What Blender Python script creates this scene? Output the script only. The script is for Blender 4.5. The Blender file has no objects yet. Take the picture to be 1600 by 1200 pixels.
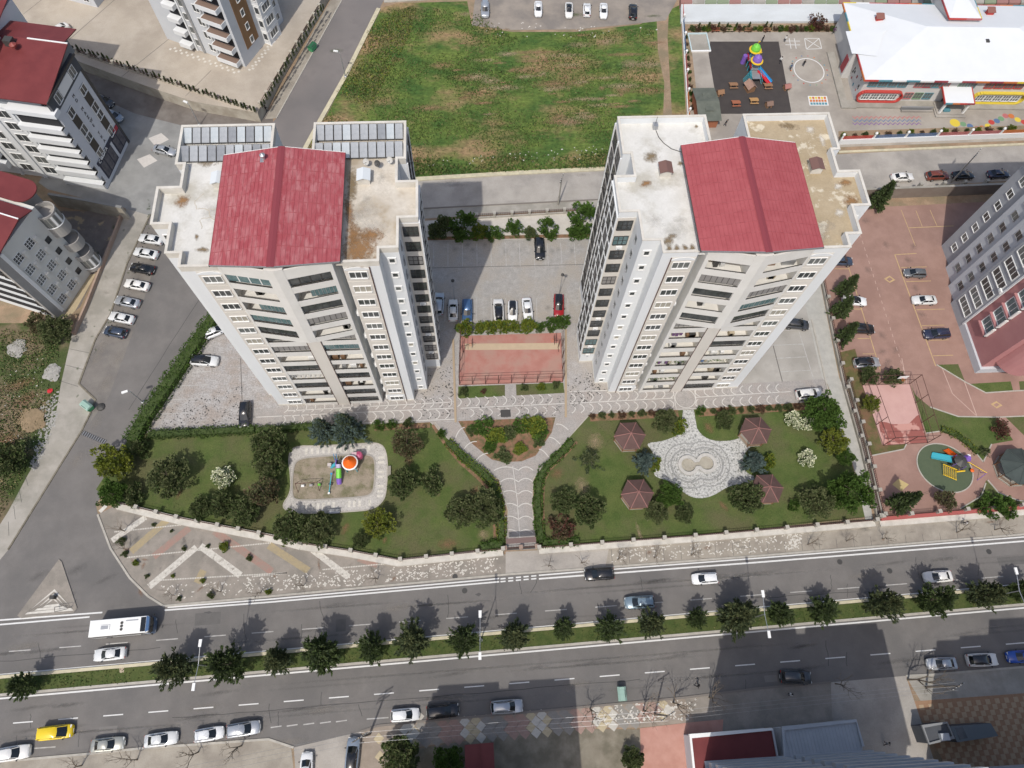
import bpy, bmesh, math, random
import numpy as np
from mathutils import Vector, Matrix
R = math.radians
S = bpy.context.scene
COL = S.collection
rnd = random.Random(7)

# ------------------------------------------------------------------ camera
FPX, CAM_H = 1106.86, 112.0
PITCH, ROLL, YAW = R(66.37875), R(4.1765), R(-6.93545)
def cam_axes():
    f = Vector((0, math.cos(PITCH), -math.sin(PITCH))); r = Vector((1, 0, 0)); u = r.cross(f)
    r2 = r*math.cos(ROLL) + u*math.sin(ROLL); u2 = -r*math.sin(ROLL) + u*math.cos(ROLL)
    Z = Matrix.Rotation(YAW, 3, 'Z')
    return Z @ r2, Z @ u2, Z @ f
CR, CU, CF = cam_axes()
cd = bpy.data.cameras.new('camera'); cam = bpy.data.objects.new('camera', cd); COL.objects.link(cam)
cd.sensor_fit = 'HORIZONTAL'; cd.sensor_width = 36.0; cd.lens = 36.0*FPX/1600.0
cd.clip_start = 1.0; cd.clip_end = 2000.0
cam.matrix_world = Matrix(((CR.x, CU.x, -CF.x, 0), (CR.y, CU.y, -CF.y, 0), (CR.z, CU.z, -CF.z, CAM_H), (0, 0, 0, 1)))
S.camera = cam
S.cycles.transparent_max_bounces = 48

# ------------------------------------------------------------------ light
SUN_EL, SUN_AZ = R(57.5), R(22.0)          # shadows run towards +Y, a little to +X
w = bpy.data.worlds.new('World'); S.world = w; w.use_nodes = True
nt = w.node_tree; bg = nt.nodes['Background']
sky = nt.nodes.new('ShaderNodeTexSky'); sky.sky_type = 'NISHITA'; sky.sun_disc = False
sky.sun_elevation = SUN_EL; sky.sun_rotation = math.pi + SUN_AZ; sky.dust_density = 3.0; sky.ozone_density = 0.6
nt.links.new(sky.outputs[0], bg.inputs[0]); bg.inputs[1].default_value = 0.15
sl = bpy.data.lights.new('sun', 'SUN'); sl.energy = 2.95; sl.angle = R(0.53); sl.color = (1.0, 0.955, 0.89)
sun = bpy.data.objects.new('sun', sl); COL.objects.link(sun)
sd = Vector((math.sin(SUN_AZ)*math.cos(SUN_EL), math.cos(SUN_AZ)*math.cos(SUN_EL), -math.sin(SUN_EL)))
sun.rotation_euler = sd.to_track_quat('-Z', 'Y').to_euler(); sun.location = (-40, -90, 160)
S.view_settings.view_transform = 'Standard'; S.view_settings.look = 'None'
S.view_settings.exposure = 0.0; S.view_settings.gamma = 1.0
try: S.view_settings.use_curve_mapping = False
except Exception: pass

# ------------------------------------------------------------------ survey: sight line of the photograph -> place on a level
def at(px, py, z=0.0):
    d = CF + CR*((px-800)/FPX) - CU*((py-600)/FPX)
    t = (z-CAM_H)/d.z
    return (d.x*t, d.y*t)
def ats(pts, z=0.0): return [at(p[0], p[1], z) for p in pts]

# ------------------------------------------------------------------ materials
MATS = {}
def M(name, c1, c2=None, sc=1.0, c3=None, sc3=0.15, rough=0.85, metal=0.0, fine=0.0, fsc=12.0, bump=0.0, bsc=20.0, spec=0.3,
      lo=0.35, hi=0.65, lo3=0.45, hi3=0.62, stretch=None, coat=0.0, alpha=None):
    if name in MATS: return MATS[name]
    m = bpy.data.materials.new(name); m.use_nodes = True; t = m.node_tree; N = t.nodes; L = t.links
    b = N['Principled BSDF']; b.inputs['Roughness'].default_value = rough; b.inputs['Metallic'].default_value = metal
    b.inputs['Specular IOR Level'].default_value = spec
    if coat: b.inputs['Coat Weight'].default_value = coat; b.inputs['Coat Roughness'].default_value = 0.06
    tc = N.new('ShaderNodeTexCoord'); vec = tc.outputs['Object']
    if stretch:
        mp = N.new('ShaderNodeMapping'); mp.inputs['Scale'].default_value = stretch; L.new(vec, mp.inputs[0]); vec = mp.outputs[0]
    def noise(s, det=4.0, ro=0.6):
        n = N.new('ShaderNodeTexNoise'); n.inputs['Scale'].default_value = s; n.inputs['Detail'].default_value = det
        n.inputs['Roughness'].default_value = ro; L.new(vec, n.inputs['Vector']); return n.outputs['Fac']
    def ramp(fac, a, bb):
        r = N.new('ShaderNodeMapRange'); r.inputs[1].default_value = a; r.inputs[2].default_value = bb; L.new(fac, r.inputs[0]); return r.outputs[0]
    def mix(fac, a, bb):
        x = N.new('ShaderNodeMix'); x.data_type = 'RGBA'
        if hasattr(fac, 'links'): L.new(fac, x.inputs[0])
        else: x.inputs[0].default_value = fac
        for k, v in ((6, a), (7, bb)):
            if hasattr(v, 'links'): L.new(v, x.inputs[k])
            else: x.inputs[k].default_value = (*v, 1)
        return x.outputs[2]
    col = c1
    if c2: col = mix(ramp(noise(sc), lo, hi), c1, c2)
    if c3: col = mix(ramp(noise(sc3, 5.0, 0.62), lo3, hi3), col, c3)
    if fine:
        r = N.new('ShaderNodeMapRange'); L.new(noise(fsc, 3.0, 0.7), r.inputs[0])
        r.inputs[1].default_value = 0.25; r.inputs[2].default_value = 0.75; r.inputs[3].default_value = 1-fine; r.inputs[4].default_value = 1+fine
        hs = N.new('ShaderNodeMix'); hs.data_type = 'RGBA'; hs.blend_type = 'MULTIPLY'; hs.inputs[0].default_value = 1.0
        if hasattr(col, 'links'): L.new(col, hs.inputs[6])
        else: hs.inputs[6].default_value = (*col, 1)
        L.new(r.outputs[0], hs.inputs[7]); col = hs.outputs[2]
    if hasattr(col, 'links'): L.new(col, b.inputs['Base Color'])
    else: b.inputs['Base Color'].default_value = (*col, 1)
    if bump:
        bp = N.new('ShaderNodeBump'); bp.inputs['Strength'].default_value = bump; bp.inputs['Distance'].default_value = 0.1
        L.new(noise(bsc, 4.0), bp.inputs['Height']); L.new(bp.outputs[0], b.inputs['Normal'])
    MATS[name] = m
    return m

# ------------------------------------------------------------------ mesh builder
def area2(p): return sum(p[i][0]*p[(i+1) % len(p)][1]-p[(i+1) % len(p)][0]*p[i][1] for i in range(len(p)))
class MB:
    def __init__(s): s.v = []; s.f = []; s.mi = []; s.mats = []
    def _m(s, m):
        if m not in s.mats: s.mats.append(m)
        return s.mats.index(m)
    def face(s, pts, m):
        i = len(s.v); s.v += [tuple(p) for p in pts]; s.f.append(tuple(range(i, i+len(pts)))); s.mi.append(s._m(m)); return s
    def hexa(s, p, m):
        i = len(s.v); s.v += [tuple(q) for q in p]; k = s._m(m)
        for f in ((3, 2, 1, 0), (4, 5, 6, 7), (0, 1, 5, 4), (1, 2, 6, 5), (2, 3, 7, 6), (3, 0, 4, 7)):
            s.f.append(tuple(i+j for j in f)); s.mi.append(k)
        return s
    def box(s, x0, x1, y0, y1, z0, z1, m):
        if x0 > x1: x0, x1 = x1, x0
        if y0 > y1: y0, y1 = y1, y0
        return s.hexa([(x0, y0, z0), (x1, y0, z0), (x1, y1, z0), (x0, y1, z0), (x0, y0, z1), (x1, y0, z1), (x1, y1, z1), (x0, y1, z1)], m)
    def obox(s, cx, cy, ang, lx, ly, z0, z1, m):
        c, n = math.cos(ang), math.sin(ang)
        q = [(cx+a*lx/2*c-b*ly/2*n, cy+a*lx/2*n+b*ly/2*c) for a, b in ((-1, -1), (1, -1), (1, 1), (-1, 1))]
        return s.hexa([(*p, z0) for p in q]+[(*p, z1) for p in q], m)
    def prism(s, poly, z0, z1, m, top=None, bottom=False):
        p = list(poly)
        if area2(p) < 0: p = p[::-1]
        n = len(p); i = len(s.v); s.v += [(a, b, z0) for a, b in p]+[(a, b, z1) for a, b in p]
        k = s._m(m); kt = s._m(top or m)
        for j in range(n): s.f.append((i+j, i+(j+1) % n, i+n+(j+1) % n, i+n+j)); s.mi.append(k)
        s.f.append(tuple(range(i+n, i+2*n))); s.mi.append(kt)
        if bottom: s.f.append(tuple(range(i+n-1, i-1, -1))); s.mi.append(k)
        return s
    def sheet(s, poly, z, m):
        p = list(poly)
        if area2(p) < 0: p = p[::-1]
        return s.face([(a, b, z) for a, b in p], m)
    def tube(s, a, b, r0, r1, n, m, caps=True):
        a = Vector(a); b = Vector(b); d = (b-a)
        if d.length < 1e-6: return s
        d.normalize(); e = d.orthogonal().normalized(); g = d.cross(e); i = len(s.v); k = s._m(m)
        for c, r in ((a, r0), (b, r1)):
            for j in range(n):
                t = 2*math.pi*j/n; s.v.append(tuple(c+e*(r*math.cos(t))+g*(r*math.sin(t))))
        for j in range(n): s.f.append((i+j, i+(j+1) % n, i+n+(j+1) % n, i+n+j)); s.mi.append(k)
        if caps:
            s.f.append(tuple(range(i+n-1, i-1, -1))); s.mi.append(k); s.f.append(tuple(range(i+n, i+2*n))); s.mi.append(k)
        return s
    def path(s, pts, r, n, m):
        for a, b in zip(pts[:-1], pts[1:]): s.tube(a, b, r, r, n, m)
        return s
    def lathe(s, prof, n, m, c=(0, 0, 0), sy=1.0):
        i = len(s.v); k = s._m(m)
        for r, z in prof:
            for j in range(n):
                t = 2*math.pi*j/n; s.v.append((c[0]+r*math.cos(t), c[1]+r*sy*math.sin(t), c[2]+z))
        for q in range(len(prof)-1):
            for j in range(n):
                a = i+q*n+j; b = i+q*n+(j+1) % n; s.f.append((a, b, b+n, a+n)); s.mi.append(k)
        if prof[-1][0] > 1e-4: s.f.append(tuple(range(i+(len(prof)-1)*n, i+len(prof)*n))); s.mi.append(k)
        return s
    def ribbon(s, pts, wd, z0, z1, m, closed=False, flat=False):
        P = [Vector((p[0], p[1])) for p in pts]; n = len(P); Lf = []; Rt = []
        for i in range(n):
            if closed: a, b = P[i-1], P[(i+1) % n]
            else: a, b = P[max(i-1, 0)], P[min(i+1, n-1)]
            t = (b-a); t.normalize(); nn = Vector((-t.y, t.x))
            k = 1.0
            if 0 < i < n-1 or closed:
                t1 = (P[i]-P[i-1]).normalized(); k = 1/max(0.5, abs(t1.dot(t)))
            Lf.append(P[i]+nn*wd/2*k); Rt.append(P[i]-nn*wd/2*k)
        rng = range(n if closed else n-1)
        for i in rng:
            j = (i+1) % n
            if flat: s.face([(*Rt[i], z1), (*Rt[j], z1), (*Lf[j], z1), (*Lf[i], z1)], m)
            else: s.hexa([(*Rt[i], z0), (*Rt[j], z0), (*Lf[j], z0), (*Lf[i], z0), (*Rt[i], z1), (*Rt[j], z1), (*Lf[j], z1), (*Lf[i], z1)], m)
        return s
    def mesh(s, name, smooth=False, weld=False):
        me = bpy.data.meshes.new(name); me.from_pydata(s.v, [], s.f)
        for m in s.mats: me.materials.append(m)
        me.polygons.foreach_set('material_index', s.mi)
        if weld:
            b = bmesh.new(); b.from_mesh(me); bmesh.ops.remove_doubles(b, verts=b.verts, dist=0.001)
            bmesh.ops.recalc_face_normals(b, faces=b.faces); b.to_mesh(me); b.free()
        if smooth: me.polygons.foreach_set('use_smooth', [True]*len(me.polygons))
        me.update(); return me
    def obj(s, name, parent=None, loc=None, rot=0.0, smooth=False, weld=False, kind=None):
        return mobj(name, s.mesh(name, smooth, weld), parent, loc, rot, kind)
def mobj(name, me, parent=None, loc=None, rot=0.0, kind=None):
    o = bpy.data.objects.new(name, me); COL.objects.link(o)
    if parent: o.parent = parent
    if loc: o.location = loc
    if rot: o.rotation_euler = (0, 0, rot)
    if kind: o['kind'] = kind
    return o
def tag(o, label, cat, group=None):
    o['label'] = label; o['category'] = cat
    if group: o['group'] = group
    return o
def thing(name, label, cat, loc=(0, 0, 0), rot=0.0, group=None):
    o = bpy.data.objects.new(name, None); COL.objects.link(o); o.location = loc; o.rotation_euler = (0, 0, rot); o.empty_display_size = 0.3
    return tag(o, label, cat, group)
KIDS = {}
def kids(o):
    return [c for c in o.children]
def dup(root, loc, rot=0.0, label=None, group=None, scale=None, skip=()):
    r = root.copy(); COL.objects.link(r); r.location = loc; r.rotation_euler = (0, 0, rot)
    if label: r['label'] = label
    if group: r['group'] = group
    if scale: r.scale = scale if hasattr(scale, '__len__') else (scale,)*3
    for ch in kids(root):
        c = ch.copy(); COL.objects.link(c); c.parent = r
        for g in kids(ch):
            d = g.copy(); COL.objects.link(d); d.parent = c
    return r
def recolor(o, mat, slot=0):
    o.material_slots[slot].link = 'OBJECT'; o.material_slots[slot].material = mat
def struct(name, mb, parent=None, smooth=False): return mb.obj(name, parent, smooth=smooth, kind=None if parent else 'structure')
LV = 0.004
def ground(name, px, level, m, raw=False):
    return struct(name, MB().sheet(px if raw else ats(px), LV*level, m))

# ------------------------------------------------------------------ palette
ASPH = M('asphalt', (.15, .141, .132), (.172, .162, .152), .35, (.132, .126, .12), .09, fine=.1, fsc=9, rough=.92, bump=.15, bsc=30)
ASPH2 = M('asphalt_worn', (.17, .155, .14), (.20, .185, .165), .5, (.13, .122, .115), .12, fine=.14, fsc=7, rough=.92)
ASPHB = M('asphalt_brown', (.135, .118, .105), (.165, .145, .128), .5, (.2, .18, .16), .2, fine=.12, rough=.92)
CONC = M('concrete_road', (.33, .305, .27), (.38, .352, .315), .3, (.27, .25, .225), .12, fine=.1, fsc=6, rough=.9)
CONCG = M('concrete_grey', (.245, .245, .235), (.29, .29, .278), .4, (.205, .205, .198), .13, fine=.1, rough=.9)
CONCP = M('concrete_pale', (.31, .29, .25), (.36, .335, .295), .5, (.26, .245, .21), .2, fine=.1, rough=.9)
WALLC = M('wall_concrete', (.40, .365, .30), (.45, .415, .345), .6, (.31, .275, .22), .25, fine=.08, rough=.9)
PLAZA = M('plaza_paving', (.40, .35, .285), (.44, .39, .325), .25, (.345, .30, .245), .1, fine=.1, fsc=5, rough=.9)
SOIL = M('soil', (.25, .175, .115), (.33, .24, .16), .5, (.21, .17, .11), .2, fine=.2, fsc=6, rough=1)
REDSOIL = M('red_soil', (.19, .105, .065), (.25, .15, .095), .8, (.12, .10, .05), 1.2, fine=.2, fsc=8, rough=1)
DIRT = M('dirt_lot', (.135, .105, .065), (.19, .15, .095), .5, (.058, .078, .026), .12, fine=.25, fsc=5, rough=1, lo3=.46, hi3=.56)
COBB = M('cobble', (.30, .285, .27), (.37, .35, .335), 1.2, (.33, .30, .265), .2, fine=.28, fsc=5.0, rough=.9, bump=.4, bsc=14)
COBD = M('parking_paving', (.285, .272, .252), (.345, .33, .307), 1.0, (.325, .295, .255), .18, fine=.2, fsc=5.0, rough=.9, bump=.3, bsc=14)
PINKP = M('pink_paving', (.285, .178, .143), (.315, .20, .163), .5, (.255, .158, .128), .16, fine=.08, fsc=8, rough=.9)
WHITE = M('paint_white', (.66, .66, .64), (.6, .6, .58), 2.0, rough=.8)
LINE = M('line_worn', (.46, .45, .43), (.33, .32, .30), 1.5, rough=.9)
YLINE = M('line_ochre', (.48, .34, .17), (.40, .28, .16), 1.5, rough=.9)
KERB = M('kerb_stone', (.42, .395, .345), (.34, .32, .28), 1.2, rough=.9)
KERBY = M('kerb_yellowish', (.55, .50, .35), (.44, .40, .29), 1.0, rough=.9)
LAWN = M('lawn', (.06, .092, .023), (.094, .118, .036), .35, (.10, .10, .045), .12, fine=.3, fsc=5, rough=1, bump=.5, bsc=8)
FIELD = M('field_grass', (.048, .098, .022), (.115, .158, .036), .2, (.26, .18, .095), .075, fine=.5, fsc=1.5, rough=1, bump=.7, bsc=6, lo3=.50, hi3=.63, lo=.36, hi=.64, stretch=(.75, 1.25, 1))
GRASSM = M('median_grass', (.05, .075, .02), (.08, .095, .03), .8, fine=.3, fsc=6, rough=1)
BRICKP = M('pavement_brick', (.245, .22, .188), (.285, .255, .22), .8, (.21, .192, .165), .3, fine=.13, fsc=10, rough=.95)
SIDEW = M('pavement_tan', (.29, .26, .215), (.335, .305, .255), .7, (.245, .218, .182), .25, fine=.13, fsc=8, rough=.95)
WSTONE = M('white_stone', (.60, .575, .515), (.48, .455, .405), 2, rough=.9)
WWORN = M('white_stone_worn', (.56, .535, .48), (.44, .415, .365), 3, (.27, .245, .21), 1.6, fine=.15, rough=.95, lo3=.54, hi3=.66)
CREAM = M('wall_cream', (.575, .54, .485), (.615, .58, .525), .4, fine=.04, rough=.85, stretch=(1, 1, .3))
WALLW = M('wall_white', (.69, .705, .71), (.65, .665, .665), .3, fine=.03, rough=.8, stretch=(1, 1, .2))
BALC = M('balcony_white', (.665, .65, .615), (.62, .605, .565), .6, fine=.03, rough=.85)
FRAME = M('frame_white', (.75, .75, .73), rough=.5)
FRAMED = M('frame_dark', (.045, .042, .04), rough=.5)
GLD = M('glass_dark', (.035, .04, .042), (.085, .09, .09), .8, rough=.12, spec=.6)
GLT = M('glass_teal', (.075, .14, .145), (.16, .23, .235), 1.1, rough=.12, spec=.6)
GLG = M('glass_grey', (.11, .12, .118), (.17, .175, .165), 1.3, rough=.2, spec=.5)
GLC = M('glass_curtain', (.30, .28, .23), (.38, .35, .29), 1.3, rough=.35, spec=.4)
BLIND = M('blind_grey', (.22, .21, .2), (.27, .26, .245), 6, rough=.8, stretch=(1, 1, 6))
ROOFR = M('roof_red', (.32, .07, .077), (.365, .09, .097), .55, fine=.05, fsc=3, rough=.55, spec=.3)
ROOFW = M('roof_red_worn', (.31, .062, .072), (.40, .15, .155), 1.1, (.34, .08, .09), .8, fine=.08, fsc=3, rough=.6, spec=.3, stretch=(1.6, .45, 1), lo=.42, hi=.62)
ROOFL = M('roof_red_lap', (.27, .055, .062), (.36, .10, .108), 1.2, rough=.6)
ROOFC = M('roof_red_cap', (.22, .045, .055), rough=.55)
ROOFD = M('roof_maroon', (.14, .03, .03), (.17, .038, .037), .4, fine=.04, rough=.5)
DECKW = M('deck_white', (.56, .55, .51), (.63, .62, .585), .45, (.44, .42, .365), .22, fine=.06, fsc=4, rough=.9, lo3=.52, hi3=.66)
DECKB = M('deck_beige', (.48, .43, .355), (.58, .54, .47), .5, (.36, .30, .22), .25, fine=.09, fsc=4, rough=.9, lo3=.5, hi3=.66)
DECKT = M('deck_tan', (.35, .28, .18), (.40, .325, .22), .4, (.56, .5, .385), .45, fine=.1, fsc=4, rough=.9, lo3=.56, hi3=.62)
RUST = M('stain_rust', (.24, .12, .045), (.38, .24, .12), .9, fine=.25, fsc=6, rough=1)
STAIN = M('stain_dark', (.2, .14, .075), (.30, .235, .15), 1.2, fine=.2, fsc=6, rough=1)
PARA = M('parapet_stone', (.62, .59, .53), (.52, .49, .43), .7, fine=.06, rough=.9)
METG = M('metal_grey', (.42, .43, .44), rough=.4, metal=.6)
METD = M('metal_dark', (.06, .058, .055), rough=.5)
IRON = M('iron_brown', (.10, .05, .04), rough=.6)
BARK = M('bark', (.12, .095, .07), (.17, .14, .11), 6, rough=1)
BARKB = M('bark_bare', (.15, .12, .09), (.2, .165, .125), 6, rough=1)
def leafm(name, a, b, c=None):
    m = M(name, a, b, 1.1, c, .5, fine=.25, fsc=7, rough=.75, spec=.2); t = m.node_tree; N = t.nodes; b_ = N['Principled BSDF']; o_ = N['Material Output']
    tl_ = N.new('ShaderNodeBsdfTranslucent'); t.links.new(b_.inputs['Base Color'].links[0].from_socket, tl_.inputs['Color'])
    mx = N.new('ShaderNodeMixShader'); mx.inputs[0].default_value = .26; t.links.new(b_.outputs[0], mx.inputs[1]); t.links.new(tl_.outputs[0], mx.inputs[2]); t.links.new(mx.outputs[0], o_.inputs['Surface']); return m
LF_EVER = leafm('leaf_evergreen', (.052, .072, .036), (.09, .112, .054), (.066, .09, .042))
LF_DARK = leafm('leaf_dark', (.055, .085, .026), (.095, .13, .045), (.07, .105, .034))
LF_OLIVE = leafm('leaf_olive', (.10, .118, .05), (.15, .165, .075))
LF_GREEN = leafm('leaf_green', (.058, .115, .02), (.095, .165, .034))
LF_LIME = leafm('leaf_lime', (.16, .185, .022), (.22, .24, .04), (.125, .165, .025))
LF_BLUE = leafm('leaf_blue', (.07, .105, .095), (.12, .165, .15))
LF_BROWN = leafm('leaf_brown', (.085, .068, .038), (.14, .105, .06))
LF_RED = leafm('leaf_red', (.10, .035, .03), (.14, .06, .045))
LF_HEDGE = leafm('leaf_hedge', (.055, .105, .02), (.09, .15, .03), (.045, .08, .016))
BLOS = M('blossom', (.62, .64, .42), (.72, .72, .56), 3, rough=.8)
FLOWY = M('flower_yellow', (.55, .36, .03), rough=.8)
def paint(n, c, rough=.25, metal=0.0): return M('car_paint_'+n, c, rough=rough, spec=.5, coat=.8, metal=metal)
PT = {'white': paint('white', (.74, .75, .75)), 'black': paint('black', (.012, .012, .013)), 'silver': paint('silver', (.45, .47, .49), .3, .5),
      'steel': paint('steel_blue', (.27, .32, .38), .3, .4), 'navy': paint('navy', (.025, .03, .06)), 'darkblue': paint('dark_blue', (.035, .05, .08)),
      'blue': paint('blue', (.06, .13, .26), .3, .3), 'red': paint('red', (.30, .012, .016)), 'maroon': paint('maroon', (.16, .04, .022)),
      'charcoal': paint('charcoal', (.04, .042, .045)), 'taxi': paint('yellow', (.72, .52, .01)), 'champagne': paint('champagne', (.42, .42, .37), .35, .4),
      'bluegrey': paint('blue_grey', (.20, .27, .32), .3, .3), 'brightblue': paint('bright_blue', (.02, .08, .38)), 'grey': paint('grey', (.16, .17, .18), .3, .4),
      'offwhite': paint('off_white', (.62, .63, .62)), 'pearl': paint('pearl_white', (.70, .69, .66), .3), 'bus': paint('bus_white', (.76, .76, .73), .35)}
CGL = M('car_glass', (.010, .013, .015), rough=.06, spec=.7)
TYRE = M('tyre', (.018, .018, .018), rough=.9)
RIM = M('wheel_rim', (.42, .42, .43), rough=.35, metal=.7)
LAMP = M('lamp_lens', (.65, .66, .65), rough=.2)
TAIL = M('tail_lens', (.30, .015, .012), rough=.25)
SOFT = {}
def soft(name, c1, c2, dens=1.0, sharp=.25):
    """a stain or dusty patch with a ragged soft edge"""
    if name in SOFT: return SOFT[name]
    m = bpy.data.materials.new(name); m.use_nodes = True; t = m.node_tree; N = t.nodes; L = t.links
    b = N['Principled BSDF']; b.inputs['Roughness'].default_value = 1; out = N['Material Output']
    tc = N.new('ShaderNodeTexCoord'); sp = N.new('ShaderNodeVectorMath'); sp.operation = 'SUBTRACT'; sp.inputs[1].default_value = (.5, .5, 0); L.new(tc.outputs['Generated'], sp.inputs[0])
    mu = N.new('ShaderNodeVectorMath'); mu.operation = 'MULTIPLY'; mu.inputs[1].default_value = (2, 2, 0); L.new(sp.outputs[0], mu.inputs[0])
    ln = N.new('ShaderNodeVectorMath'); ln.operation = 'LENGTH'; L.new(mu.outputs[0], ln.inputs[0])
    ns = N.new('ShaderNodeTexNoise'); ns.inputs['Scale'].default_value = 1.6; ns.inputs['Detail'].default_value = 6; ns.inputs['Roughness'].default_value = .7; L.new(tc.outputs['Object'], ns.inputs['Vector'])
    ad = N.new('ShaderNodeMath'); ad.operation = 'MULTIPLY_ADD'; ad.inputs[1].default_value = 1.5; L.new(ns.outputs['Fac'], ad.inputs[0]); L.new(ln.outputs['Value'], ad.inputs[2])
    mr = N.new('ShaderNodeMapRange'); mr.inputs[1].default_value = 1.42; mr.inputs[2].default_value = 1.42-sharp*2.2; mr.inputs[3].default_value = 0; mr.inputs[4].default_value = dens; L.new(ad.outputs[0], mr.inputs[0])
    mx = N.new('ShaderNodeMix'); mx.data_type = 'RGBA'; mx.inputs[6].default_value = (*c1, 1); mx.inputs[7].default_value = (*c2, 1)
    n2 = N.new('ShaderNodeTexNoise'); n2.inputs['Scale'].default_value = 4; L.new(tc.outputs['Object'], n2.inputs['Vector']); L.new(n2.outputs['Fac'], mx.inputs[0]); L.new(mx.outputs[2], b.inputs['Base Color'])
    tr = N.new('ShaderNodeBsdfTransparent'); ms = N.new('ShaderNodeMixShader'); L.new(mr.outputs[0], ms.inputs[0]); L.new(tr.outputs[0], ms.inputs[1]); L.new(b.outputs[0], ms.inputs[2]); L.new(ms.outputs[0], out.inputs['Surface'])
    SOFT[name] = m; return m
SF_RUST = soft('stain_soft_rust', (.20, .10, .04), (.34, .2, .09), .9); SF_DARK = soft('stain_soft_dark', (.17, .12, .065), (.26, .2, .12), .85); SF_GREY = soft('stain_soft_grey', (.36, .34, .30), (.44, .41, .36), .55, .5)
SF_PALE = soft('stain_soft_pale', (.62, .58, .5), (.68, .65, .58), .8); SF_DUST = soft('dust_soft', (.27, .24, .2), (.32, .285, .24), .5, .6); SF_OIL = soft('oil_soft', (.07, .066, .062), (.1, .095, .09), .45, .6); SF_SAND = soft('sand_soft', (.33, .24, .15), (.40, .31, .2), .85, .5); SF_EARTH = soft('earth_soft', (.22, .115, .065), (.30, .17, .10), .8, .5); SF_GREEN = soft('grass_soft', (.045, .085, .02), (.07, .11, .028), .8, .5); SF_GRAV = soft('gravel_soft', (.36, .345, .315), (.46, .445, .41), .95, .3)
def patch(x, y, z, rx, ry, m, rot=0.0, parent=None, name='stain'):
    me = MB().sheet([(-rx, -ry), (rx, -ry), (rx, ry), (-rx, ry)], 0, m).mesh(name); return mobj(name, me, parent, (x, y, z), rot)
def plain(n, c, rough=.6): return M(n, c, rough=rough)
# ------------------------------------------------------------------ ground
struct('ground', MB().sheet([(-420, -300), (420, -300), (420, 560), (-420, 560)], 0, SOIL))
ground('dirt_lot', [(-140, 505), (90, 505), (113, 522), (108, 543), (95, 601), (87, 649), (71, 695), (45, 743), (13, 799), (0, 827), (-140, 1000)], 1, DIRT)
ground('left_pavement', [(235, 336), (197, 326), (181, 357), (160, 407), (131, 478), (113, 520), (108, 543), (95, 601), (87, 649), (71, 695), (43, 743), (13, 799), (-90, 960), (-60, 965), (13, 859), (128, 673), (141, 647), (149.5, 625), (123.5, 600), (149.5, 530), (173, 491), (199, 412)], 2, CONCP)
ground('side_road', [(13, 859), (128, 673), (141, 647), (149.5, 625), (123.5, 600), (149.5, 530), (173, 491), (235, 336), (245, 320), (330, 320), (450, 420), (345, 500), (205, 690), (150, 790), (153, 804), (173, 857), (203, 903), (232, 932), (256, 950), (200, 975), (-90, 1000), (-90, 985)], 3, ASPH)
ground('roadside_parking', [(235, 336), (262, 330), (240, 420), (215, 500), (170, 620), (141, 660), (149.5, 625), (123.5, 600), (149.5, 530), (173, 491), (199, 412)], 4, ASPH2)
road = ground('boulevard', [(-90, 985), (200, 953), (256, 947), (420, 932), (800, 897), (913, 889), (1180, 869), (1600, 835), (1750, 822), (1750, 1029), (1600, 1042), (1458, 1054), (1298, 1066), (1180, 1076), (1069, 1090), (800, 1115), (669, 1126), (590, 1134), (564, 1143), (459, 1168), (420, 1155), (223, 1169), (136, 1178), (0, 1190), (-90, 1197)], 5, ASPH)
ground('corner_pavement', [(180, 790), (285, 818), (425, 845), (471, 857), (620, 884), (790, 866), (790, 898), (420, 932), (256, 947), (232, 932), (203, 903), (173, 857), (153, 804)], 6, BRICKP)
ground('north_pavement', [(790, 866), (840, 864), (1100, 845), (1370, 814), (1750, 786), (1750, 824), (1600, 835), (1180, 869), (913, 889), (790, 898)], 6, SIDEW)
ground('gate_apron', [(790, 862), (838, 860), (952, 854), (946, 885), (790, 897)], 7, CONC)
ground('south_pavement', [(-90, 1198), (0, 1190), (136, 1178), (223, 1169), (420, 1155), (455, 1167), (470, 1300), (-90, 1400)], 6, SIDEW)
spav = ground('tiled_pavement', [(564, 1143), (590, 1134), (669, 1126), (800, 1115), (1069, 1090), (1085, 1128), (1000, 1137), (850, 1136), (600, 1176), (590, 1300), (560, 1300)], 6, M('pavement_brown', (.25, .21, .17), (.30, .255, .21), .8, fine=.12, rough=.95))
ground('shaded_pavement', [(1069, 1090), (1180, 1076), (1298, 1066), (1320, 1130), (1070, 1150), (1085, 1128)], 6, BRICKP)
ground('side_street', [(459, 1168), (564, 1143), (560, 1320), (470, 1320)], 6, CONC)
ground('service_lane', [(1298, 1066), (1415, 1056), (1430, 1100), (1470, 1220), (1330, 1220), (1300, 1120)], 9, CONC)
ground('east_pavement', [(1415, 1056), (1458, 1054), (1600, 1042), (1750, 1029), (1750, 1080), (1440, 1098)], 6, CONCP)
ck = ground('checker_court', [(1425, 1096), (1750, 1072), (1750, 1240), (1500, 1240)], 7, M('tile_terracotta', (.29, .175, .105), (.33, .205, .125), 2, rough=.9))
ground('pink_forecourt', [(1000, 1138), (1085, 1128), (1130, 1124), (1120, 1300), (1005, 1300)], 7, M('forecourt_pink', (.40, .21, .165), (.46, .26, .21), .6, rough=.9))
ground('garden_yard', [(600, 1178), (850, 1138), (1000, 1140), (1005, 1320), (600, 1320)], 6, M('yard', (.20, .175, .135), (.25, .225, .175), .5, (.15, .135, .1), .3, rough=1))
ground('grey_lot', [(212, 178), (300, 200), (330, 250), (245, 340), (197, 326), (75, 296), (60, 285), (150, 150)], 3, CONCG)
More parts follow.
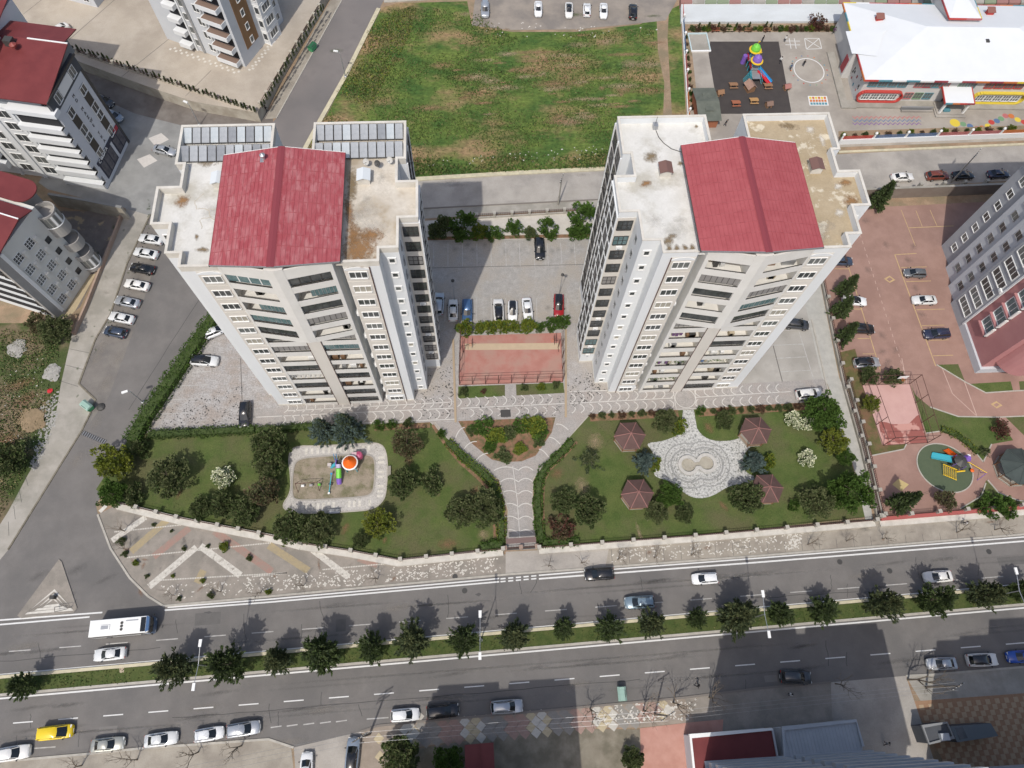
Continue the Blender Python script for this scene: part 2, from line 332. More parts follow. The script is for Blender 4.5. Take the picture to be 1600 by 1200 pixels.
ground('upper_lane', [(60, 40), (140, 95), (230, 132), (320, 165), (425, 172), (440, 330), (300, 210), (212, 180), (120, 130)], 2, ASPHB)
ground('upper_street', [(432, 185), (540, -10), (590, -60), (640, -60), (600, 0), (500, 190), (470, 250), (440, 330), (420, 330), (418, 200)], 3, M('asphalt_purple', (.17, .155, .148), (.195, .178, .168), .4, (.15, .14, .135), .1, fine=.08, rough=.92))
ground('upper_pavement', [(414, 186), (522, -10), (560, -60), (590, -60), (540, -10), (432, 185)], 4, SIDEW)
fieldo = ground('meadow', [(480, 240), (597, 12), (620, 5), (730, 2), (737, 40), (800, 50), (900, 50), (1000, 38), (1062, 8), (1073, 200), (1010, 262), (640, 280)], 4, FIELD)
ground('dirt_track', [(1026, 30), (1045, 20), (1043, 60), (1046, 110), (1050, 180), (1036, 185), (1038, 130), (1028, 80)], 5, SOIL)
ground('gravel_car_park', [(737, 40), (742, 0), (748, -60), (1090, -60), (1058, 0), (1040, 32), (985, 38), (900, 46), (800, 47)], 6, M('gravel_beige', (.245, .215, .185), (.29, .255, .215), .4, (.2, .18, .16), .15, fine=.12, rough=.95))
ground('back_road', [(420, 330), (470, 300), (640, 281), (945, 265), (1310, 241), (1750, 218), (1750, 272), (1335, 297), (930, 322), (640, 342)], 5, CONC)
ground('back_pavement', [(640, 326), (935, 311), (935, 325), (640, 343)], 6, CONCP)
ground('school_yard', [(1063, 4), (1750, -60), (1750, 214), (1310, 230), (1077, 216)], 3, M('yard_concrete', (.315, .285, .245), (.36, .328, .285), .35, (.27, .243, .21), .12, fine=.08, rough=.9))
ground('rubber_play_surface', [(1109.6, 65), (1216.5, 65), (1236, 172), (1236, 178), (1123, 178), (1107, 84)], 5, M('rubber_dark', (.052, .045, .043), (.062, .054, .05), .5, fine=.08, rough=.95))
ground('school_flower_bed', [(1066, 38), (1322, 36), (1324, 50), (1108, 50), (1078, 52), (1090, 160), (1078, 165)], 4, SOIL)
ground('school_front_bed', [(1310, 205), (1600, 196), (1750, 190), (1750, 203), (1310, 218)], 5, SOIL)
# complex
ground('complex_paving', [(222, 680), (335, 500), (440, 380), (660, 376), (935, 372), (1255, 440), (1290, 600), (1345, 700), (1345, 720), (222, 700)], 2, COBB)
ground('courtyard_parking', [(600, 378), (664, 376), (935, 372), (1000, 380), (905, 505), (884, 505), (716, 505), (690, 520), (600, 520)], 4, COBD)
ground('gravel_bank', [(664, 345), (935, 330), (935, 372), (664, 376)], 4, M('bank_pale', (.46, .43, .38), (.52, .49, .44), .8, fine=.12, fsc=7, rough=.95))
ground('left_parking', [(335, 500), (470, 480), (445, 640), (390, 668), (225, 677)], 4, M('left_parking_paving', (.31, .295, .28), (.37, .355, .34), 1.0, (.30, .265, .235), .3, fine=.33, fsc=4, rough=.95, bump=.3))
ground('right_parking', [(1195, 480), (1255, 440), (1268, 500), (1300, 640), (1150, 650), (1130, 600)], 4, M('right_parking_paving', (.33, .315, .285), (.385, .365, .33), .8, (.29, .275, .245), .2, fine=.12, rough=.95))
ground('main_walk', [(385, 640), (720, 622), (1060, 605), (1290, 592), (1300, 628), (1060, 641), (870, 653), (720, 657), (385, 668)], 6, M('walk_cobble', (.285, .268, .25), (.345, .325, .305), 1.2, (.32, .29, .265), .3, fine=.25, fsc=6, rough=.92, bump=.3))
walkm = MATS['walk_cobble']
lawnL = ground('west_lawn', [(188, 790), (150, 765), (198, 690), (230, 677), (400, 668), (672, 660), (706, 692), (734, 720), (770, 748), (785, 775), (790, 852), (623, 876), (471, 851), (425, 839), (285, 812)], 5, LAWN)
lawnR = ground('east_lawn', [(921, 648), (1060, 641), (1215, 633), (1290, 629), (1316, 680), (1335, 738), (1352, 808), (1100, 836), (838, 858), (834, 787), (835, 749), (851, 726), (892, 680)], 5, LAWN)
ground('forked_walk', [(680, 660), (870, 653), (921, 648), (892, 680), (849, 726), (833, 749), (831, 787), (838, 858), (791, 860), (794, 798), (780, 749), (734, 720), (706, 692)], 7, walkm)
ground('centre_bed', [(716, 658), (868, 652), (862, 676), (837, 712), (815, 721), (785, 722), (768, 718), (736, 692)], 8, REDSOIL)
ground('court_grass', [(716, 604), (880, 598), (882, 614), (716, 623)], 7, LAWN)
ground('ball_court', [(720, 525), (877, 520), (880, 597), (717, 602)], 7, M('court_red', (.345, .158, .128), (.39, .195, .16), .5, (.35, .21, .17), .25, fine=.05, rough=.9))
ground('court_sand_band', [(726, 537), (874, 536), (875, 546), (727, 547)], 8, M('court_sand', (.46, .36, .25), (.42, .33, .23), 1, rough=.95))
ground('court_entry', [(789, 600), (806, 599), (807, 619), (789, 621)], 9, walkm)
# playground ring
def chaikin(pts, n=2):
    for _ in range(n):
        out = []
        for a, b in zip(pts, pts[1:]+pts[:1]): out += [(a[0]*.75+b[0]*.25, a[1]*.75+b[1]*.25), (a[0]*.25+b[0]*.75, a[1]*.25+b[1]*.75)]
        pts = out
    return pts
ring = chaikin([(458, 697), (500, 697), (570, 693), (590, 692), (602, 700), (606, 725), (604, 765), (600, 782), (585, 795), (560, 799), (470, 803), (450, 800), (440, 790), (455, 770), (454, 740), (450, 715)])
ground('play_ring_path', ring, 7, M('ring_cobble', (.39, .37, .345), (.46, .44, .41), 1.5, fine=.28, fsc=5, rough=.92))
inner = chaikin([(466, 717), (500, 713), (560, 710), (580, 711), (587, 720), (585, 762), (580, 773), (565, 777), (500, 781), (463, 782), (456, 775), (458, 730)])
ground('play_sand', inner, 8, M('play_soil', (.25, .21, .16), (.30, .255, .195), .6, (.16, .15, .09), .5, fine=.15, fsc=6, rough=1))
# east garden fountain plaza
ground('fountain_plaza', chaikin([(1068, 641), (1084, 640), (1086, 668), (1105, 688), (1140, 690), (1168, 680), (1180, 692), (1160, 710), (1163, 738), (1182, 745), (1172, 756), (1140, 758), (1115, 775), (1090, 780), (1070, 772), (1050, 752), (1020, 745), (1025, 728), (1020, 705), (1008, 692), (1035, 690), (1060, 680), (1070, 668)]), 7, M('plaza_cobble', (.40, .40, .385), (.50, .50, .48), 6.0, (.2, .205, .195), 2.6, fine=.4, fsc=5, rough=.92, lo3=.5, hi3=.62))
ground('plaza_path', [(1067, 641), (1084, 640), (1090, 676), (1064, 676)], 7.6, MATS['plaza_cobble'])
# right grey walk and pink estate
ground('boundary_walk', [(1250, 440), (1278, 425), (1311, 590), (1318, 605), (1345, 700), (1364, 812), (1352, 812), (1335, 734), (1293, 600), (1284, 590)], 7, M('walk_grey', (.34, .335, .305), (.40, .39, .355), .9, fine=.12, rough=.92))
pink = ground('pink_estate_paving', [(1283, 440), (1345, 325), (1750, 305), (1750, 792), (1376, 808), (1318, 600)], 3, PINKP)
ground('estate_verge', [(1306, 552), (1336, 545), (1348, 590), (1349, 603), (1378, 695), (1415, 694), (1412, 702), (1362, 712), (1340, 650), (1318, 600)], 5, M('verge', (.085, .085, .03), (.12, .11, .045), .6, (.17, .1, .06), .4, fine=.3, rough=1))
ground('estate_lawn', [(1423, 601), (1430, 617), (1453, 636), (1497, 651), (1559, 652), (1583, 688), (1549, 694), (1536, 722), (1510, 690), (1475, 673), (1447, 677)], 5, LAWN)
ground('estate_lawn', [(1463, 570), (1497, 569), (1508, 597)], 5, LAWN)
ground('estate_lawn', [(1513, 600), (1579, 596), (1583, 611), (1540, 614)], 5, LAWN)
ground('estate_lawn', [(1592, 596), (1750, 588), (1750, 605), (1594, 611)], 5, LAWN)
ground('estate_lawn', [(1570, 651), (1750, 645), (1750, 700), (1610, 690)], 5, LAWN)
ground('estate_lawn', [(1541, 750), (1560, 770), (1590, 782), (1750, 770), (1750, 795), (1520, 800), (1500, 795), (1530, 775)], 5, LAWN)
ground('estate_court', [(1347, 602), (1421, 600), (1449, 692), (1380, 696)], 6, M('court_pink', (.47, .29, .26), (.51, .325, .29), .5, fine=.05, rough=.9))
ground('court_dark_end', [(1372, 658), (1385, 660), (1395, 663), (1420, 662), (1432, 650), (1436, 648), (1449, 692), (1380, 696)], 7, M('court_maroon', (.27, .095, .08), (.48, .26, .22), .35, fine=.1, rough=.9, lo=.5, hi=.56))
cx, cy = at(1476, 731)
ground('play_oval', [(cx+4.55*math.cos(t)*math.cos(-.5)-4.05*math.sin(t)*math.sin(-.5), cy+4.55*math.cos(t)*math.sin(-.5)+4.05*math.sin(t)*math.cos(-.5)) for t in np.linspace(0, 2*math.pi, 40, endpoint=False)], 6, M('rubber_green', (.075, .10, .06), (.085, .11, .066), 1, fine=.1, rough=.95), raw=True)
# raised plaza top left, behind its retaining wall
PZ = 2.6
plz = struct('raised_plaza', MB().prism(ats([(-60, -10), (40, 55), (128, 98), (225, 133), (300, 158), (402, 176), (430, 120), (525, -40), (540, -140), (-200, -140)], PZ), 0, PZ, WALLC, PLAZA))
struct('plaza_joints', MB().ribbon(ats([(108, 62), (190, -10)], PZ), .14, 0, PZ+.006, ASPH2, flat=True).ribbon(ats([(190, 120), (290, 40)], PZ), .12, 0, PZ+.006, ASPH2, flat=True).ribbon(ats([(20, 35), (90, -20)], PZ), .1, 0, PZ+.006, ASPH2, flat=True).ribbon(ats([(290, 150), (330, 110)], PZ), .1, 0, PZ+.006, ASPH2, flat=True), parent=plz)

# kerbs
def kerb(px, wd=.3, h=.13, m=KERB, name='kerb'): return struct(name, MB().ribbon(ats(px), wd, 0, h, m))
NK = [(153, 804), (173, 857), (203, 903), (232, 932), (256, 947), (420, 932), (800, 897), (913, 889), (1180, 869), (1600, 835), (1750, 822)]
kerb(NK)
kerb([(-90, 1197), (0, 1190), (136, 1178), (223, 1169), (420, 1155), (459, 1168)])
kerb([(564, 1143), (590, 1134), (669, 1126), (800, 1115), (1069, 1090), (1180, 1076), (1298, 1066)], m=M('kerb_dark', (.19, .17, .15), rough=.9))
kerb([(1415, 1056), (1458, 1054), (1600, 1042), (1750, 1029)])
kerb([(13, 859), (128, 673), (141, 647), (149.5, 625), (123.5, 600), (149.5, 530), (173, 491), (199, 412), (235, 336)], .25, m=M('kerb_worn', (.13, .115, .085), (.2, .18, .14), 1.5, rough=.95))
kerb([(640, 281), (800, 271), (945, 264)], .9, .2, KERBY); kerb([(1310, 238), (1480, 231), (1750, 219)], .5, .18, KERBY)
kerb([(472, 242), (500, 190), (540, 119), (592, 14)], .9, .25, KERBY); kerb([(600, 3), (680, -2), (750, -3)], .7, .2, KERB)
kerb([(432, 185), (540, -10)], .25)
kerb([(640, 327), (935, 312)], .25, m=MATS['kerb_dark'])
kerb([(708, 530), (712, 660)], .35, .15, M('kerb_sand', (.36, .28, .19), rough=.9)); kerb([(884, 515), (884, 652)], .35, .15, MATS['kerb_sand'])
for px in (ring+ring[:1], ):
    kerb(px, .18, .1)
kerb(inner+inner[:1], .22, .12, M('kerb_grey', (.33, .31, .28), rough=.9))
kerb([(921, 648), (892, 680), (849, 726), (833, 749), (831, 787), (838, 858)], .16, .1); kerb([(680, 660), (706, 692), (734, 720), (780, 749), (794, 798), (791, 860)], .16, .1)
kerb([(1453, 636), (1497, 651), (1559, 652), (1700, 646)], .2, .1); kerb([(1463, 570), (1508, 597), (1540, 614), (1583, 611), (1750, 604)], .2, .1)
kerb([(1536, 722), (1510, 690), (1475, 673), (1447, 677)], .2, .1); kerb([(1549, 694), (1536, 722)], .2, .1)
kerb([(1540, 755), (1533, 775), (1500, 795)], .2, .1); kerb([(1543, 750), (1560, 770), (1590, 782), (1650, 790)], .2, .1)
kerb([(1362, 712), (1412, 702), (1416, 694)], .2, .1); kerb([(1268, 500), (1300, 640)], .25, .15)
struct('play_oval_rim', MB().ribbon([(cx+4.65*math.cos(t)*math.cos(-.5)-4.15*math.sin(t)*math.sin(-.5), cy+4.65*math.cos(t)*math.sin(-.5)+4.15*math.sin(t)*math.cos(-.5)) for t in np.linspace(0, 2*math.pi, 40, endpoint=False)], .18, 0, .1, KERB, closed=True))

# median strip
ML, MR = (-90, 1079), (1750, 916)
def med(t, off): return (ML[0]+(MR[0]-ML[0])*t, ML[1]+(MR[1]-ML[1])*t+off)
struct('median_strip', MB().prism(ats([med(0, -10), med(1, -10), med(1, 14), med(0, 14)]), 0, .14, KERB, GRASSM))
struct('median_kerb', MB().ribbon(ats([med(0, -13), med(1, -13)]), .45, 0, .22, KERBY).ribbon(ats([med(0, 15), med(1, 15)]), .35, 0, .2, KERB))
# road markings
mk = MB()
def line(px, wd=.16, m=LINE, z=6.0): mk.ribbon(ats(px), wd, 0, LV*z+.002, m, flat=True)
up = [(-90, 976), (240, 950), (420, 937), (800, 902), (913, 894), (1180, 874), (1600, 841), (1750, 829)]
line([(0, 969), (160, 957)], .22, WHITE); line([(0, 976), (140, 964)], .22, WHITE)
u1 = [(262, 949), (420, 936.5), (780, 904)]; u2 = [(257, 953.5), (420, 941), (780, 909)]
line(u1, .2, WHITE); line(u2, .22, WHITE)
for a in range(5):
    x = 782+a*12; line([(x, 904.5-a*1.05), (x+8, 903.8-a*1.05)], .2, WHITE); line([(x, 909-a*1.05), (x+8, 908.2-a*1.05)], .2, WHITE)
line([(842, 899), (913, 893), (1180, 872.5), (1600, 839), (1750, 827)], .2, WHITE); line([(842, 904.5), (913, 899), (1180, 879), (1600, 845.5), (1750, 833)], .24, WHITE)
for i in range(24):
    x = -60+i*76+rnd.uniform(-3, 3); y = 1021-(x)*(100/1600.0)*1.0
    y = 1019 - x*0.0755
    line([(x, y), (x+34, y-34*.0755)], .14, LINE)
line([med(0, -17), med(1, -17)], .16, WHITE); line([med(0, 20.5), med(1, 20.5)], .22, WHITE)
for i in range(25):
    x = -50+i*70.5; y = 1131.5-x*.0795
    line([(x, y), (x+31, y-31*.0795)], .15, WHITE)
for x in (53, 180, 262, 423, 448, 474, 500, 525, 573):
    y = 1174-x*.088; line([(x, y), (x+(34 if x in (53, 573) else 17), y-2.4)], .15, LINE)
mk.obj('lane_marking', road)
mk = MB()   # parking bays of the complex
for x in (678, 700, 722.5, 745, 767, 790, 811.5, 834, 855, 876, 897, 917):
    line([(x, 379.5+(900-x)*-.002), (x+(x-790)*.012+1, 416)], .1, LINE, 5)
line([(664, 419), (925, 413)], .12, M('line_dark', (.14, .13, .12), rough=.9), 5)
for x in (697, 719, 745, 768, 790, 812, 838, 862, 886): line([(x+(x-790)*.01, 466), (x+(x-790)*.02, 502)], .09, LINE, 5)
for y, x0, x1 in ((559, 322, 352), (581, 300, 330), (602, 285, 325), (624, 262, 305), (646, 250, 292)): line([(x0, y+1), (x1, y-1)], .12, LINE, 5)
line([(376, 560), (380, 668)], .14, MATS['line_dark'], 5)
for y, x0, x1 in ((517, 1195, 1250), (539, 1200, 1256), (559, 1212, 1260), (580, 1219, 1266), (600, 1180, 1274)): line([(x0, y+1), (x1, y-1.5)], .12, LINE, 5)
line([(1248, 517), (1274, 601)], .12, LINE, 5); line([(1208, 540), (1229, 622)], .16, MATS['line_dark'], 5)
mk.obj('bay_marking', bpy.data.objects['complex_paving'])
mk = MB()   # pink estate
line([(1322, 405), (1376, 580)], .16, YLINE, 4); line([(1398, 398), (1462, 572)], .18, YLINE, 4); line([(1398, 398), (1432, 396)], .16, YLINE, 4)
for y in (418, 440, 509, 532, 556): line([(1408+(y-418)*.36, y), (1448+(y-418)*.3, y-1)], .13, YLINE, 4)
for y in (484,): line([(1432, y), (1476, y-1)], .13, YLINE, 4)
for y in (420, 441, 483, 529, 553): line([(1326+(y-420)*.3, y), (1304+(y-420)*.33, y)], .13, YLINE, 4)
line([(1420, 356), (1490, 353)], .16, YLINE, 4); line([(1408, 328), (1430, 384)], .12, YLINE, 4); line([(1431, 329), (1441, 354)], .12, YLINE, 4); line([(1453, 328), (1464, 353)], .12, YLINE, 4)
for i in range(22):
    t = i/21; x = 1344+t*70; y = 366+t*218; line([(x, y), (x+1.2, y+5)], .1, M('line_pinkwhite', (.46, .33, .28), rough=.9), 4)
for dx, dy in ((1390, 436), (1557, 632)):
    mk.ribbon(ats([(dx-7, dy), (dx, dy-4), (dx+7, dy+1), (dx, dy+5)]), .25, 0, LV*4+.003, YLINE, closed=True, flat=True)
line([(1409, 560), (1425, 640)], .12, MATS['line_pinkwhite'], 4); line([(1470, 570), (1488, 615), (1526, 650)], .12, MATS['line_pinkwhite'], 4); line([(1507, 597), (1526, 649)], .14, MATS['line_pinkwhite'], 4)
mk.face([(*p, LV*4+.003) for p in ats([(1404, 748), (1420, 757), (1408, 768), (1394, 757)])][::-1], M('tile_ochre', (.46, .36, .17), rough=.9))
mk.obj('estate_marking', pink)
mk = MB()   # grey lot lozenges
for c in ((249, 217), (231, 250)):
    mk.sheet(ats([(c[0]-17, c[1]-1), (c[0]+3, c[1]-9), (c[0]+15, c[1]+1), (c[0]-6, c[1]+12)]), LV*3+.003, M('paint_offwhite', (.56, .53, .49), (.50, .475, .44), 2, rough=.9))
mk.obj('white_lozenge', bpy.data.objects['grey_lot'])
# long faint repairs and cracks on the asphalt
cr = MB(); CRK = M('crack_dark', (.075, .072, .07), rough=.95); PATCH = M('asphalt_patch', (.082, .08, .078), (.095, .092, .09), 1, rough=.95)
def wig(a, b, n, amp):
    out = []
    for i in range(n+1):
        t = i/n; out.append((a[0]+(b[0]-a[0])*t+rnd.uniform(-amp, amp), a[1]+(b[1]-a[1])*t+rnd.uniform(-amp, amp)))
    return out
for a, b in [((0, 1034), (250, 1012)), ((380, 960), (385, 1000)), ((810, 905), (815, 928)), ((840, 905), (830, 926)), ((270, 1122), (1000, 1062)), ((60, 1005), (64, 1030)), ((1180, 935), (1340, 924)), ((700, 930), (700, 965)), ((500, 940), (505, 970)), ((420, 1100), (423, 1130)), ((1290, 1000), (1295, 1040)), ((1000, 900), (1004, 925)), ((1430, 870), (1436, 900)), ((200, 640), (330, 440)), ((560, 1100), (566, 1120))]:
    cr.ribbon(ats(wig(a, b, max(4, int(abs(a[0]-b[0])/30)+4), 1.2)), .09, 0, LV*5+.0015, CRK, flat=True)
for c, sx, sy in [((747, 929), 5, 3), ((325, 957), 7, 2)]:
    cr.sheet(ats([(c[0]-sx, c[1]), (c[0]+sx*.3, c[1]-sy), (c[0]+sx, c[1]-sy*.2), (c[0]+sx*.2, c[1]+sy)]), LV*5+.0012, PATCH)
for i in range(16):
    x = rnd.uniform(20, 1580); up_ = i % 2; y = (rnd.uniform(985, 1040) if up_ else rnd.uniform(1095, 1165))-x*.078; L_ = rnd.uniform(15, 45)
    cr.ribbon(ats(wig((x, y), (x+rnd.uniform(-3, 3), y+22), 5, 1.0)), .08, 0, LV*5+.0016+i*1e-5, CRK, flat=True)
    if i % 3 == 0: cr.ribbon(ats([(x+30, y), (x+30+L_, y-L_*.078)]), rnd.uniform(.8, 1.8), 0, LV*5+.0009+i*1e-5, M('asphalt_relaid', (.115, .11, .104), (.13, .124, .118), 1, fine=.08, rough=.92) if i % 2 else M('asphalt_pale_patch', (.175, .166, .155), (.19, .18, .17), 1, fine=.08, rough=.92), flat=True)
cr.obj('crack', road)
for px in ((726, 923), (1390, 892), (1545, 862), (711, 901), (1312, 878)):
    x, y = at(*px); tag(MB().lathe([(.42, .025), (.42, .05), (.36, .052), (.36, .04), (0.0001, .04)], 14, METD).obj('manhole_cover', loc=(x, y, 0)), {726: 'round manhole cover on the asphalt left of the middle lamp post', 1390: 'round manhole cover behind the white car on the far carriageway', 1545: 'round manhole cover near the right end of the double white line', 711: 'round manhole cover in the white stone pavement left of the gate', 1312: 'round manhole cover just outside the double white line at right'}[px[0]], 'manhole cover')
# drain grate across the side road
x, y = at(147, 683); b0 = at(129, 676); b1 = at(165, 691)
gm = MB().ribbon([b0, b1], .75, .0, .035, METD)
for i in range(11):
    t = (i+.5)/11; gm.obox(b0[0]+(b1[0]-b0[0])*t, b0[1]+(b1[1]-b0[1])*t, math.atan2(b1[1]-b0[1], b1[0]-b0[0]), .1, .7, .035, .05, METG)
tag(gm.obj('drain_grate'), 'long dark drain grate across the mouth of the side road', 'drain')

# fan arcs and lines of the walk: raised white setts
ar = MB(); ARC = M('sett_white', (.58, .56, .52), (.50, .48, .45), 2, rough=.9)
def arcrow(y0x, x0, x1, step, dirn, half):
    x = x0
    while x < x1:
        yc = y0x(x)
        c = at(x, yc); e = at(x+step, yc-step*.04); s = math.dist(c, e)
        pts = []
        for k in range(7):
            t = -1+2*k/6; pts.append((c[0]+dirn*(1-t*t)*s*.42, c[1]+t*half))
        ar.ribbon(pts, .13, 0, LV*7+.012, ARC, flat=True); x += step
arcrow(lambda x: 633.5-(x-560)*.0345, 445, 868, 14.2, 1, .85); arcrow(lambda x: 652-(x-560)*.0365, 440, 700, 14.2, 1, .85)
arcrow(lambda x: 651-(x-560)*.033, 735, 872, 14.2, 1, .7)
arcrow(lambda x: 622-(x-890)*.045, 893, 1050, 14, 1, .8); arcrow(lambda x: 639-(x-890)*.045, 893, 1050, 14, 1, .8)
arcrow(lambda x: 613-(x-1090)*.05, 1092, 1232, 14, -1, .8); arcrow(lambda x: 631-(x-1090)*.05, 1092, 1232, 14, -1, .8)
for a, b in (((400, 652), (712, 637.5)), ((720, 638), (884, 630.5)), ((890, 630.5), (1052, 622)), ((1086, 621), (1235, 612)), ((400, 668), (712, 655)), ((450, 642), (712, 628)), ((890, 612), (1150, 604))):
    ar.ribbon(ats([a, b]), .12, 0, LV*7+.012, ARC, flat=True)
for (pa, pb) in (((726, 668), (712, 684)), ((745, 690), (725, 702)), ((765, 708), (742, 722)), ((888, 672), (869, 663)), ((875, 694), (858, 684)), ((857, 714), (842, 702))):
    c = [(pa[0]*(1-t)+pb[0]*t-(t*(1-t)*14)*.3, pa[1]*(1-t)+pb[1]*t-(t*(1-t)*14)) for t in np.linspace(0, 1, 7)]
    ar.ribbon(ats(c), .13, 0, LV*8+.012, ARC, flat=True)
for y in (735, 753, 772, 792, 812, 833):
    for x0, x1 in (((782 if y > 745 else 772), 810), (810, 833)):
        c = [(x0*(1-t)+x1*t, y-t*(1-t)*22) for t in np.linspace(0, 1, 7)]
        ar.ribbon(ats(c), .13, 0, LV*8+.012, ARC, flat=True)
ar.ribbon(ats([(801, 728), (808, 780), (813, 850)]), .09, 0, LV*8+.012, ARC, flat=True)
c0 = at(1070.5, 622.5)
ar.ribbon([(c0[0]+1.75*math.cos(t), c0[1]+1.75*math.sin(t)) for t in np.linspace(0, 2*math.pi, 28, endpoint=False)], .1, 0, LV*7+.012, ARC, closed=True, flat=True)
ar.ribbon([(c0[0]-1.85, c0[1]-1.95), (c0[0]+1.85, c0[1]-1.95), (c0[0]+1.85, c0[1]+1.95), (c0[0]-1.85, c0[1]+1.95)], .1, 0, LV*7+.0125, ARC, closed=True, flat=True)
o = ar.obj('white_sett', bpy.data.objects['main_walk'], kind='stuff')
# pale slabs on the playground ring
sl_ = MB()
for (a, b, n) in (((470, 706), (585, 700), 14), ((473, 792), (578, 786), 14), ((596, 715), (594, 775), 9)):
    for i in range(n):
        if rnd.random() < .2: continue
        t = i/(n-1); x, y = at(a[0]+(b[0]-a[0])*t, a[1]+(b[1]-a[1])*t)
        sl_.obox(x, y, 0 if n == 14 else math.pi/2, .42, 1.0, LV*7, LV*7+.02, WSTONE)
sl_.obj('pale_slab', bpy.data.objects['play_ring_path'], kind='stuff')
# white pavers: chevrons, borders and scatter
wp = MB()
def band(a, b, wd, m, z=6): wp.ribbon(ats([a, b]), wd, 0, LV*z+.01, m, flat=True)
YB = M('paver_yellow', (.345, .28, .165), (.29, .245, .17), 2, rough=.95, fine=.12); PB = M('paver_pink', (.305, .19, .155), (.265, .205, .17), 1.2, rough=.95, fine=.12)
band((233, 917), (307, 855), 1.0, WWORN); band((313, 853), (376, 899), 1.0, WWORN); band((228, 808), (175, 845), .9, WWORN)
band((466, 842), (545, 902), .95, WWORN); band((156, 800), (166, 790), .6, WSTONE)
band((262, 812), (205, 862), 1.1, YB); band((296, 825), (240, 870), 1.1, PB); band((335, 830), (425, 893), 1.1, PB)
band((420, 852), (482, 892), 1.1, YB); band((560, 872), (590, 882), 1.1, PB); band((308, 899), (318, 903), 2, YB)
for a, b in (((180, 831), (285, 820)), ((200, 871), (425, 848)), ((240, 907), (450, 895)), ((505, 890), (612, 880)), ((395, 901), (450, 895))):
    n = int(math.dist(a, b)/2.6)
    for i in range(n):
        t = i/n; x, y = at(a[0]+(b[0]-a[0])*t, a[1]+(b[1]-a[1])*t); wp.obox(x, y, .07, .16, .2, LV*6, LV*6+.03, WSTONE)
wp.obj('paver_band', bpy.data.objects['corner_pavement'])
ws = MB()
def scatter(mb, poly, n, s0, s1, m, z, rg=rnd):
    P = ats(poly); xs = [p[0] for p in P]; ys = [p[1] for p in P]
    def inside(x, y):
        c = False
        for i in range(len(P)):
            a, b = P[i], P[i-1]
            if (a[1] > y) != (b[1] > y) and x < (b[0]-a[0])*(y-a[1])/(b[1]-a[1])+a[0]: c = not c
        return c
    k = 0
    while k < n:
        x = rg.uniform(min(xs), max(xs)); y = rg.uniform(min(ys), max(ys))
        if not inside(x, y): continue
        a = rg.choice([.78, -.78, .07]); l = rg.uniform(s0, s1)*rg.choice([1, 1, 2.2])
        mb.obox(x, y, a, l, rg.uniform(s0, s1), z, z+rg.uniform(.018, .05), m); k += 1
scatter(ws, [(610, 886), (786, 870), (786, 892), (600, 910)], 210, .12, .22, WSTONE, LV*6)
scatter(ws, [(380, 903), (600, 888), (560, 915), (390, 925)], 190, .12, .22, WSTONE, LV*6)
scatter(ws, [(250, 915), (400, 905), (390, 928), (256, 938)], 60, .12, .2, WSTONE, LV*6)
scatter(ws, [(952, 856), (1256, 833), (1250, 858), (950, 880)], 240, .12, .22, WSTONE, LV*6)
scatter(ws, [(1232, 838), (1256, 834), (1246, 856), (1230, 858)], 45, .12, .24, WSTONE, LV*6)
scatter(ws, [(920, 1105), (1090, 1092), (1078, 1125), (930, 1132)], 150, .13, .24, WSTONE, LV*6)
ws.obj('white_paver', bpy.data.objects['north_pavement'], kind='stuff')
# lozenge tiles on the southern pavement, one by one
TC = [M('tile_'+n, c, tuple(v*.88 for v in c), 3, rough=.9) for n, c in (('white', (.50, .475, .42)), ('sand', (.46, .39, .26)), ('grey', (.26, .245, .22)), ('rose', (.34, .235, .195)), ('dark', (.2, .175, .15)))]
tm = MB().prism([(-.74, 0), (0, -.74), (.74, 0), (0, .74)], 0, .022, TC[0]).mesh('tile')
for i in range(26):
    for j in range(4):
        x = 640+i*17.2; y0 = 1124.5-(x-669)*.0895+8+j*8.9
        if x > 1050 or (j == 3 and x > 1000): continue
        xx, yy = at(x+(8.6 if j % 2 else 0), y0)
        o = mobj('tile', tm, spav, (xx, yy, LV*6+.002), .07); recolor(o, TC[[0, 3, 2, 1, 3, 2][(i*2+j*3+i//2) % 6]])
for px in ((592, 1154), (594, 1182), (655, 1120), (640, 1130), (648, 1146), (632, 1140)):
    xx, yy = at(*px); o = mobj('tile', tm, spav, (xx, yy, LV*6+.012), .07); recolor(o, TC[1 if px[0] < 600 else 0])
# checker court tiles
ct = MB(); TT = M('tile_cream', (.42, .31, .2), (.38, .28, .18), 2, rough=.9)
o0 = at(1436, 1102); ex = Vector((*at(1600, 1088), 0))-Vector((*o0, 0)); ex.normalize(); ey = Vector((ex.y, -ex.x, 0))
for i in range(40):
    for j in range(26):
        if (i+j) % 2: continue
        c = Vector((*o0, 0))+ex*(i*.72+.3+j*.12)+ey*(j*.72+.3)
        if c.x > 88: continue
        ct.obox(c.x, c.y, math.atan2(ex.y, ex.x), .69, .69, LV*7, LV*7+.012, TT)
ct.obj('cream_tile', ck, kind='stuff')
# traffic island
isl = ats([(93, 874), (97, 878), (121, 950), (116, 957), (34, 966), (28, 962)])
io = struct('traffic_island', MB().prism(isl, 0, .16, KERB, BRICKP))
im = MB()
for k, sc in ((0, .92), (1, .6), (2, .32)):
    c = at(84, 942); tri = [at(86, 921), at(117, 953), at(38, 960)]
    tri = [(c[0]+(p[0]-c[0])*sc, c[1]+(p[1]-c[1])*sc) for p in tri]
    im.ribbon(tri, .28, 0, .172, WSTONE, closed=True, flat=True)
im.obj('white_border', io)
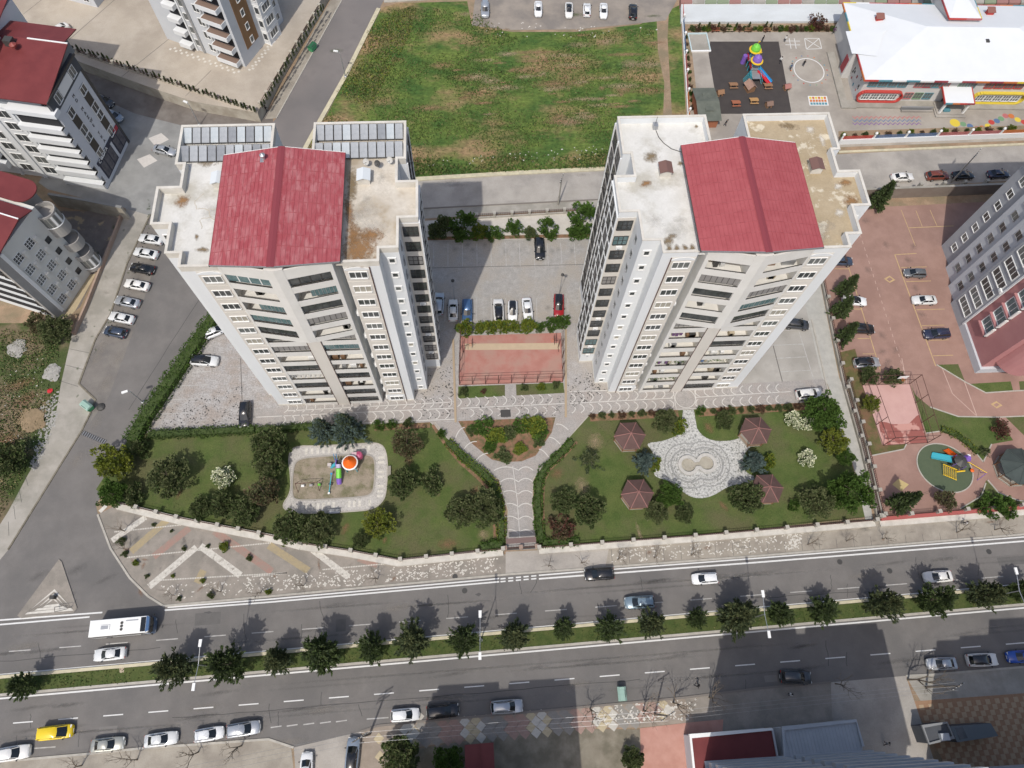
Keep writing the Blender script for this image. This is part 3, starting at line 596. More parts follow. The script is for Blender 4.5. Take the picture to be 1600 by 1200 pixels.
# ------------------------------------------------------------------ windows
WIN = {}
def win_mesh(wd, h, n, fm, gm, rows=1, ft=.09, sill=True):
    """frame proud of the wall, glass set back inside it; faces -y, origin bottom centre"""
    k = (wd, h, n, fm.name, gm.name, rows, ft)
    if k in WIN: return WIN[k]
    f = MB(); d0, d1 = -.09, .05
    f.box(-wd/2-ft, -wd/2, d0, d1, -ft, h+ft, fm); f.box(wd/2, wd/2+ft, d0, d1, -ft, h+ft, fm)
    f.box(-wd/2, wd/2, d0, d1, h, h+ft, fm); f.box(-wd/2, wd/2, d0-(.08 if sill else 0), d1, -ft, 0, fm)
    for i in range(1, n): x = -wd/2+wd*i/n; f.box(x-.045, x+.045, d0+.02, d1, 0, h, fm)
    for i in range(1, rows): z = h*i/rows; f.box(-wd/2, wd/2, d0+.03, d1, z-.03, z+.03, fm)
    g = MB().box(-wd/2, wd/2, -.03, .04, 0, h, gm)
    WIN[k] = (f.mesh('window'), g.mesh('pane')); return WIN[k]
GL_MIX = [GLD, GLD, GLG, GLC, GLT]
def window(parent, x, y, z, rot, wd, h, n=2, fm=None, gm=None, rows=1, ft=.09, name='window'):
    fm = fm or FRAME
    gm = gm or rnd.choice([GLD, GLD, GLG, GLD, GLC])
    f, g = win_mesh(wd, h, n, fm, gm, rows, ft)
    o = mobj(name, f, parent, (x, y, z), rot); mobj('pane', g, o); return o
AC_ME = None
def ac_unit(parent, x, y, z, rot):
    global AC_ME
    if not AC_ME:
        AC_ME = MB().box(-.4, .4, -.36, -.06, 0, .58, FRAME).lathe([(.2, 0), (.2, .01)], 12, METG, (-.08, -.37, .3)).box(-.3, -.25, -.1, 0, -.12, 0, METD).box(.25, .3, -.1, 0, -.12, 0, METD).mesh('air_conditioner')
    return mobj('air_conditioner', AC_ME, parent, (x, y, z), rot)

# ------------------------------------------------------------------ the two apartment towers (mirror images about one axis)
FH = 3.185; NF = 13; TOPZ = 41.4
FOOT = [(16.6, 46.3), (20.9, 46.3), (20.9, 49.3), (21.9, 49.3), (21.9, 47.7), (34.8, 47.7), (34.8, 46.3), (39.25, 46.3), (39.25, 48.2), (41.0, 48.2), (41.0, 52.3), (43.2, 52.3), (43.2, 57.7), (40.5, 57.7), (40.5, 61.1), (41.5, 61.1), (41.5, 67.2), (30.05, 67.2), (30.05, 62.6), (25.1, 62.6), (25.1, 67.2), (13.6, 67.2), (13.6, 61.2), (14.6, 61.2), (14.6, 57.75), (12.1, 57.75), (12.1, 52.3), (14.4, 52.3), (14.4, 48.1), (16.6, 48.1)]
WOODB = M('wood_balcony', (.2, .12, .07), rough=.8); CLO = [M('laundry_'+n, c, rough=.9) for n, c in (('white', (.6, .6, .58)), ('purple', (.14, .07, .16)), ('blue', (.12, .18, .3)), ('red', (.3, .07, .06)), ('sand', (.42, .36, .26)))]
def wigw(pts, n=5, a=.09):
    out = []
    for q0, q1 in zip(pts[:-1], pts[1:]):
        for i in range(n): out.append((q0[0]+(q1[0]-q0[0])*i/n+rnd.uniform(-a, a), q0[1]+(q1[1]-q0[1])*i/n+rnd.uniform(-a, a)))
    return out+[pts[-1]]
def tower(s, label, outer_deck, inner_deck, codes_out, codes_in):
    T = thing('apartment_tower', label, 'apartment tower', (5.75+s*28, 55, 0))
    def p(u, Y): return (s*(u-28), Y-55)
    def bx(mb, u0, u1, Y0, Y1, z0, z1, m): return mb.box(s*(u0-28), s*(u1-28), Y0-55, Y1-55, z0, z1, m)
    foot = [p(*q) for q in FOOT]
    MB().prism(foot, 0, TOPZ, WALLW).obj('wall', T)
    # cream facing: the window column strips
    cl = MB()
    bx(cl, 17.9, 20.9, 46.26, 46.3, 3.0, 41.2, CREAM); bx(cl, 34.8, 37.7, 46.26, 46.3, 3.0, 41.2, CREAM)
    bx(cl, 12.1, 14.4, 52.26, 52.3, 3.2, 41.2, CREAM); bx(cl, 12.06, 12.1, 52.3, 57.75, 3.2, 41.2, CREAM); bx(cl, 13.56, 13.6, 61.2, 67.2, 3.2, 41.2, CREAM)
    for k in range(1, NF+1):
        for u0, u1, Y in ((17.9, 20.9, 46.26), (34.8, 37.7, 46.26)):
            bx(cl, u0, u1, Y-.03, Y, FH*k-.06, FH*k, PARA)
    cl.obj('cream_facing', T)
    # arched window heads at the top of each column
    for uc in (19.35, 36.25):
        ah = MB()
        pts = [(uc-1.45+2.9*i/8, 40.95+.42*math.sin(math.pi*i/8)) for i in range(9)]
        for a, b in zip(pts[:-1], pts[1:]):
            ah.hexa([(*p(a[0], 46.18), 40.75), (*p(b[0], 46.18), 40.75), (*p(b[0], 46.26), 40.75), (*p(a[0], 46.26), 40.75), (*p(a[0], 46.18), a[1]), (*p(b[0], 46.18), b[1]), (*p(b[0], 46.26), b[1]), (*p(a[0], 46.26), a[1])], WALLW)
        ah.obj('arched_head', T)
    for u in (34.75, 17.85): MB().tube((*p(u, 46.2), .2), (*p(u, 46.2), 41.3), .07, .07, 6, IRON).obj('downpipe', T)
    # roof decks
    mid = 28.0
    Oi = [q for q in FOOT if q[0] <= mid]
    inner_poly = [(16.6, 46.5), (mid, 46.5), (mid, 62.6), (25.1, 62.6), (25.1, 67.2), (13.6, 67.2), (13.6, 61.2), (14.6, 61.2), (14.6, 57.75), (12.1, 57.75), (12.1, 52.3), (14.4, 52.3), (14.4, 48.1), (16.6, 48.1)]
    outer_poly = [(mid, 46.5), (39.25, 46.5), (39.25, 48.2), (41.0, 48.2), (41.0, 52.3), (43.2, 52.3), (43.2, 57.7), (40.5, 57.7), (40.5, 61.1), (41.5, 61.1), (41.5, 67.2), (30.05, 67.2), (30.05, 62.6), (mid, 62.6)]
    d1 = MB().sheet([p(*q) for q in inner_poly], TOPZ+.02, inner_deck).obj('roof_deck', T)
    d2 = MB().sheet([p(*q) for q in outer_poly], TOPZ+.02, outer_deck).obj('roof_deck', T)
    pr = MB()
    n = len(FOOT); ctr = .16
    sgn = 1 if area2(FOOT) > 0 else -1
    off = []
    for i in range(n):
        a, b, c = Vector(FOOT[i-1]), Vector(FOOT[i]), Vector(FOOT[(i+1) % n])
        n1 = Vector((-(b-a).y, (b-a).x)).normalized()*sgn; n2 = Vector((-(c-b).y, (c-b).x)).normalized()*sgn
        off.append(b+(n1+n2)/max(.3, 1+n1.dot(n2))*1.0)
    skip_front = lambda a, b: (abs(a[1]-47.7) < .01 and abs(b[1]-47.7) < .01) or {a[0], b[0]} <= {20.9, 21.9} or ({a[1], b[1]} == {47.7, 46.3}) or ({a[1], b[1]} == {49.3, 47.7})
    for i in range(n):
        a, b = FOOT[i], FOOT[(i+1) % n]; ia = [a[k]+(off[i][k]-a[k])*.26 for k in (0, 1)]; ib = [b[k]+(off[(i+1) % n][k]-b[k])*.26 for k in (0, 1)]
        if skip_front(a, b): continue
        h = .95 if s < 0 or True else .8
        oa = [a[k]-(off[i][k]-a[k])*.06 for k in (0, 1)]; ob = [b[k]-(off[(i+1) % n][k]-b[k])*.06 for k in (0, 1)]
        pr.hexa([(*p(*q), z) for z in (TOPZ, TOPZ+h) for q in (a, b, ib, ia)], PARA if s < 0 else WALLW)
        pr.hexa([(*p(*q), z) for z in (TOPZ+h, TOPZ+h+.12) for q in (oa, ob, ib, ia)], PARA)
    pr.obj('parapet', T, weld=True)
    # attic and gable roof
    at_ = MB(); bx(at_, 21.6, 35.0, 46.9, 61.2, TOPZ, 43.0, WALLW); at_.obj('attic_wall', T)
    for Y in (50, 56): window(T, s*(21.6-28), Y-55, 41.75, -s*math.pi/2, 1.3, .7, 2, FRAME, GLD)
    RZ, EZ, uc = 44.3, 43.05, 28.3
    rf = MB(); th = .12; RM = ROOFW if s < 0 else ROOFR
    E0, E1 = 20.9, 35.55
    for ua, ub, za, zb in ((E0, uc, EZ, RZ), (uc, E1, RZ, EZ)):
        fa = 44.7 if ua == uc else 45.95; fb = 44.7 if ub == uc else 45.95
        q = [(*p(ua, fa), za), (*p(ub, fb), zb), (*p(ub, 61.75), zb), (*p(ua, 61.75), za)]
        rf.hexa([(x, y, z-th) for x, y, z in q]+q, RM)
    ro = rf.obj('roof', T)
    rb = MB(); ns = 15
    for ua, ub, za, zb in ((E0, uc, EZ, RZ), (uc, E1, RZ, EZ)):
        for i in range(ns+1):
            t = i/ns; u = ua+(ub-ua)*t; z = za+(zb-za)*t; f = 45.95-1.25*(1-abs(u-uc)/7.4)+.06
            rb.hexa([(*p(u+a, Y), z+b+.004) for b in (0, .035) for a, Y in ((-.02, f), (.02, f), (.02, 61.7), (-.02, 61.7))], RM)
    rb.obj('standing_seam', ro, kind='stuff')
    lp = MB()
    for ua, ub, za, zb in ((E0, uc, EZ, RZ), (uc, E1, RZ, EZ)):
        for Y in np.arange(47.6, 61.4, 1.55): lp.hexa([(*p(u, Y+d), z+b+.003) for b in (0, .022) for u, z, d in ((ua, za, -.04), (ub, zb, -.04), (ub, zb, .04), (ua, za, .04))], ROOFL)
    lp.obj('panel_lap', ro, kind='stuff')
    rc = MB()
    f = [(*p(uc-.42, 44.68), RZ-.02), (*p(uc, 44.66), RZ+.07), (*p(uc+.42, 44.68), RZ-.02)]; g = [(x, 61.8-55, z) for x, y, z in f]
    rc.face([f[0], f[1], g[1], g[0]], ROOFC).face([f[1], f[2], g[2], g[1]], ROOFC); rc.obj('ridge_cap', ro)
    tr = MB()
    for ua, ub, za, zb in ((E0, uc, EZ, RZ), (uc, E1, RZ, EZ)):
        fa = 44.7 if ua == uc else 45.95; fb = 44.7 if ub == uc else 45.95
        for Ya, Yb in ((fa-.03, fb-.03), (61.78, 61.78)):
            tr.hexa([(*p(u, Y+d), z+b) for b in (-.24, .02) for u, Y, z, d in ((ua, Ya, za, 0), (ub, Yb, zb, 0), (ub, Yb, zb, .05), (ua, Ya, za, .05))], FRAME if Ya > 50 else METG)
    for u in (E0, E1): bx(tr, u-.05, u+.05, 45.9, 61.75, EZ-.26, EZ+.0, METD)
    tr.obj('eaves_trim', ro)
    # window columns
    for k in range(NF):
        z = FH*k+.85
        for uc_ in (19.35, 36.25):
            window(T, s*(uc_-28), 46.26-55, z, 0, 2.05, 1.25, 3, FRAME)
        window(T, s*(15.4-28), 48.1-55, z+.25, 0, .62, .82, 1, FRAME, ft=.22)
        if k:
            window(T, s*(13.2-28), 52.26-55, z-.2, 0, 1.8, 1.75, 3, FRAMED, rnd.choice([GLD, GLD, GLT, BLIND, GLD]), rows=2, ft=.05)
            window(T, s*(12.06-28), 55.0-55, z-.3, -s*math.pi/2, 1.9, 1.9, 2, FRAMED, rnd.choice([GLD, BLIND, GLG]), rows=2, ft=.05)
            window(T, s*(12.06-28), 57.0-55, z-.3, -s*math.pi/2, 1.0, 1.9, 1, FRAMED, GLD, rows=2, ft=.05)
            window(T, s*(12.06-28), 53.2-55, z-.3, -s*math.pi/2, 1.0, 1.9, 1, FRAMED, GLG, rows=2, ft=.05)
            for Y in (62.6, 65.5): window(T, s*(13.56-28), Y-55, z-.3, -s*math.pi/2, 2.3, 1.9, 3, FRAMED, rnd.choice([GLD, BLIND, GLG]), rows=2, ft=.05)
            window(T, s*(14.4-28), 50.2-55, z, -s*math.pi/2, .7, 1.2, 1, METG, GLD, ft=.04)
            window(T, s*(40.1-28), 48.2-55, z, 0, .35, 1.3, 1, FRAME, GLG, ft=.03); window(T, s*(42.2-28), 52.3-55, z, 0, .8, 1.2, 1, FRAME, GLD)
        if k and k % 3 != 0:
            ac_unit(T, s*(13.2-28), 52.26-55, z-.95, 0) if rnd.random() < .35 else None
        if rnd.random() < (.75 if k < 6 else .2): ac_unit(T, s*(20.9-28), 46.9-55, z-.2, s*math.pi/2)
    slb = MB()      # vertical fins on the inner flank
    for Y in (52.32, 54.0, 56.2, 57.7): bx(slb, 11.9, 12.1, Y-.09, Y+.09, 3.2, 41.4, WALLW)
    for Y in (61.3, 64.05, 67.1): bx(slb, 13.4, 13.6, Y-.09, Y+.09, 3.2, 41.4, WALLW)
    for k in range(1, NF+1): bx(slb, 11.92, 12.1, 52.3, 57.75, FH*k-.12, FH*k+.12, WALLW)
    slb.obj('facade_fin', T)
    # balcony bay: back wall cream, slabs, parapets, centre pier
    bwall = MB(); bx(bwall, 21.95, 34.75, 47.62, 47.7, 0, 43, M('balcony_wall', (.56, .50, .385), (.60, .54, .43), .5, rough=.9)); bwall.obj('balcony_wall', T)
    U0, U1, UC = 21.9, 34.8, 28.3
    def fy(u, k): # plan of the balcony front at floor k: flat below, a prow above
        if k < 8: return 46.12
        return 46.05-1.25*(1-abs(u-UC)/6.45)
    pier = MB(); bx(pier, UC-.95, UC+.95, 46.0, 47.65, 0, 25.4, CREAM)
    pw = [p(UC-1.05, fy(UC-1.05, 9)-.03), p(UC, fy(UC, 9)-.03), p(UC+1.05, fy(UC+1.05, 9)-.03), p(UC+1.05, 47.65), p(UC-1.05, 47.65)]
    pier.prism(pw, 25.4, 43.25, BALC, bottom=True)
    for u0, u1 in ((U0, U0+.45), (U1-.3, U1)):
        ue = u0 if u0 == U0 else u1
        pier.prism([p(u0, fy(u0, 9)-.02), p(u1, fy(u1, 9)-.02), p(u1, 47.65), p(u0, 47.65)], 25.4, 43.0, BALC, bottom=True)
        bx(pier, u0, u1, 46.08, 47.65, 0, 25.4, BALC)
    for d in (-.98, .98): bx(pier, UC+d-.04, UC+d+.04, 45.96, 46.0, 0, 25.3, IRON)
    pier.obj('pier', T)
    bays = ((U0+.45, UC-.95), (UC+.95, U1-.3))
    for k in range(NF+1):
        z0 = FH*k
        for (a, b) in bays:
            fa, fb = fy(a, k), fy(b, k); slab = MB(); par = MB(); rail = MB()
            if k == NF:
                par.hexa([(*p(u, Y), z) for z in (z0-.35, 43.0) for u, Y in ((a, fa), (b, fb), (b, fb+.2), (a, fa+.2))], BALC); par.obj('lintel', T); continue
            zb = z0-.3 if k else 0
            slab.prism([p(a, fa+.1), p(b, fb+.1), p(b, 47.64), p(a, 47.64)], zb, z0-.02 if k else .1, BALC, bottom=True)
            par.hexa([(*p(u, Y), z) for z in (zb, z0+.98) for u, Y in ((a, fa), (b, fb), (b, fb+.14), (a, fa+.14))], BALC)
            for zz in (1.07, 1.17):
                rail.hexa([(*p(u, Y), z0+zz+d) for d in (0, .05) for u, Y in ((a, fa-.02), (b, fb-.02), (b, fb+.04), (a, fa+.04))], METD)
            for i in range(9):
                u = a+(b-a)*i/8; Y = fy(u, k)+.03; x, y = p(u, Y); rail.box(x-.025, x+.025, y-.02, y+.02, z0+.98, z0+1.2, METD)
            slab.obj('balcony_slab', T); par.obj('balcony_parapet', T); rail.obj('balcony_rail', T)
    # partition across the lower bays' ends and the glazing of each balcony
    gmat = {'t': GLT, 'd': GLD, 'g': BLIND, 'h': GLT, 'w': FRAME}
    for bay, codes in (((bays[1]), codes_out), ((bays[0]), codes_in)):
        a, b = bay
        for k in range(NF):
            c = codes[NF-1-k]; z0 = FH*k+1.22; z1 = FH*(k+1)-.36
            if c == 'o':
                q = MB(); zz = FH*k+.02
                for _ in range(rnd.choice([1, 2, 2, 3])):
                    u = rnd.uniform(a+.4, b-.9); m_ = rnd.choice([METD, FRAME, WOODB, METG, CLO[0], CLO[4]]); bx(q, u, u+rnd.uniform(.4, .9), 46.7, 47.3, zz, zz+rnd.uniform(.7, 1.5), m_)
                if rnd.random() < .16:
                    for i in range(rnd.choice([2, 3, 4])):
                        u = a+.5+i*.55; Y = fy(u, k)+.3
                        if u < b-.6: bx(q, u, u+.42, Y, Y+.03, z0+.25-rnd.uniform(0, .3), z0+.95, rnd.choice(CLO))
                q.obj('balcony_clutter', T, kind='stuff'); continue
            a0 = a+(b-a)*.33 if c == 'h' else a
            if c == 'h' and s < 0: a0, b0 = a, a+(b-a)*.62
            else: b0 = b
            npn = 4 if k == NF-1 else (7 if c != 'd' else 6)
            ff = lambda u: fy(u, k)+.2
            gm_ = MB()
            if c != 'w':
                gm_.hexa([(*p(u, Y), z) for z in (z0, z1) for u, Y in ((a0, ff(a0)), (b0, ff(b0)), (b0, ff(b0)+.03), (a0, ff(a0)+.03))], gmat[c])
            fr = MB(); fm_ = FRAME if (c == 't' and k == NF-1) else (METG if c in 'th' else (FRAMED if c != 'w' else FRAME))
            for i in range(npn+1):
                u = a0+(b0-a0)*i/npn; x, y = p(u, ff(u)); hw = .06 if k == NF-1 else .03
                fr.box(x-hw, x+hw, y-.03, y+.05, z0, z1, fm_)
            if c == 'w':
                for i in range(npn):
                    for q in (0, 1):
                        ua, ub = a0+(b0-a0)*(i+q)/npn, a0+(b0-a0)*(i+1-q)/npn
                        fr.tube((*p(ua, ff(ua)), z0), (*p(ub, ff(ub)), z1), .035, .035, 4, fm_)
            go = fr.obj('balcony_glazing', T)
            if c != 'w': gm_.obj('pane', go)
    # things kept on the open balconies: plants in a row
    pl = MB(); LFp = LF_GREEN
    if s > 0:
        for bay, k in ((bays[0], 3), (bays[1], 3), (bays[0], 1)):
            for i in range(8):
                u = bay[0]+.4+i*.62; x, y = p(u, 46.5)
                for q in range(14):
                    a = rnd.uniform(0, 6.28); r = rnd.uniform(.05, .3); zz = FH*k+.9+rnd.uniform(.1, .75)
                    pl.face([(x+r*math.cos(a), y+r*math.sin(a)*.6, zz), (x+(r+.18)*math.cos(a+.3), y+(r+.18)*math.sin(a+.3)*.6, zz+.1), (x+(r+.1)*math.cos(a-.4), y+(r+.1)*math.sin(a-.4)*.6, zz+.2)], LFp)
        pl.obj('balcony_plant', T, kind='stuff')
    # base course and ground floor door
    bs = MB(); 
    for i in range(len(FOOT)):
        a, b = FOOT[i], FOOT[(i+1) % len(FOOT)]
        if skip_front(a, b): continue
        bs.ribbon([p(*a), p(*b)], .1, 0, .5, PARA)
    bs.obj('base_course', T)
    # roof house of the lift vent, stains
    vm = M('vent_white', (.6, .63, .64), rough=.6) if s < 0 else M('vent_brown', (.17, .095, .08), rough=.6)
    for (u, Y) in ((18.7, 58.8), (38.0, 58.8)):
        if s < 0 and u > 30: u = 36.2
        v = MB(); bx(v, u-.7, u+.7, Y-.7, Y+.7, TOPZ, TOPZ+1.0, PARA)
        for a, b, za, zb in ((u-.85, u, 1.05, 1.4), (u, u+.85, 1.4, 1.05)):
            q = [(*p(a, Y-.9), TOPZ+za), (*p(b, Y-.9), TOPZ+zb), (*p(b, Y+.9), TOPZ+zb), (*p(a, Y+.9), TOPZ+za)]
            v.hexa([(x, y, z-.06) for x, y, z in q]+q, vm)
        v.obj('roof_vent', T)
    def blob(u, Y, r, m, sx=1.0, n=13):
        m = {RUST.name: SF_RUST, STAIN.name: SF_DARK, DECKW.name: SF_PALE}.get(m.name, m)
        patch(*p(u, Y), TOPZ+.024+rnd.uniform(0, .004), r*1.7*sx, r*1.7, m, rnd.uniform(-.3, .3), T)
    for _ in range(16):
        uu, YY = rnd.uniform(16, 40), rnd.uniform(48.5, 61); blob(uu, YY, rnd.uniform(.5, 1.5), SF_GREY, rnd.uniform(.6, 1.8)) if not 20.5 < uu < 36 else None
    if s < 0:
        blob(19.0, 48.6, 2.2, RUST, .95); blob(19.8, 50.6, 1.8, RUST, .5); blob(17.8, 50.6, 1.0, RUST, 1.7); blob(20.4, 54, 2.6, RUST, .2); blob(20.2, 58, 2.6, STAIN, .25)
        blob(40.4, 56.3, .9, RUST); blob(38.2, 62.3, .8, STAIN, 1.6); blob(38.1, 51.0, .5, STAIN, .5); blob(37.2, 49.2, .4, STAIN, 2)
        q = MB()
        for pts in ([(35.6, 52.9), (36.8, 53.8), (37.9, 53.6)], [(36.8, 53.8), (37.3, 55.0), (38.5, 55.1)], [(35.7, 54.9), (37.3, 55)], [(38, 57.4), (38.9, 56.2), (38.6, 55)], [(37.6, 52.2), (38, 53.5)]):
            q.ribbon([p(*v) for v in wigw(pts)], .1, 0, TOPZ+.03, M('crack_tan', (.40, .355, .28), (.5, .46, .38), 2, rough=1), flat=True)
        q.obj('crack', T)
    else:
        for a in ((17.4, 61.4, .85, STAIN, 1.2), (21.0, 60.2, .4, STAIN, 1), (16.2, 57.2, .5, RUST, 1.6), (18.3, 49.2, .45, STAIN, 1.6), (41.6, 56.6, .55, RUST, 1.5), (41.6, 53.7, .95, RUST, 1.1), (36.2, 66.0, .6, STAIN, 2.2), (24.0, 66.2, .35, STAIN, .7), (17.7, 48.5, .6, STAIN, 1.3), (39.1, 60.0, .45, STAIN, .8)): blob(*a)
        for i, u in enumerate((17.7, 18.6, 19.7, 20.5)): blob(u, 47.4, .7, STAIN, .5)
        for a in ((40.2, 63.5, 1.0, DECKW, .35), (40.5, 56.0, .5, DECKW, 1.2), (39.7, 52, .6, DECKW, 1.1), (39.0, 65.3, .6, DECKW, 1)): blob(*a)
        q = MB(); q.path([(*p(u, Y), TOPZ+.06) for u, Y in ((18.6, 65.7), (18.8, 64.6), (19.3, 63.6), (20.2, 62.6), (21.5, 62.0))], .05, 5, METD); q.obj('roof_cable', T)
        a = MB(); bx(a, 18.2, 18.8, 65.8, 66.5, TOPZ, TOPZ+.7, METG); a.tube((*p(18.5, 66.3), TOPZ), (*p(18.5, 66.3), TOPZ+1.8), .04, .03, 5, METD); a.obj('roof_antenna', T)
    return T
TL = tower(-1, 'left apartment tower with red ridge roof between cracked white and rusty decks', DECKW, DECKB, 'tohtddgodwdoo', 'dhdgogtoododd')
TR = tower(1, 'right apartment tower with red ridge roof between white and tan decks', DECKT, DECKW, 'oogtdoodoooodd'[:13], 'ogdodgooooooo')

# solar collectors in four rows on the left tower
SG = M('collector_glass', (.26, .275, .29), (.38, .395, .405), .9, (.32, .335, .35), .3, rough=.4, spec=.5)
SG2 = M('collector_glass_pale', (.36, .40, .42), (.46, .49, .50), .9, rough=.4, spec=.5); SG3 = M('collector_glass_dark', (.18, .19, .205), (.26, .275, .29), .8, rough=.4, spec=.5)
pan = thing('solar_collector', '', 'solar collector', (0, 0, 0))
fb = MB(); tl = .16
def slope(x, y): return .3+(y+1.0)*.33
fb.hexa([(x, y, slope(x, y)+d) for d in (-.08, 0) for x, y in ((-.52, -1), (.52, -1), (.52, 1), (-.52, 1))], METD)
for x in (-.45, .45): fb.tube((x, .9, 0), (x, .9, .9), .03, .03, 4, METG); fb.tube((x, -.95, 0), (x, -.95, .28), .03, .03, 4, METG)
fb.obj('frame', pan)
MB().hexa([(x, y, slope(x, y)+d) for d in (.004, .03) for x, y in ((-.47, -.95), (.47, -.95), (.47, .95), (-.47, .95))], SG).obj('collector_glass', pan)
first = True
for Y, r in ((65.9, 'rear'), (63.0, 'front')):
    for u0, side in ((30.9, 'left'), (14.5, 'right')):
        for i in range(10):
            u = u0+i*1.095; x = 5.75-u
            lb = 'solar collector in the %s row on the %s rear wing of the left tower' % (r, side)
            if first: o = pan; first = False; o.location = (x, Y, TOPZ+.03); o['label'] = lb; o['group'] = 'solar collectors on the left tower'
            else: o = dup(pan, (x, Y, TOPZ+.03), 0, lb, 'solar collectors on the left tower')
            recolor([c for c in kids(o) if c.name.startswith('collector_glass')][0], rnd.choice([SG, SG, SG2, SG3]))
# satellite dishes, steel chimney
def dish(x, y, z, lab, m):
    t = thing('satellite_dish', lab, 'satellite dish', (x, y, z), R(-25))
    MB().tube((0, 0, 0), (0, 0, .75), .04, .04, 6, METG).obj('mast', t)
    d = MB(); i0 = len(d.v)
    prof = [(0.001, 0), (.3, .05), (.55, .17)]
    d.lathe([(.42, .16), (.24, .06), (.001, .03)], 14, m); d.lathe([(.42, .16), (.38, .14), (.2, .02), (.001, -.02)], 14, m)
    me = d.mesh('reflector', True); me.transform(Matrix.Translation((0, -.05, .85)) @ Matrix.Rotation(R(50), 4, 'X')); mobj('reflector', me, t)
    MB().tube((0, -.1, .8), (0, -.75, 1.2), .025, .02, 5, METD).obj('feed_arm', t)
GP = (5.75, 0)
DISHW = M('dish_grey', (.46, .45, .42), rough=.6)
dish(5.75-18.4, 61.0, TOPZ, 'white satellite dish behind the pale roof vent, left of the dark dish', DISHW)
dish(5.75-17.0, 60.7, TOPZ, 'dark grey satellite dish between two white ones on the left tower', METD)
dish(5.75-15.5, 61.2, TOPZ, 'white satellite dish nearest the right parapet of the left tower', DISHW)
t = thing('steel_chimney', 'shiny steel chimney cowl poking through the left tower red roof', 'chimney', (-24.6, 60.2, 43.7))
MB().box(-.45, .45, -.45, .45, -.2, .25, METG).obj('collar', t); MB().lathe([(.2, .2), (.2, .9)], 12, METG).obj('flue', t); MB().lathe([(.34, .9), (.34, 1.02), (.02, 1.25)], 12, METG).obj('cowl', t)
# ------------------------------------------------------------------ neighbouring buildings
def bldg(name, label, px=None, xy=None, dirv=(1, 0)):
    x, y = xy if xy else at(*px)
    return thing(name, label, 'building', (x, y, 0), math.atan2(dirv[1], dirv[0]))
GREYW = M('wall_bluegrey', (.56, .575, .60), (.59, .605, .63), .3, fine=.03, rough=.85)
GREYD = M('wall_darkgrey', (.075, .08, .088), (.09, .095, .105), .5, rough=.85)
BROWNP = M('panel_brown', (.07, .06, .048), rough=.7)
# L1: white and blue-grey block with maroon roof, top left. local x runs left along the front, y back
def to_left(e):  # empties are rotated so that local -x is 'left'; build with x negative
    return e
L1 = bldg('apartment_block', 'white apartment block with maroon roof and blue-grey lettered side wall', xy=(-69.5, 93.5), dirv=(.981, -.193))
D1 = 11.0; H1 = 21.2
MB().prism([(-32, 0), (-.6, 0), (-.6, .5), (0, .5), (0, D1), (-32, D1)], 0, 18.2, WALLW).obj('wall', L1)
MB().box(-34, -2.4, .9, 14.5, 18.2, H1, M('wall_slate', (.19, .20, .215), (.22, .235, .25), .6, rough=.85)).obj('attic_wall', L1)
sw = MB(); sw.box(0, .12, .0, D1+.1, 0, 18.0, GREYW); sw.box(-.4, .14, -.02, D1+.12, 18.0, H1-.1, GREYD); sw.box(.12, .2, D1-.55, D1+.1, 0, 18, METD); sw.obj('side_wall', L1)
rz = H1+.05
rf = MB(); Yr = D1+.0
for ya, yb, za, zb, x1 in ((-.6, Yr, rz, rz+2.0, .5), (Yr, 15.5, rz+2.0, rz+1.1, -.3)):
    q = [(-36, ya, za), (x1, ya, za), (x1, yb, zb), (-36, yb, zb)]
    rf.hexa([(x, y, z-.18) for x, y, z in q]+q, ROOFD)
ro = rf.obj('roof', L1)
MB().box(-6.5, .5, Yr-.1, Yr+.15, rz+2.0, rz+2.1, FRAME).obj('ridge_cap', ro)
MB().box(.5, .62, -.6, Yr, rz-.25, rz+.1, METD).obj('verge_board', ro)
sk = MB().box(-9.6, -8.2, 9.0, 10.2, rz+1.4, rz+2.8, METD).lathe([(.5, 2.7), (.6, 3.1), (.02, 3.5)], 10, M('dome_red', (.25, .06, .05), rough=.4), (-7.6, 8.6, rz-.4)); sk.obj('chimney', ro)
pent = MB().box(-22, -11, 4, 10.5, rz, rz+3.4, GREYW); pent.obj('penthouse_wall', L1)
q = [(-22.4, 3.2, rz+3.4), (-10.4, 3.2, rz+3.4), (-10.4, 11, rz+4.4), (-22.4, 11, rz+4.4)]
MB().hexa([(x, y, z-.15) for x, y, z in q]+q, ROOFD).obj('penthouse_roof', L1)
q = [(-26, 11, rz+3.0), (-11.5, 11, rz+3.0), (-11.5, 19, rz+4.2), (-26, 19, rz+4.2)]
MB().hexa([(x, y, z-.15) for x, y, z in q]+q, ROOFD).obj('penthouse_roof', L1); MB().box(-26, -12, 11.3, 18.6, 12, rz+3.0, GREYW).obj('penthouse_wall', L1)
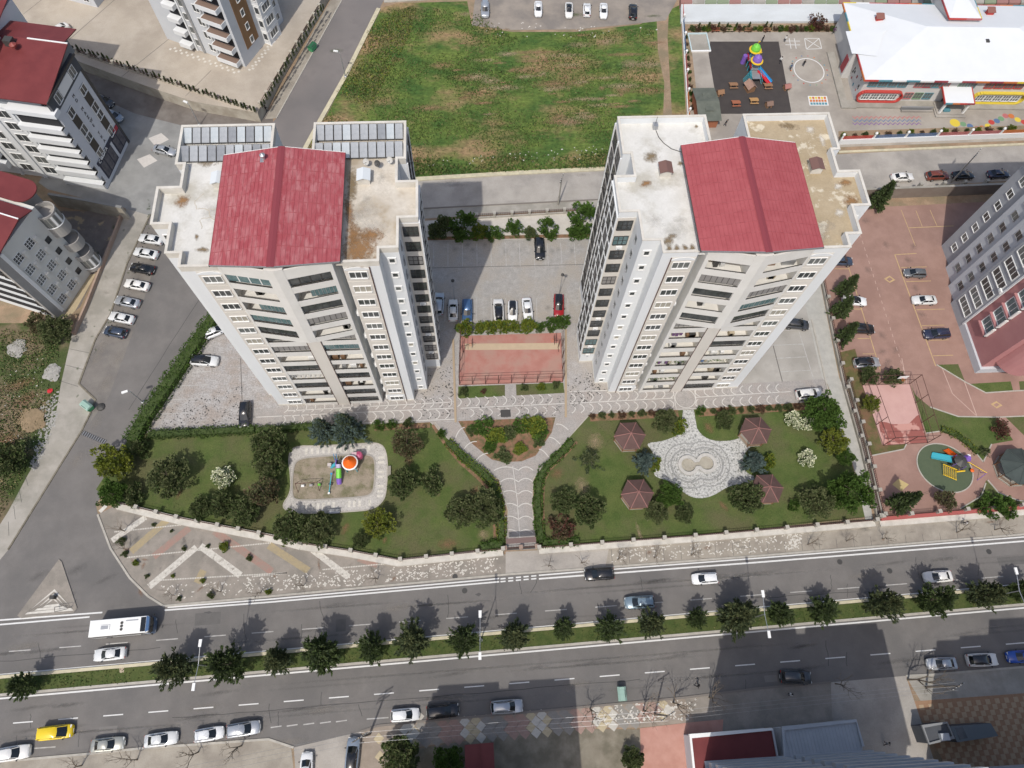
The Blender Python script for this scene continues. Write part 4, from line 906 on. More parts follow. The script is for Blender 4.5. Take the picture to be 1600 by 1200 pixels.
# side wall windows: window / brown panel / window stacks
for y0 in (3.0, 8.4):
    for zc in (15.0, 9.2):
        MB().box(.12, .2, y0-.85, y0+.85, zc-4.4, zc+1.55, BROWNP).obj('window_panel', L1)
        window(L1, .2, y0, zc, math.pi/2, 1.6, 1.45, 2, FRAME, GLD); window(L1, .2, y0, zc-4.3, math.pi/2, 1.6, 1.7, 2, FRAME, rnd.choice([GLD, GLG]))
for y0 in (2.6, 8.6): window(L1, .14, y0, 18.6, math.pi/2, 1.5, 1.7, 2, FRAME, GLG)
MB().box(.13, .2, 3.6, 7.6, 18.5, 20.4, FRAME).obj('attic_panel', L1)
sg = MB().box(.12, .22, .9, 6.2, .9, 4.6, M('sign_dark', (.03, .032, .05), (.045, .048, .07), 2, rough=.6)); sg.box(.12, .22, 7.0, 10.6, .9, 4.6, MATS['sign_dark']).box(.12, .25, .7, 10.6, 4.6, 5.3, MATS['sign_dark']).box(.25, .28, 8.8, 10.3, 4.5, 5.4, M('sign_red', (.35, .03, .05), rough=.5)); so = sg.obj('shop_sign', L1)
pn = MB()
for y0 in (1.2, 2.9, 4.6, 7.3, 9.0): pn.box(.22, .25, y0, y0+1.4, 1.2, 4.3, M('poster_dark', (.06, .06, .075), (.13, .125, .135), 1.4, rough=.5))
pn.obj('poster', so)
def text(body, size, m, parent, loc, rot, name='lettering', ex=.03):
    c = bpy.data.curves.new(name, 'FONT'); c.body = body; c.size = size; c.extrude = ex; c.align_x = 'LEFT'
    o = bpy.data.objects.new('tmp', c); COL.objects.link(o); bpy.context.view_layer.update()
    me = bpy.data.meshes.new_from_object(o.evaluated_get(bpy.context.evaluated_depsgraph_get()))
    bpy.data.objects.remove(o); me.materials.clear(); me.materials.append(m)
    r = bpy.data.objects.new(name, me); COL.objects.link(r); r.parent = parent; r.location = loc; r.rotation_euler = rot; return r
text('C ROTA', 1.05, FRAME, so, (.27, 1.2, 4.62), (math.pi/2, 0, math.pi/2))
# vertical lettering, reading down the wall
for i, ch in enumerate('MD MAZWE YKA'):
    if ch != ' ': text(ch, .85, METD, L1, (.15, 5.35, 16.6-i*.98), (math.pi/2, 0, math.pi/2), 'letter')
# front: loggias by the corner, two window columns, loggias further left
for k in range(6):
    lg = MB(); z = 1.2+k*2.85
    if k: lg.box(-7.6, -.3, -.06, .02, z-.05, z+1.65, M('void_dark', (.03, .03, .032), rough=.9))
    lg.box(-8.0, .1, -.95, .0, z-1.2, z-.05, WALLW)
    lg.box(-.25, .12, -.95, .02, z-1.2, z-.05, GREYW)
    lg.obj('loggia', L1); lg = MB()
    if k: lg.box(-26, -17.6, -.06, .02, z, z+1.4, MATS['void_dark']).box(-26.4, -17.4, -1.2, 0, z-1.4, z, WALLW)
    if lg.v: lg.obj('loggia', L1)
MB().box(-8.2, .5, -.8, .9, 18.0, 18.9, WALLW).obj('cornice', L1)
for k in range(6):
    z = 1.6+k*2.85
    for x in (-10.1, -14.6): window(L1, x, 0, z, 0, 2.1, 1.7, 2, FRAME, rnd.choice([GLD, GLG]))
MB().box(-12.6, -11.9, -.25, 0, 0, 18.2, WALLW).box(-8.5, -8.0, -.25, 0, 0, 18.2, WALLW).box(-17.2, -16.6, -.25, 0, 0, 18.2, WALLW).obj('pilaster', L1)
# L2: grey block with round bays, maroon roof
L2 = bldg('apartment_block', 'grey apartment block with three stacked round balconies and maroon roof', xy=(-72.5, 65.5), dirv=(.933, -.36))
H2 = 18.6; D2 = 9.6
WG = M('wall_olivegrey', (.60, .59, .545), (.64, .63, .585), .3, fine=.04, rough=.9); WG2 = M('wall_greydark', (.31, .295, .275), (.35, .335, .31), .5, rough=.9)
MB().box(-30, 0, 0, D2, 0, H2-.4, WG).obj('wall', L2)
fr = MB(); fr.box(-28, 0, -1.3, 0, 0, 14, WALLW)
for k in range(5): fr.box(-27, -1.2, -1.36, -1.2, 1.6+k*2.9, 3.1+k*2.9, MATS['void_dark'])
fr.box(-.3, .35, -1.5, .3, 0, H2-.6, WG2); fr.box(.0, .42, -.15, .45, 1, H2-.3, FRAME); fr.obj('front_wall', L2)
for k in range(6): window(L2, -.95, -1.3, 1.5+k*2.9, 0, 1.1, 1.4, 1, METD, BROWNP, ft=.04)
rf = MB(); q = [(-32, -2.2, H2), (.7, -2.2, H2), (.7, 6, H2+1.3), (-32, 6, H2+1.3)]
rf.hexa([(x, y, z-.2) for x, y, z in q]+q, ROOFD); q = [(-32, 6, H2+1.3), (.7, 6, H2+1.3), (.7, D2-1, H2+.3), (-32, D2-1, H2+.3)]
rf.hexa([(x, y, z-.2) for x, y, z in q]+q, ROOFD)
pts = [(-32, D2-.5)]+[(-2.9+2.2*math.sin(t), D2-.4+2.2*(1-math.cos(t))) for t in np.linspace(0, math.pi, 12)]+[(-32, D2+4)]
rf.prism(pts, H2+.1, H2+.3, ROOFD); ro = rf.obj('roof', L2)
MB().hexa([(x, y, z) for z, d in ((H2+1.3, 0), (H2+1.4, 0)) for x, y in ((-32, 5.9), (.7, 5.9), (.7, 6.1), (-32, 6.1))], FRAME).obj('ridge_cap', ro)
MB().box(-30, -3.2, D2, D2+3.4, 0, H2-.2, WG2).obj('rear_wall', L2)
for k in range(5):
    z = 1.6+k*3.1
    for y0 in (1.7, 4.7): 
        window(L2, 0, y0, z, math.pi/2, 1.5, 1.6, 3, FRAME, GLG if k < 4 else GLD, rows=3, ft=.06); MB().box(.0, .5, y0+.95, y0+1.6, z-.2, z+1.0, WG).obj('window_box', L2)
    if k < 4: window(L2, 0, 7.4, z+.8, math.pi/2, .9, 1.0, 2, METD, GLD, ft=.05)
RB_ = 1.75
for z0, z1, glaze in ((.6, 5.2, 1), (6.9, 8.9, 0), (11.2, 16.4, 2)):
    c = (-.1, D2+.8); nn = 22
    b = MB().lathe([(.01, z0), (RB_, z0), (RB_, z1), (RB_-.16, z1), (RB_-.16, z1-1.0), (.001, z1-1.0)], nn, WG2, (c[0], c[1], 0)); bo = b.obj('round_balcony', L2)
    if glaze:
        g = MB()
        for j in range(nn):
            t = 2*math.pi*j/nn
            if -2.2 < math.atan2(math.sin(t), math.cos(t)) < 1.2 and j % 1 == 0:
                a0, a1 = t+.04, t+.24; zz0 = z0+1.2 if glaze == 1 else z0+2.6; zz1 = zz0+2.2
                g.hexa([(c[0]+r*math.cos(a), c[1]+r*math.sin(a), z) for z in (zz0, zz1) for r, a in ((RB_+.01, a0), (RB_+.05, a0), (RB_+.05, a1), (RB_+.01, a1))], GLG if j % 4 else FRAME)
        g.obj('balcony_glazing', bo)
        g = MB().lathe([(RB_+.04, z0+.9 if glaze == 1 else z0+2.3), (RB_+.1, z0+1.0 if glaze == 1 else z0+2.4), (RB_+.04, z0+1.1 if glaze == 1 else z0+2.5)], nn, FRAME, (c[0], c[1], 0)); g.obj('balcony_sill', bo)
# L3: tall white block with brown band on the raised plaza
L3 = thing('apartment_block', 'white apartment block with brown window band rising from beige plaza', 'building', (*at(384, 105, PZ), PZ), math.atan2(-.447, .894))
BR = M('facing_brown', (.24, .14, .07), (.27, .16, .085), .5, rough=.85); WBL = M('wall_palegrey', (.52, .54, .56), (.56, .58, .6), .3, rough=.85)
MB().box(-19, 0, 0, 15, -.0, 31, WBL).obj('wall', L3)
bd = MB(); bd.box(0, .08, 2.2, 6.4, 2.6, 30, BR); bd.obj('brown_facing', L3)
MB().box(-19.6, .5, -.5, 15.5, 31, 31.6, WALLW).obj('roof', L3)
ck_ = MB()
for i in range(24):
    ck_.box(-.4-i*.7-.45, -.4-i*.7, -1.9-.6*(i % 2), -1.9-.6*(i % 2)+.5, 0, .012, WSTONE)
    if i < 21: ck_.box(.8+.5*(i % 2), 1.3+.5*(i % 2), -.5+i*.6, -.5+i*.6+.4, 0, .012, WSTONE)
ck_.obj('white_tile', plz, loc=(L3.location.x, L3.location.y, PZ+.004), rot=math.atan2(-.447, .894), kind='stuff')
for k in range(10):
    z = 1.0+k*3.05
    window(L3, .08, 4.3, z+2.0, math.pi/2, .8, 1.25, 1, FRAME, GLG, ft=.12)
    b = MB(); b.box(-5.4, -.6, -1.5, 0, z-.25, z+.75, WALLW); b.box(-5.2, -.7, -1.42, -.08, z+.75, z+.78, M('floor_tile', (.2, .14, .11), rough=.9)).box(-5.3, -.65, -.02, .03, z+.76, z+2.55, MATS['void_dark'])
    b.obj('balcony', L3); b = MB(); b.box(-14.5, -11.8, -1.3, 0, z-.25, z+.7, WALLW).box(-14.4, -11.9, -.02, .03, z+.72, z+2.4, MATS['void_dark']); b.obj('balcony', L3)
    window(L3, -7.0, 0, z+.4, 0, 1.3, 1.5, 2, FRAME, GLD); window(L3, -10.6, 0, z+.4, 0, .9, 1.5, 1, FRAME, GLG)
    # bay on the right flank
    b = MB(); b.box(0, 1.5, 7.6, 11.6, z-1.0, z+2.05, WALLW).box(0, 1.55, 7.55, 11.65, z-1.15, z-.95, FRAME); b.obj('bay', L3)
    window(L3, 1.5, 9.6, z+.1, math.pi/2, 2.4, 1.5, 3, FRAME, GLG); window(L3, .75, 7.6, z+.1, 0, .9, 1.5, 1, FRAME, GLD); window(L3, 0, 13.4, z+.4, math.pi/2, 1.3, 1.3, 2, FRAME, GLG)
MB().box(-9.9, -9.4, -.3, 0, 0, 31, METG).box(-11.6, -11.2, -.3, 0, 0, 31, WALLW).box(-5.9, -5.7, -.2, 0, 0, 31, METG).obj('pilaster', L3)
L4 = thing('building', 'corner of a grey building standing on the plaza at the top edge', 'building', (*at(153, 12, PZ), PZ), math.atan2(-.35, .94))
MB().box(-14, 0, 0, 12, 0, 15, GREYW).obj('wall', L4); MB().box(-14.3, .3, -.3, 12.3, 15, 15.5, ROOFD).obj('roof', L4)
for k in range(4):
    for x in (-2, -5, -8): window(L4, x, 0, 1+k*3.4, 0, 1.3, 1.5, 2, FRAME, GLD)

# R1: grey tower with pink base, right
R1 = thing('apartment_tower', 'grey stepped apartment tower with white framed windows and pink lower wing', 'apartment tower', (90, 60, 0))
GW = M('wall_midgrey', (.33, .345, .365), (.355, .37, .39), .3, fine=.03, rough=.85); GW2 = M('wall_lightgrey', (.47, .49, .515), (.50, .52, .545), .3, rough=.85); PKW = M('wall_pink', (.40, .185, .185), (.43, .21, .205), .4, rough=.85)
steps = [(9.3, 14.2, .2, GW), (5.3, 9.3, -.5, GW2), (1.6, 5.3, -1.2, GW2)]
HR = 31
for y0, y1, x, m in steps: MB().box(x, 40, y0, y1, 0, HR, m).obj('wall', R1)
MB().box(-1.9, 40, -3.4, 1.6, 0, HR, GW).obj('wall', R1)
MB().box(-2.0, -1.75, -3.6, -3.3, 1.2, HR, WALLW).obj('corner_trim', R1)
MB().box(-1.5, 40, -12.2, -3.4, 0, HR, PKW).obj('pink_wall', R1)
MB().box(-1.9, 40, -12.7, -3.4, 0, 1.6, GW2).obj('base_course', R1)
MB().lathe([(3.4, 3.4), (3.4, HR)], 28, PKW, (3.2, -11.6, 0)).lathe([(.01, 3.38), (3.4, 3.4)], 28, PKW, (3.2, -11.6, 0)).obj('round_bay', R1)
for k in range(9):
    z = 2.4+k*3.1
    for y0, y1, x, m in steps:
        w_ = 1.35
        window(R1, x, (y0+y1)/2, z, -math.pi/2, w_, 1.25, 2, FRAME if y0 > 9 else METG, rnd.choice([GLD, GLD, GLG]), ft=.1 if y0 > 9 else .06)
    window(R1, -1.9, -.9, z, -math.pi/2, 3.6, 1.6, 4, FRAME, rnd.choice([GLD, GLG, GLD]), ft=.14)
    if k: window(R1, -1.5, -6.4, z-.2, -math.pi/2, 2.6, 2.0, 3, FRAME, rnd.choice([GLG, GLT]), ft=.14); MB().box(-2.1, -1.5, -8.1, -7.9, z-.5, z+2.1, FRAME).box(-2.1, -1.5, -8.1, -4.9, z-.5, z-.3, PKW).obj('balcony', R1)
    if k and k < 8:
        for x in (9, 13.5): window(R1, x, -12.2, z, 0, 2.4, 1.6, 3, FRAME, GLG, ft=.12)
    if k in (3, 5): ac_unit(R1, -1.9, -3.0, z, -math.pi/2)
MB().box(-2.0, 41, -12.6, 15.4, HR, HR+.5, GW2).obj('roof', R1)

# school: white hipped roof with coloured eaves
sx, sy = at(1334, 157); SCH = thing('school', 'low school with white hipped roof and multicoloured eaves beside playground', 'school', (82.2, 111.2, 0), R(-2.4))
WSW = M('school_wall', (.52, .51, .49), (.57, .56, .54), .5, fine=.04, rough=.85); WR = M('roof_white', (.66, .68, .69), (.63, .65, .66), .25, rough=.6)
body = [(0, 0), (60, 0), (60, 21), (-.3, 21), (-.3, 9), (-1.6, 9), (-1.6, 6.6), (0, 6.6)]
MB().prism(body, 0, 6.3, WSW).obj('wall', SCH)
MB().box(-3.2, 0, -2.2, .0, 0, .35, CONCP).box(0, 17, -2.0, 0, 0, .35, CONCP).box(24, 60, -2.0, 0, 0, .35, CONCP).box(-3.2, -1.6, 0, 14, 0, .35, CONCP).obj('plinth', SCH)
ez, rz_ = 6.45, 9.2
e = [(-.9, -.8), (62, -.8), (62, 21.6), (-.9, 21.6)]
r0, r1 = (14, 12.0), (32, 12.0); r2 = (14, 12)
rf = MB()
F0, F1, B1_, B0 = (-.9, -.8, ez), (48, -.8, ez), (48, 21.6, ez), (-.9, 21.6, ez)
RA, RB = (13.5, 11.5, rz_), (33, 11.5, rz_)
rf.face([F0, F1, RB, RA], WR).face([F1, B1_, RB], WR).face([B1_, B0, RA, RB], WR).face([B0, F0, RA], WR); ro = rf.obj('roof', SCH)
q = MB().face([(-2.0, 6.6, ez), (-2.0, 9.4, ez+.05), (5.0, 11.5, ez+1.5)], WR).face([(-2.0, 6.6, ez), (5.0, 11.5, ez+1.5), (2.5, 5.0, ez+.75)], WR); 
q.face([(-2.1, 6.5, ez), (0, 6.5, ez+.1), (6, 12, ez+1.55), (-2.1, 13, ez)], WR); q.obj('side_gable', ro)
ec = [M('eave_'+n, c, rough=.6) for n, c in (('red', (.45, .06, .05)), ('yellow', (.62, .48, .06)), ('maroon', (.28, .05, .06)), ('teal', (.09, .24, .29)), ('rose', (.42, .14, .14)), ('orange', (.5, .16, .05)), ('offwhite', (.7, .7, .68)))]
ev = MB()
for i in range(17):
    x0 = -.95+i*2.9; ev.box(x0, x0+2.9, -.95, -.78, ez-.3, ez+.06, ec[(i*3+i//3) % 7]); ev.box(x0, x0+2.9, 21.55, 21.75, ez-.3, ez+.08, ec[(i*5+1) % 7])
for i in range(8):
    y0 = -.9+i*2.8; ev.box(-1.1, -.88, y0, y0+2.8, ez-.3, ez+.06, ec[(i*2+5) % 7])
ev.obj('coloured_eave', ro)
# roof dormer block at the rear
dm = MB().box(19.2, 25.2, 14.2, 27, 6, 9.4, WSW); dm.obj('rear_block_wall', SCH)
ap = (22.2, 21, 10.9)
dq = [(18.8, 13.8, 9.4), (25.6, 13.8, 9.4), (25.6, 28, 9.4), (18.8, 28, 9.4)]
dr = MB()
for i in range(4): dr.face([dq[i], dq[(i+1) % 4], ap], WR)
dro = dr.obj('rear_block_roof', SCH)
q = MB().box(18.7, 22.4, 13.6, 13.82, 9.1, 9.45, ec[0]).box(22.4, 25.7, 13.6, 13.82, 9.1, 9.45, ec[4])
for i in range(4): q.box(18.62, 18.8, 13.8+i*3.4, 17.2+i*3.4, 9.1, 9.45, ec[(i*2) % 7]); q.box(25.6, 25.78, 13.8+i*3.4, 17.2+i*3.4, 9.1, 9.45, ec[(i*2+1) % 7])
q.obj('coloured_eave', dro)
for (x, y, h) in ((5.0, 15.4, ez+1.0), (29.5, 17.6, ez+1.2)):
    v = MB().box(-.7, .7, -.5, .5, -.3, .7, ec[0]); v.hexa([(a, b, c) for c0_ in (0, 1) for a, b, c in ((-.9, -.7, .7+.02*c0_), (.9, -.7, .7+.02*c0_), (.9*(1-.5*c0_), .7, 1.1+.05*c0_), (-.9*(1-.5*c0_), .7, 1.1+.05*c0_))], M('tile_brown', (.22, .1, .08), rough=.8)); v.obj('roof_vent', SCH, loc=(x, y, h))
MB().box(25.6, 26.3, 8.0, 8.8, rz_-1.4, rz_-.55, METD).obj('skylight', ro)
# upper windows with coloured frames and lower band windows in rounded surrounds
fcs = [ec[3], ec[0], M('eave_green', (.16, .28, .16), rough=.6), ec[3], ec[4], ec[2]]
for i, x in enumerate((1.8, 3.9, 6.0, 8.1, 11.6, 13.4, 15.2, 17.0, 20.8, 22.6, 26.5, 28.6, 30.7, 32.8)):
    window(SCH, x, 0, 4.1, 0, 1.75, 1.4, 3, fcs[0 if i < 4 else (i % 6)] if i < 10 else ec[0], GLG, ft=.12)
for i, x in enumerate((1.6, 3.5, 5.4, 7.3)): window(SCH, x, -.35, 1.0, 0, 1.6, 1.4, 3, FRAME, GLG, rows=2)
for i, x in enumerate((10.8, 12.9, 15.0)): window(SCH, x, 0, 1.0, 0, 1.7, 1.5, 3, [ec[4], MATS['eave_green'], ec[3]][i], GLG, rows=2)
window(SCH, 23.0, 0, 1.0, 0, 1.5, 1.6, 2, ec[3], GLG)
for i, x in enumerate((26.2, 28.1, 30.0, 31.9, 33.8)): window(SCH, x, -.35, 1.0, 0, 1.6, 1.4, 3, FRAME, GLG, rows=2)
def surround(x0, x1, m):
    b = MB(); r = 1.2; zc = 1.75
    pts = [(x1-r+r*math.sin(t), zc+r*math.cos(t)) for t in np.linspace(0, math.pi, 9)]+[(x0+r-r*math.sin(t), zc-r*math.cos(t)) for t in np.linspace(0, math.pi, 9)]
    for a, c in zip(pts, pts[1:]+pts[:1]):
        n_ = Vector((c[1]-a[1], -(c[0]-a[0]))); n_.normalize() if n_.length > 1e-6 else None
        b.hexa([(a[0], y, a[1]) for y in (-.75, -.05)][:1]+[(c[0], -.75, c[1]), (c[0]-n_.x*.22, -.75, c[1]-n_.y*.22), (a[0]-n_.x*.22, -.75, a[1]-n_.y*.22), (a[0], -.02, a[1]), (c[0], -.02, c[1]), (c[0]-n_.x*.22, -.02, c[1]-n_.y*.22), (a[0]-n_.x*.22, -.02, a[1]-n_.y*.22)], m)
    b.box(x0+.6, x1-.6, -.34, 0, .75, 2.75, WSW); b.obj('window_surround', SCH, weld=True)
surround(.0, 9.2, ec[0]); surround(24.8, 35.6, ec[1])
# mural spots on the side wall and entrance canopy
mu = MB()
for i in range(14):
    y, z = rnd.uniform(.6, 6), rnd.uniform(1, 5.4); s_ = rnd.uniform(.2, .42); mu.box(-.06, 0, y, y+s_, z, z+s_*1.4, rnd.choice([METD, ec[3], ec[2], METD, ec[4]]))
mu.obj('mural', SCH); MB().box(-1.7, -1.6, 7.0, 8.8, 1.0, 4.4, ec[2]).obj('side_door', SCH)
en = MB(); en.box(16.6, 23.0, -4.4, -.3, 0, .3, CONC).box(16.9, 22.7, -3.8, -.3, .3, .5, CONC)
for x in (17.2, 22.2): en.box(x, x+.4, -3.6, -3.2, .3, 3.6, FRAME)
en.obj('entrance_step', SCH)
cn = MB(); q = [(16.8, -3.9, 3.6), (22.9, -3.9, 3.6), (22.9, 0, 4.3), (16.8, 0, 4.3)]; cn.hexa([(x, y, z-.15) for x, y, z in q]+q, WR); co = cn.obj('entrance_canopy', SCH)
q = MB()
for i in range(4): q.box(16.75+i*1.55, 18.3+i*1.55, -4.05, -3.88, 3.35, 3.68, ec[(i*2+3) % 7])
for x in (16.6, 22.85): q.hexa([(a, y, z+d) for d in (-.3, .08) for a, y, z in ((x, -4, 3.6), (x+.18, -4, 3.6), (x+.18, 0, 4.3), (x, 0, 4.3))], ec[0])
q.obj('coloured_eave', co)
MB().box(18.6, 20.0, -.1, .02, .5, 2.9, GLD).box(20.4, 21.8, -.1, .02, .5, 2.9, METD).obj('entrance_door', SCH); MB().box(18.3, 19.7, -3.2, -2.2, .5, .9, ec[3]).obj('door_mat_box', SCH)
MB().box(9.5, 16.2, -2.4, -2.1, 0, .9, METG).box(9.5, 16.2, -3.0, -2.7, 0, .5, CONC).obj('ramp', SCH)

# south side: low maroon-roofed shop, grey metal shed roof, tall block behind
def px_box(px, z0, z1, m, mb=None): return (mb or MB()).prism(ats(px, z1), z0, z1, m)
SH = thing('shop', 'low shop with maroon roof and white parapet at the bottom edge', 'building', (*at(1080, 1148, 3.6), 0))
ox, oy = SH.location.x, SH.location.y
pp = [(x-ox, y-oy) for x, y in ats([(1078, 1150), (1206, 1139), (1214, 1182), (1214, 1215), (1086, 1225)], 3.6)]
MB().prism(pp, 0, 3.5, GREYW).obj('wall', SH); MB().prism(pp, 3.5, 3.6, ROOFD).obj('roof', SH)
MB().ribbon([pp[4], pp[0], pp[1]], .3, 3.4, 3.95, FRAME).obj('parapet', SH); MB().ribbon([pp[1], pp[2]], .25, 3.4, 3.85, METG).obj('parapet', SH)
SD = thing('shed', 'grey metal roofed annexe with ribbed roof beside the maroon roofed shop', 'building', (*at(1222, 1140, 3.4), 0)); ox, oy = SD.location.x, SD.location.y
pp = [(x-ox, y-oy) for x, y in ats([(1222, 1138), (1336, 1126), (1347, 1166), (1347, 1215), (1228, 1215)], 3.4)]
GRM = M('metal_roof_grey', (.40, .42, .44), (.45, .47, .49), .5, rough=.5); MB().prism(pp, 0, 3.4, GREYW).obj('wall', SD)
rr = MB().prism(pp, 3.4, 3.5, GRM)
a, b = Vector(pp[0]), Vector(pp[1]); d_ = (b-a); 
for i in range(22):
    q0 = a+d_*(i+.5)/22; rr.hexa([(q0.x+x+ (y*.05), q0.y-y, z) for z in (3.5, 3.55) for x, y in ((-.04, 0), (.04, 0), (.04, 7), (-.04, 7))], GRM)
rr.obj('roof', SD); MB().ribbon([pp[4], pp[0], pp[1], pp[2]], .35, 3.3, 3.8, GRM).obj('parapet', SD)
def slab_block(name, label, x0, x1, y0, y1, h, wall, roofm, floors=8, face_pos=True, roofover=.4):
    b = thing(name, label, 'building', ((x0+x1)/2, y1, 0)); W_ = (x1-x0)/2
    MB().box(-W_, W_, y0-y1, 0, 0, h, wall).obj('wall', b); MB().box(-W_-roofover, W_+roofover, y0-y1-roofover, roofover, h, h+.35, roofm).obj('roof', b)
    fhh = h/floors
    for k in range(floors):
        z = k*fhh
        MB().box(-W_+.4, -.8, 0, 1.1, z+fhh-.35, z+fhh+.75, GRM).obj('balcony_parapet', b); MB().box(.8, W_-.4, 0, 1.1, z+fhh-.35, z+fhh+.75, GRM).obj('balcony_parapet', b)
    for k in range(floors):
        for x in (-W_*.72, -W_*.32, W_*.32, W_*.72): window(b, x, .02, k*fhh+.9, math.pi, 2.2, 1.5, 3, FRAME, GLD)
    return b
SB1 = slab_block('apartment_block', 'tall grey apartment block with balcony bands along the bottom edge', 28.5, 53.0, -26, -11.2, 27.5, GW2, ROOFD, 9)
SB2 = slab_block('apartment_block', 'grey apartment block at the bottom right corner below the checkered court', 60.8, 90, -30, -14.2, 27.5, GW2, ROOFD, 9)
MB().box(-11, 14, -10, .2, 27.8, 30.6, GW2).obj('penthouse_wall', SB2); MB().box(-5.8, 14, -9, 2.0, 27.85, 31.2, GW2).obj('penthouse_wall', SB2)
SB3 = slab_block('apartment_block', 'apartment block just below the bottom edge, casting the middle road shadow', -13.5, 6.4, -28, -14.0, 23.5, CREAM, ROOFD, 7)
AN = thing('annexe', 'small dark annexe with parapet and white roof unit beside the checkered court', 'building', (*at(1450, 1132, 3.2), 0)); ox, oy = AN.location.x, AN.location.y
pp = [(x-ox, y-oy) for x, y in ats([(1442, 1135), (1480, 1129), (1490, 1152), (1452, 1162)], 3.2)]
MB().prism(pp, 0, 3.0, GREYD, GREYD).obj('wall', AN); MB().ribbon(pp, .22, 2.9, 3.25, M('parapet_dull', (.24, .245, .245), rough=.85), closed=True).obj('parapet', AN); MB().box(1.2, 2.4, -2.1, -1.2, 3, 3.6, GRM).obj('roof_unit', AN)
AN2 = thing('annexe', 'flat grey lean-to roof with dark opening below the checkered court', 'building', (*at(1485, 1135, 3.0), 0)); ox, oy = AN2.location.x, AN2.location.y
pp = [(x-ox, y-oy) for x, y in ats([(1484, 1135), (1548, 1130), (1560, 1150), (1496, 1160)], 3.0)]
MB().prism(pp, 0, 3.0, GREYD, M('leanto_roof', (.12, .14, .15), rough=.8)).obj('wall', AN2); pq = [(x-ox, y-oy) for x, y in ats([(1492, 1137), (1504, 1135.5), (1512, 1153), (1499, 1156)], 3.0)]; MB().prism(pq, 3.0, 3.02, GLD).obj('roof_light', AN2)
# maroon entrance canopy in the southern garden
CN = thing('canopy', 'maroon roofed entrance canopy among the garden at bottom centre', 'canopy', (*at(748, 1185, 2.8), 0)); ox, oy = CN.location.x, CN.location.y
cp = [(x-ox, y-oy) for x, y in ats([(726, 1164), (771, 1160), (774, 1225), (728, 1225)], 2.8)]
MB().prism(cp, 2.7, 2.85, ROOFD).obj('canopy_roof', CN); m_ = (Vector(cp[0])+Vector(cp[1]))/2; n_ = (Vector(cp[2])+Vector(cp[3]))/2
MB().ribbon([m_, n_], .2, 2.85, 2.95, ROOFD).obj('ridge_cap', CN)
for q in cp[:2]: MB().box(q[0]*.9-.08, q[0]*.9+.08, q[1]*.9-.08, q[1]*.9+.08, 0, 2.7, METD).obj('post', CN)
# ------------------------------------------------------------------ vehicles (x forward)
def body_mesh(st, W, smooth=True):
    """loft of body cross-sections: (x, top z, half width factor)"""
    mb = MB(); P0 = PT['white']; n = 11; rings = []
    for x, zt, k in st:
        hw = W/2*k; zb = .24
        half = [(hw*.9, zb), (hw, zb+.16), (hw*1.0, zb+(zt-zb)*.55), (hw*.965, zt-.07), (hw*.87, zt), (0, zt+.025)]
        ring = half+[(-y, z) for y, z in half[-2::-1]]
        rings.append([(x, y, z) for y, z in ring])
    base = len(mb.v)
    for r in rings: mb.v += r
    for i in range(len(rings)-1):
        for j in range(n-1):
            a = base+i*n+j; mb.f.append((a, a+n, a+n+1, a+1)); mb.mi.append(mb._m(P0))
    mb.f.append(tuple(range(base, base+n))); mb.mi.append(0); e = base+(len(rings)-1)*n; mb.f.append(tuple(range(e+n-1, e-1, -1))); mb.mi.append(0)
    return mb.mesh('body', True, weld=True)
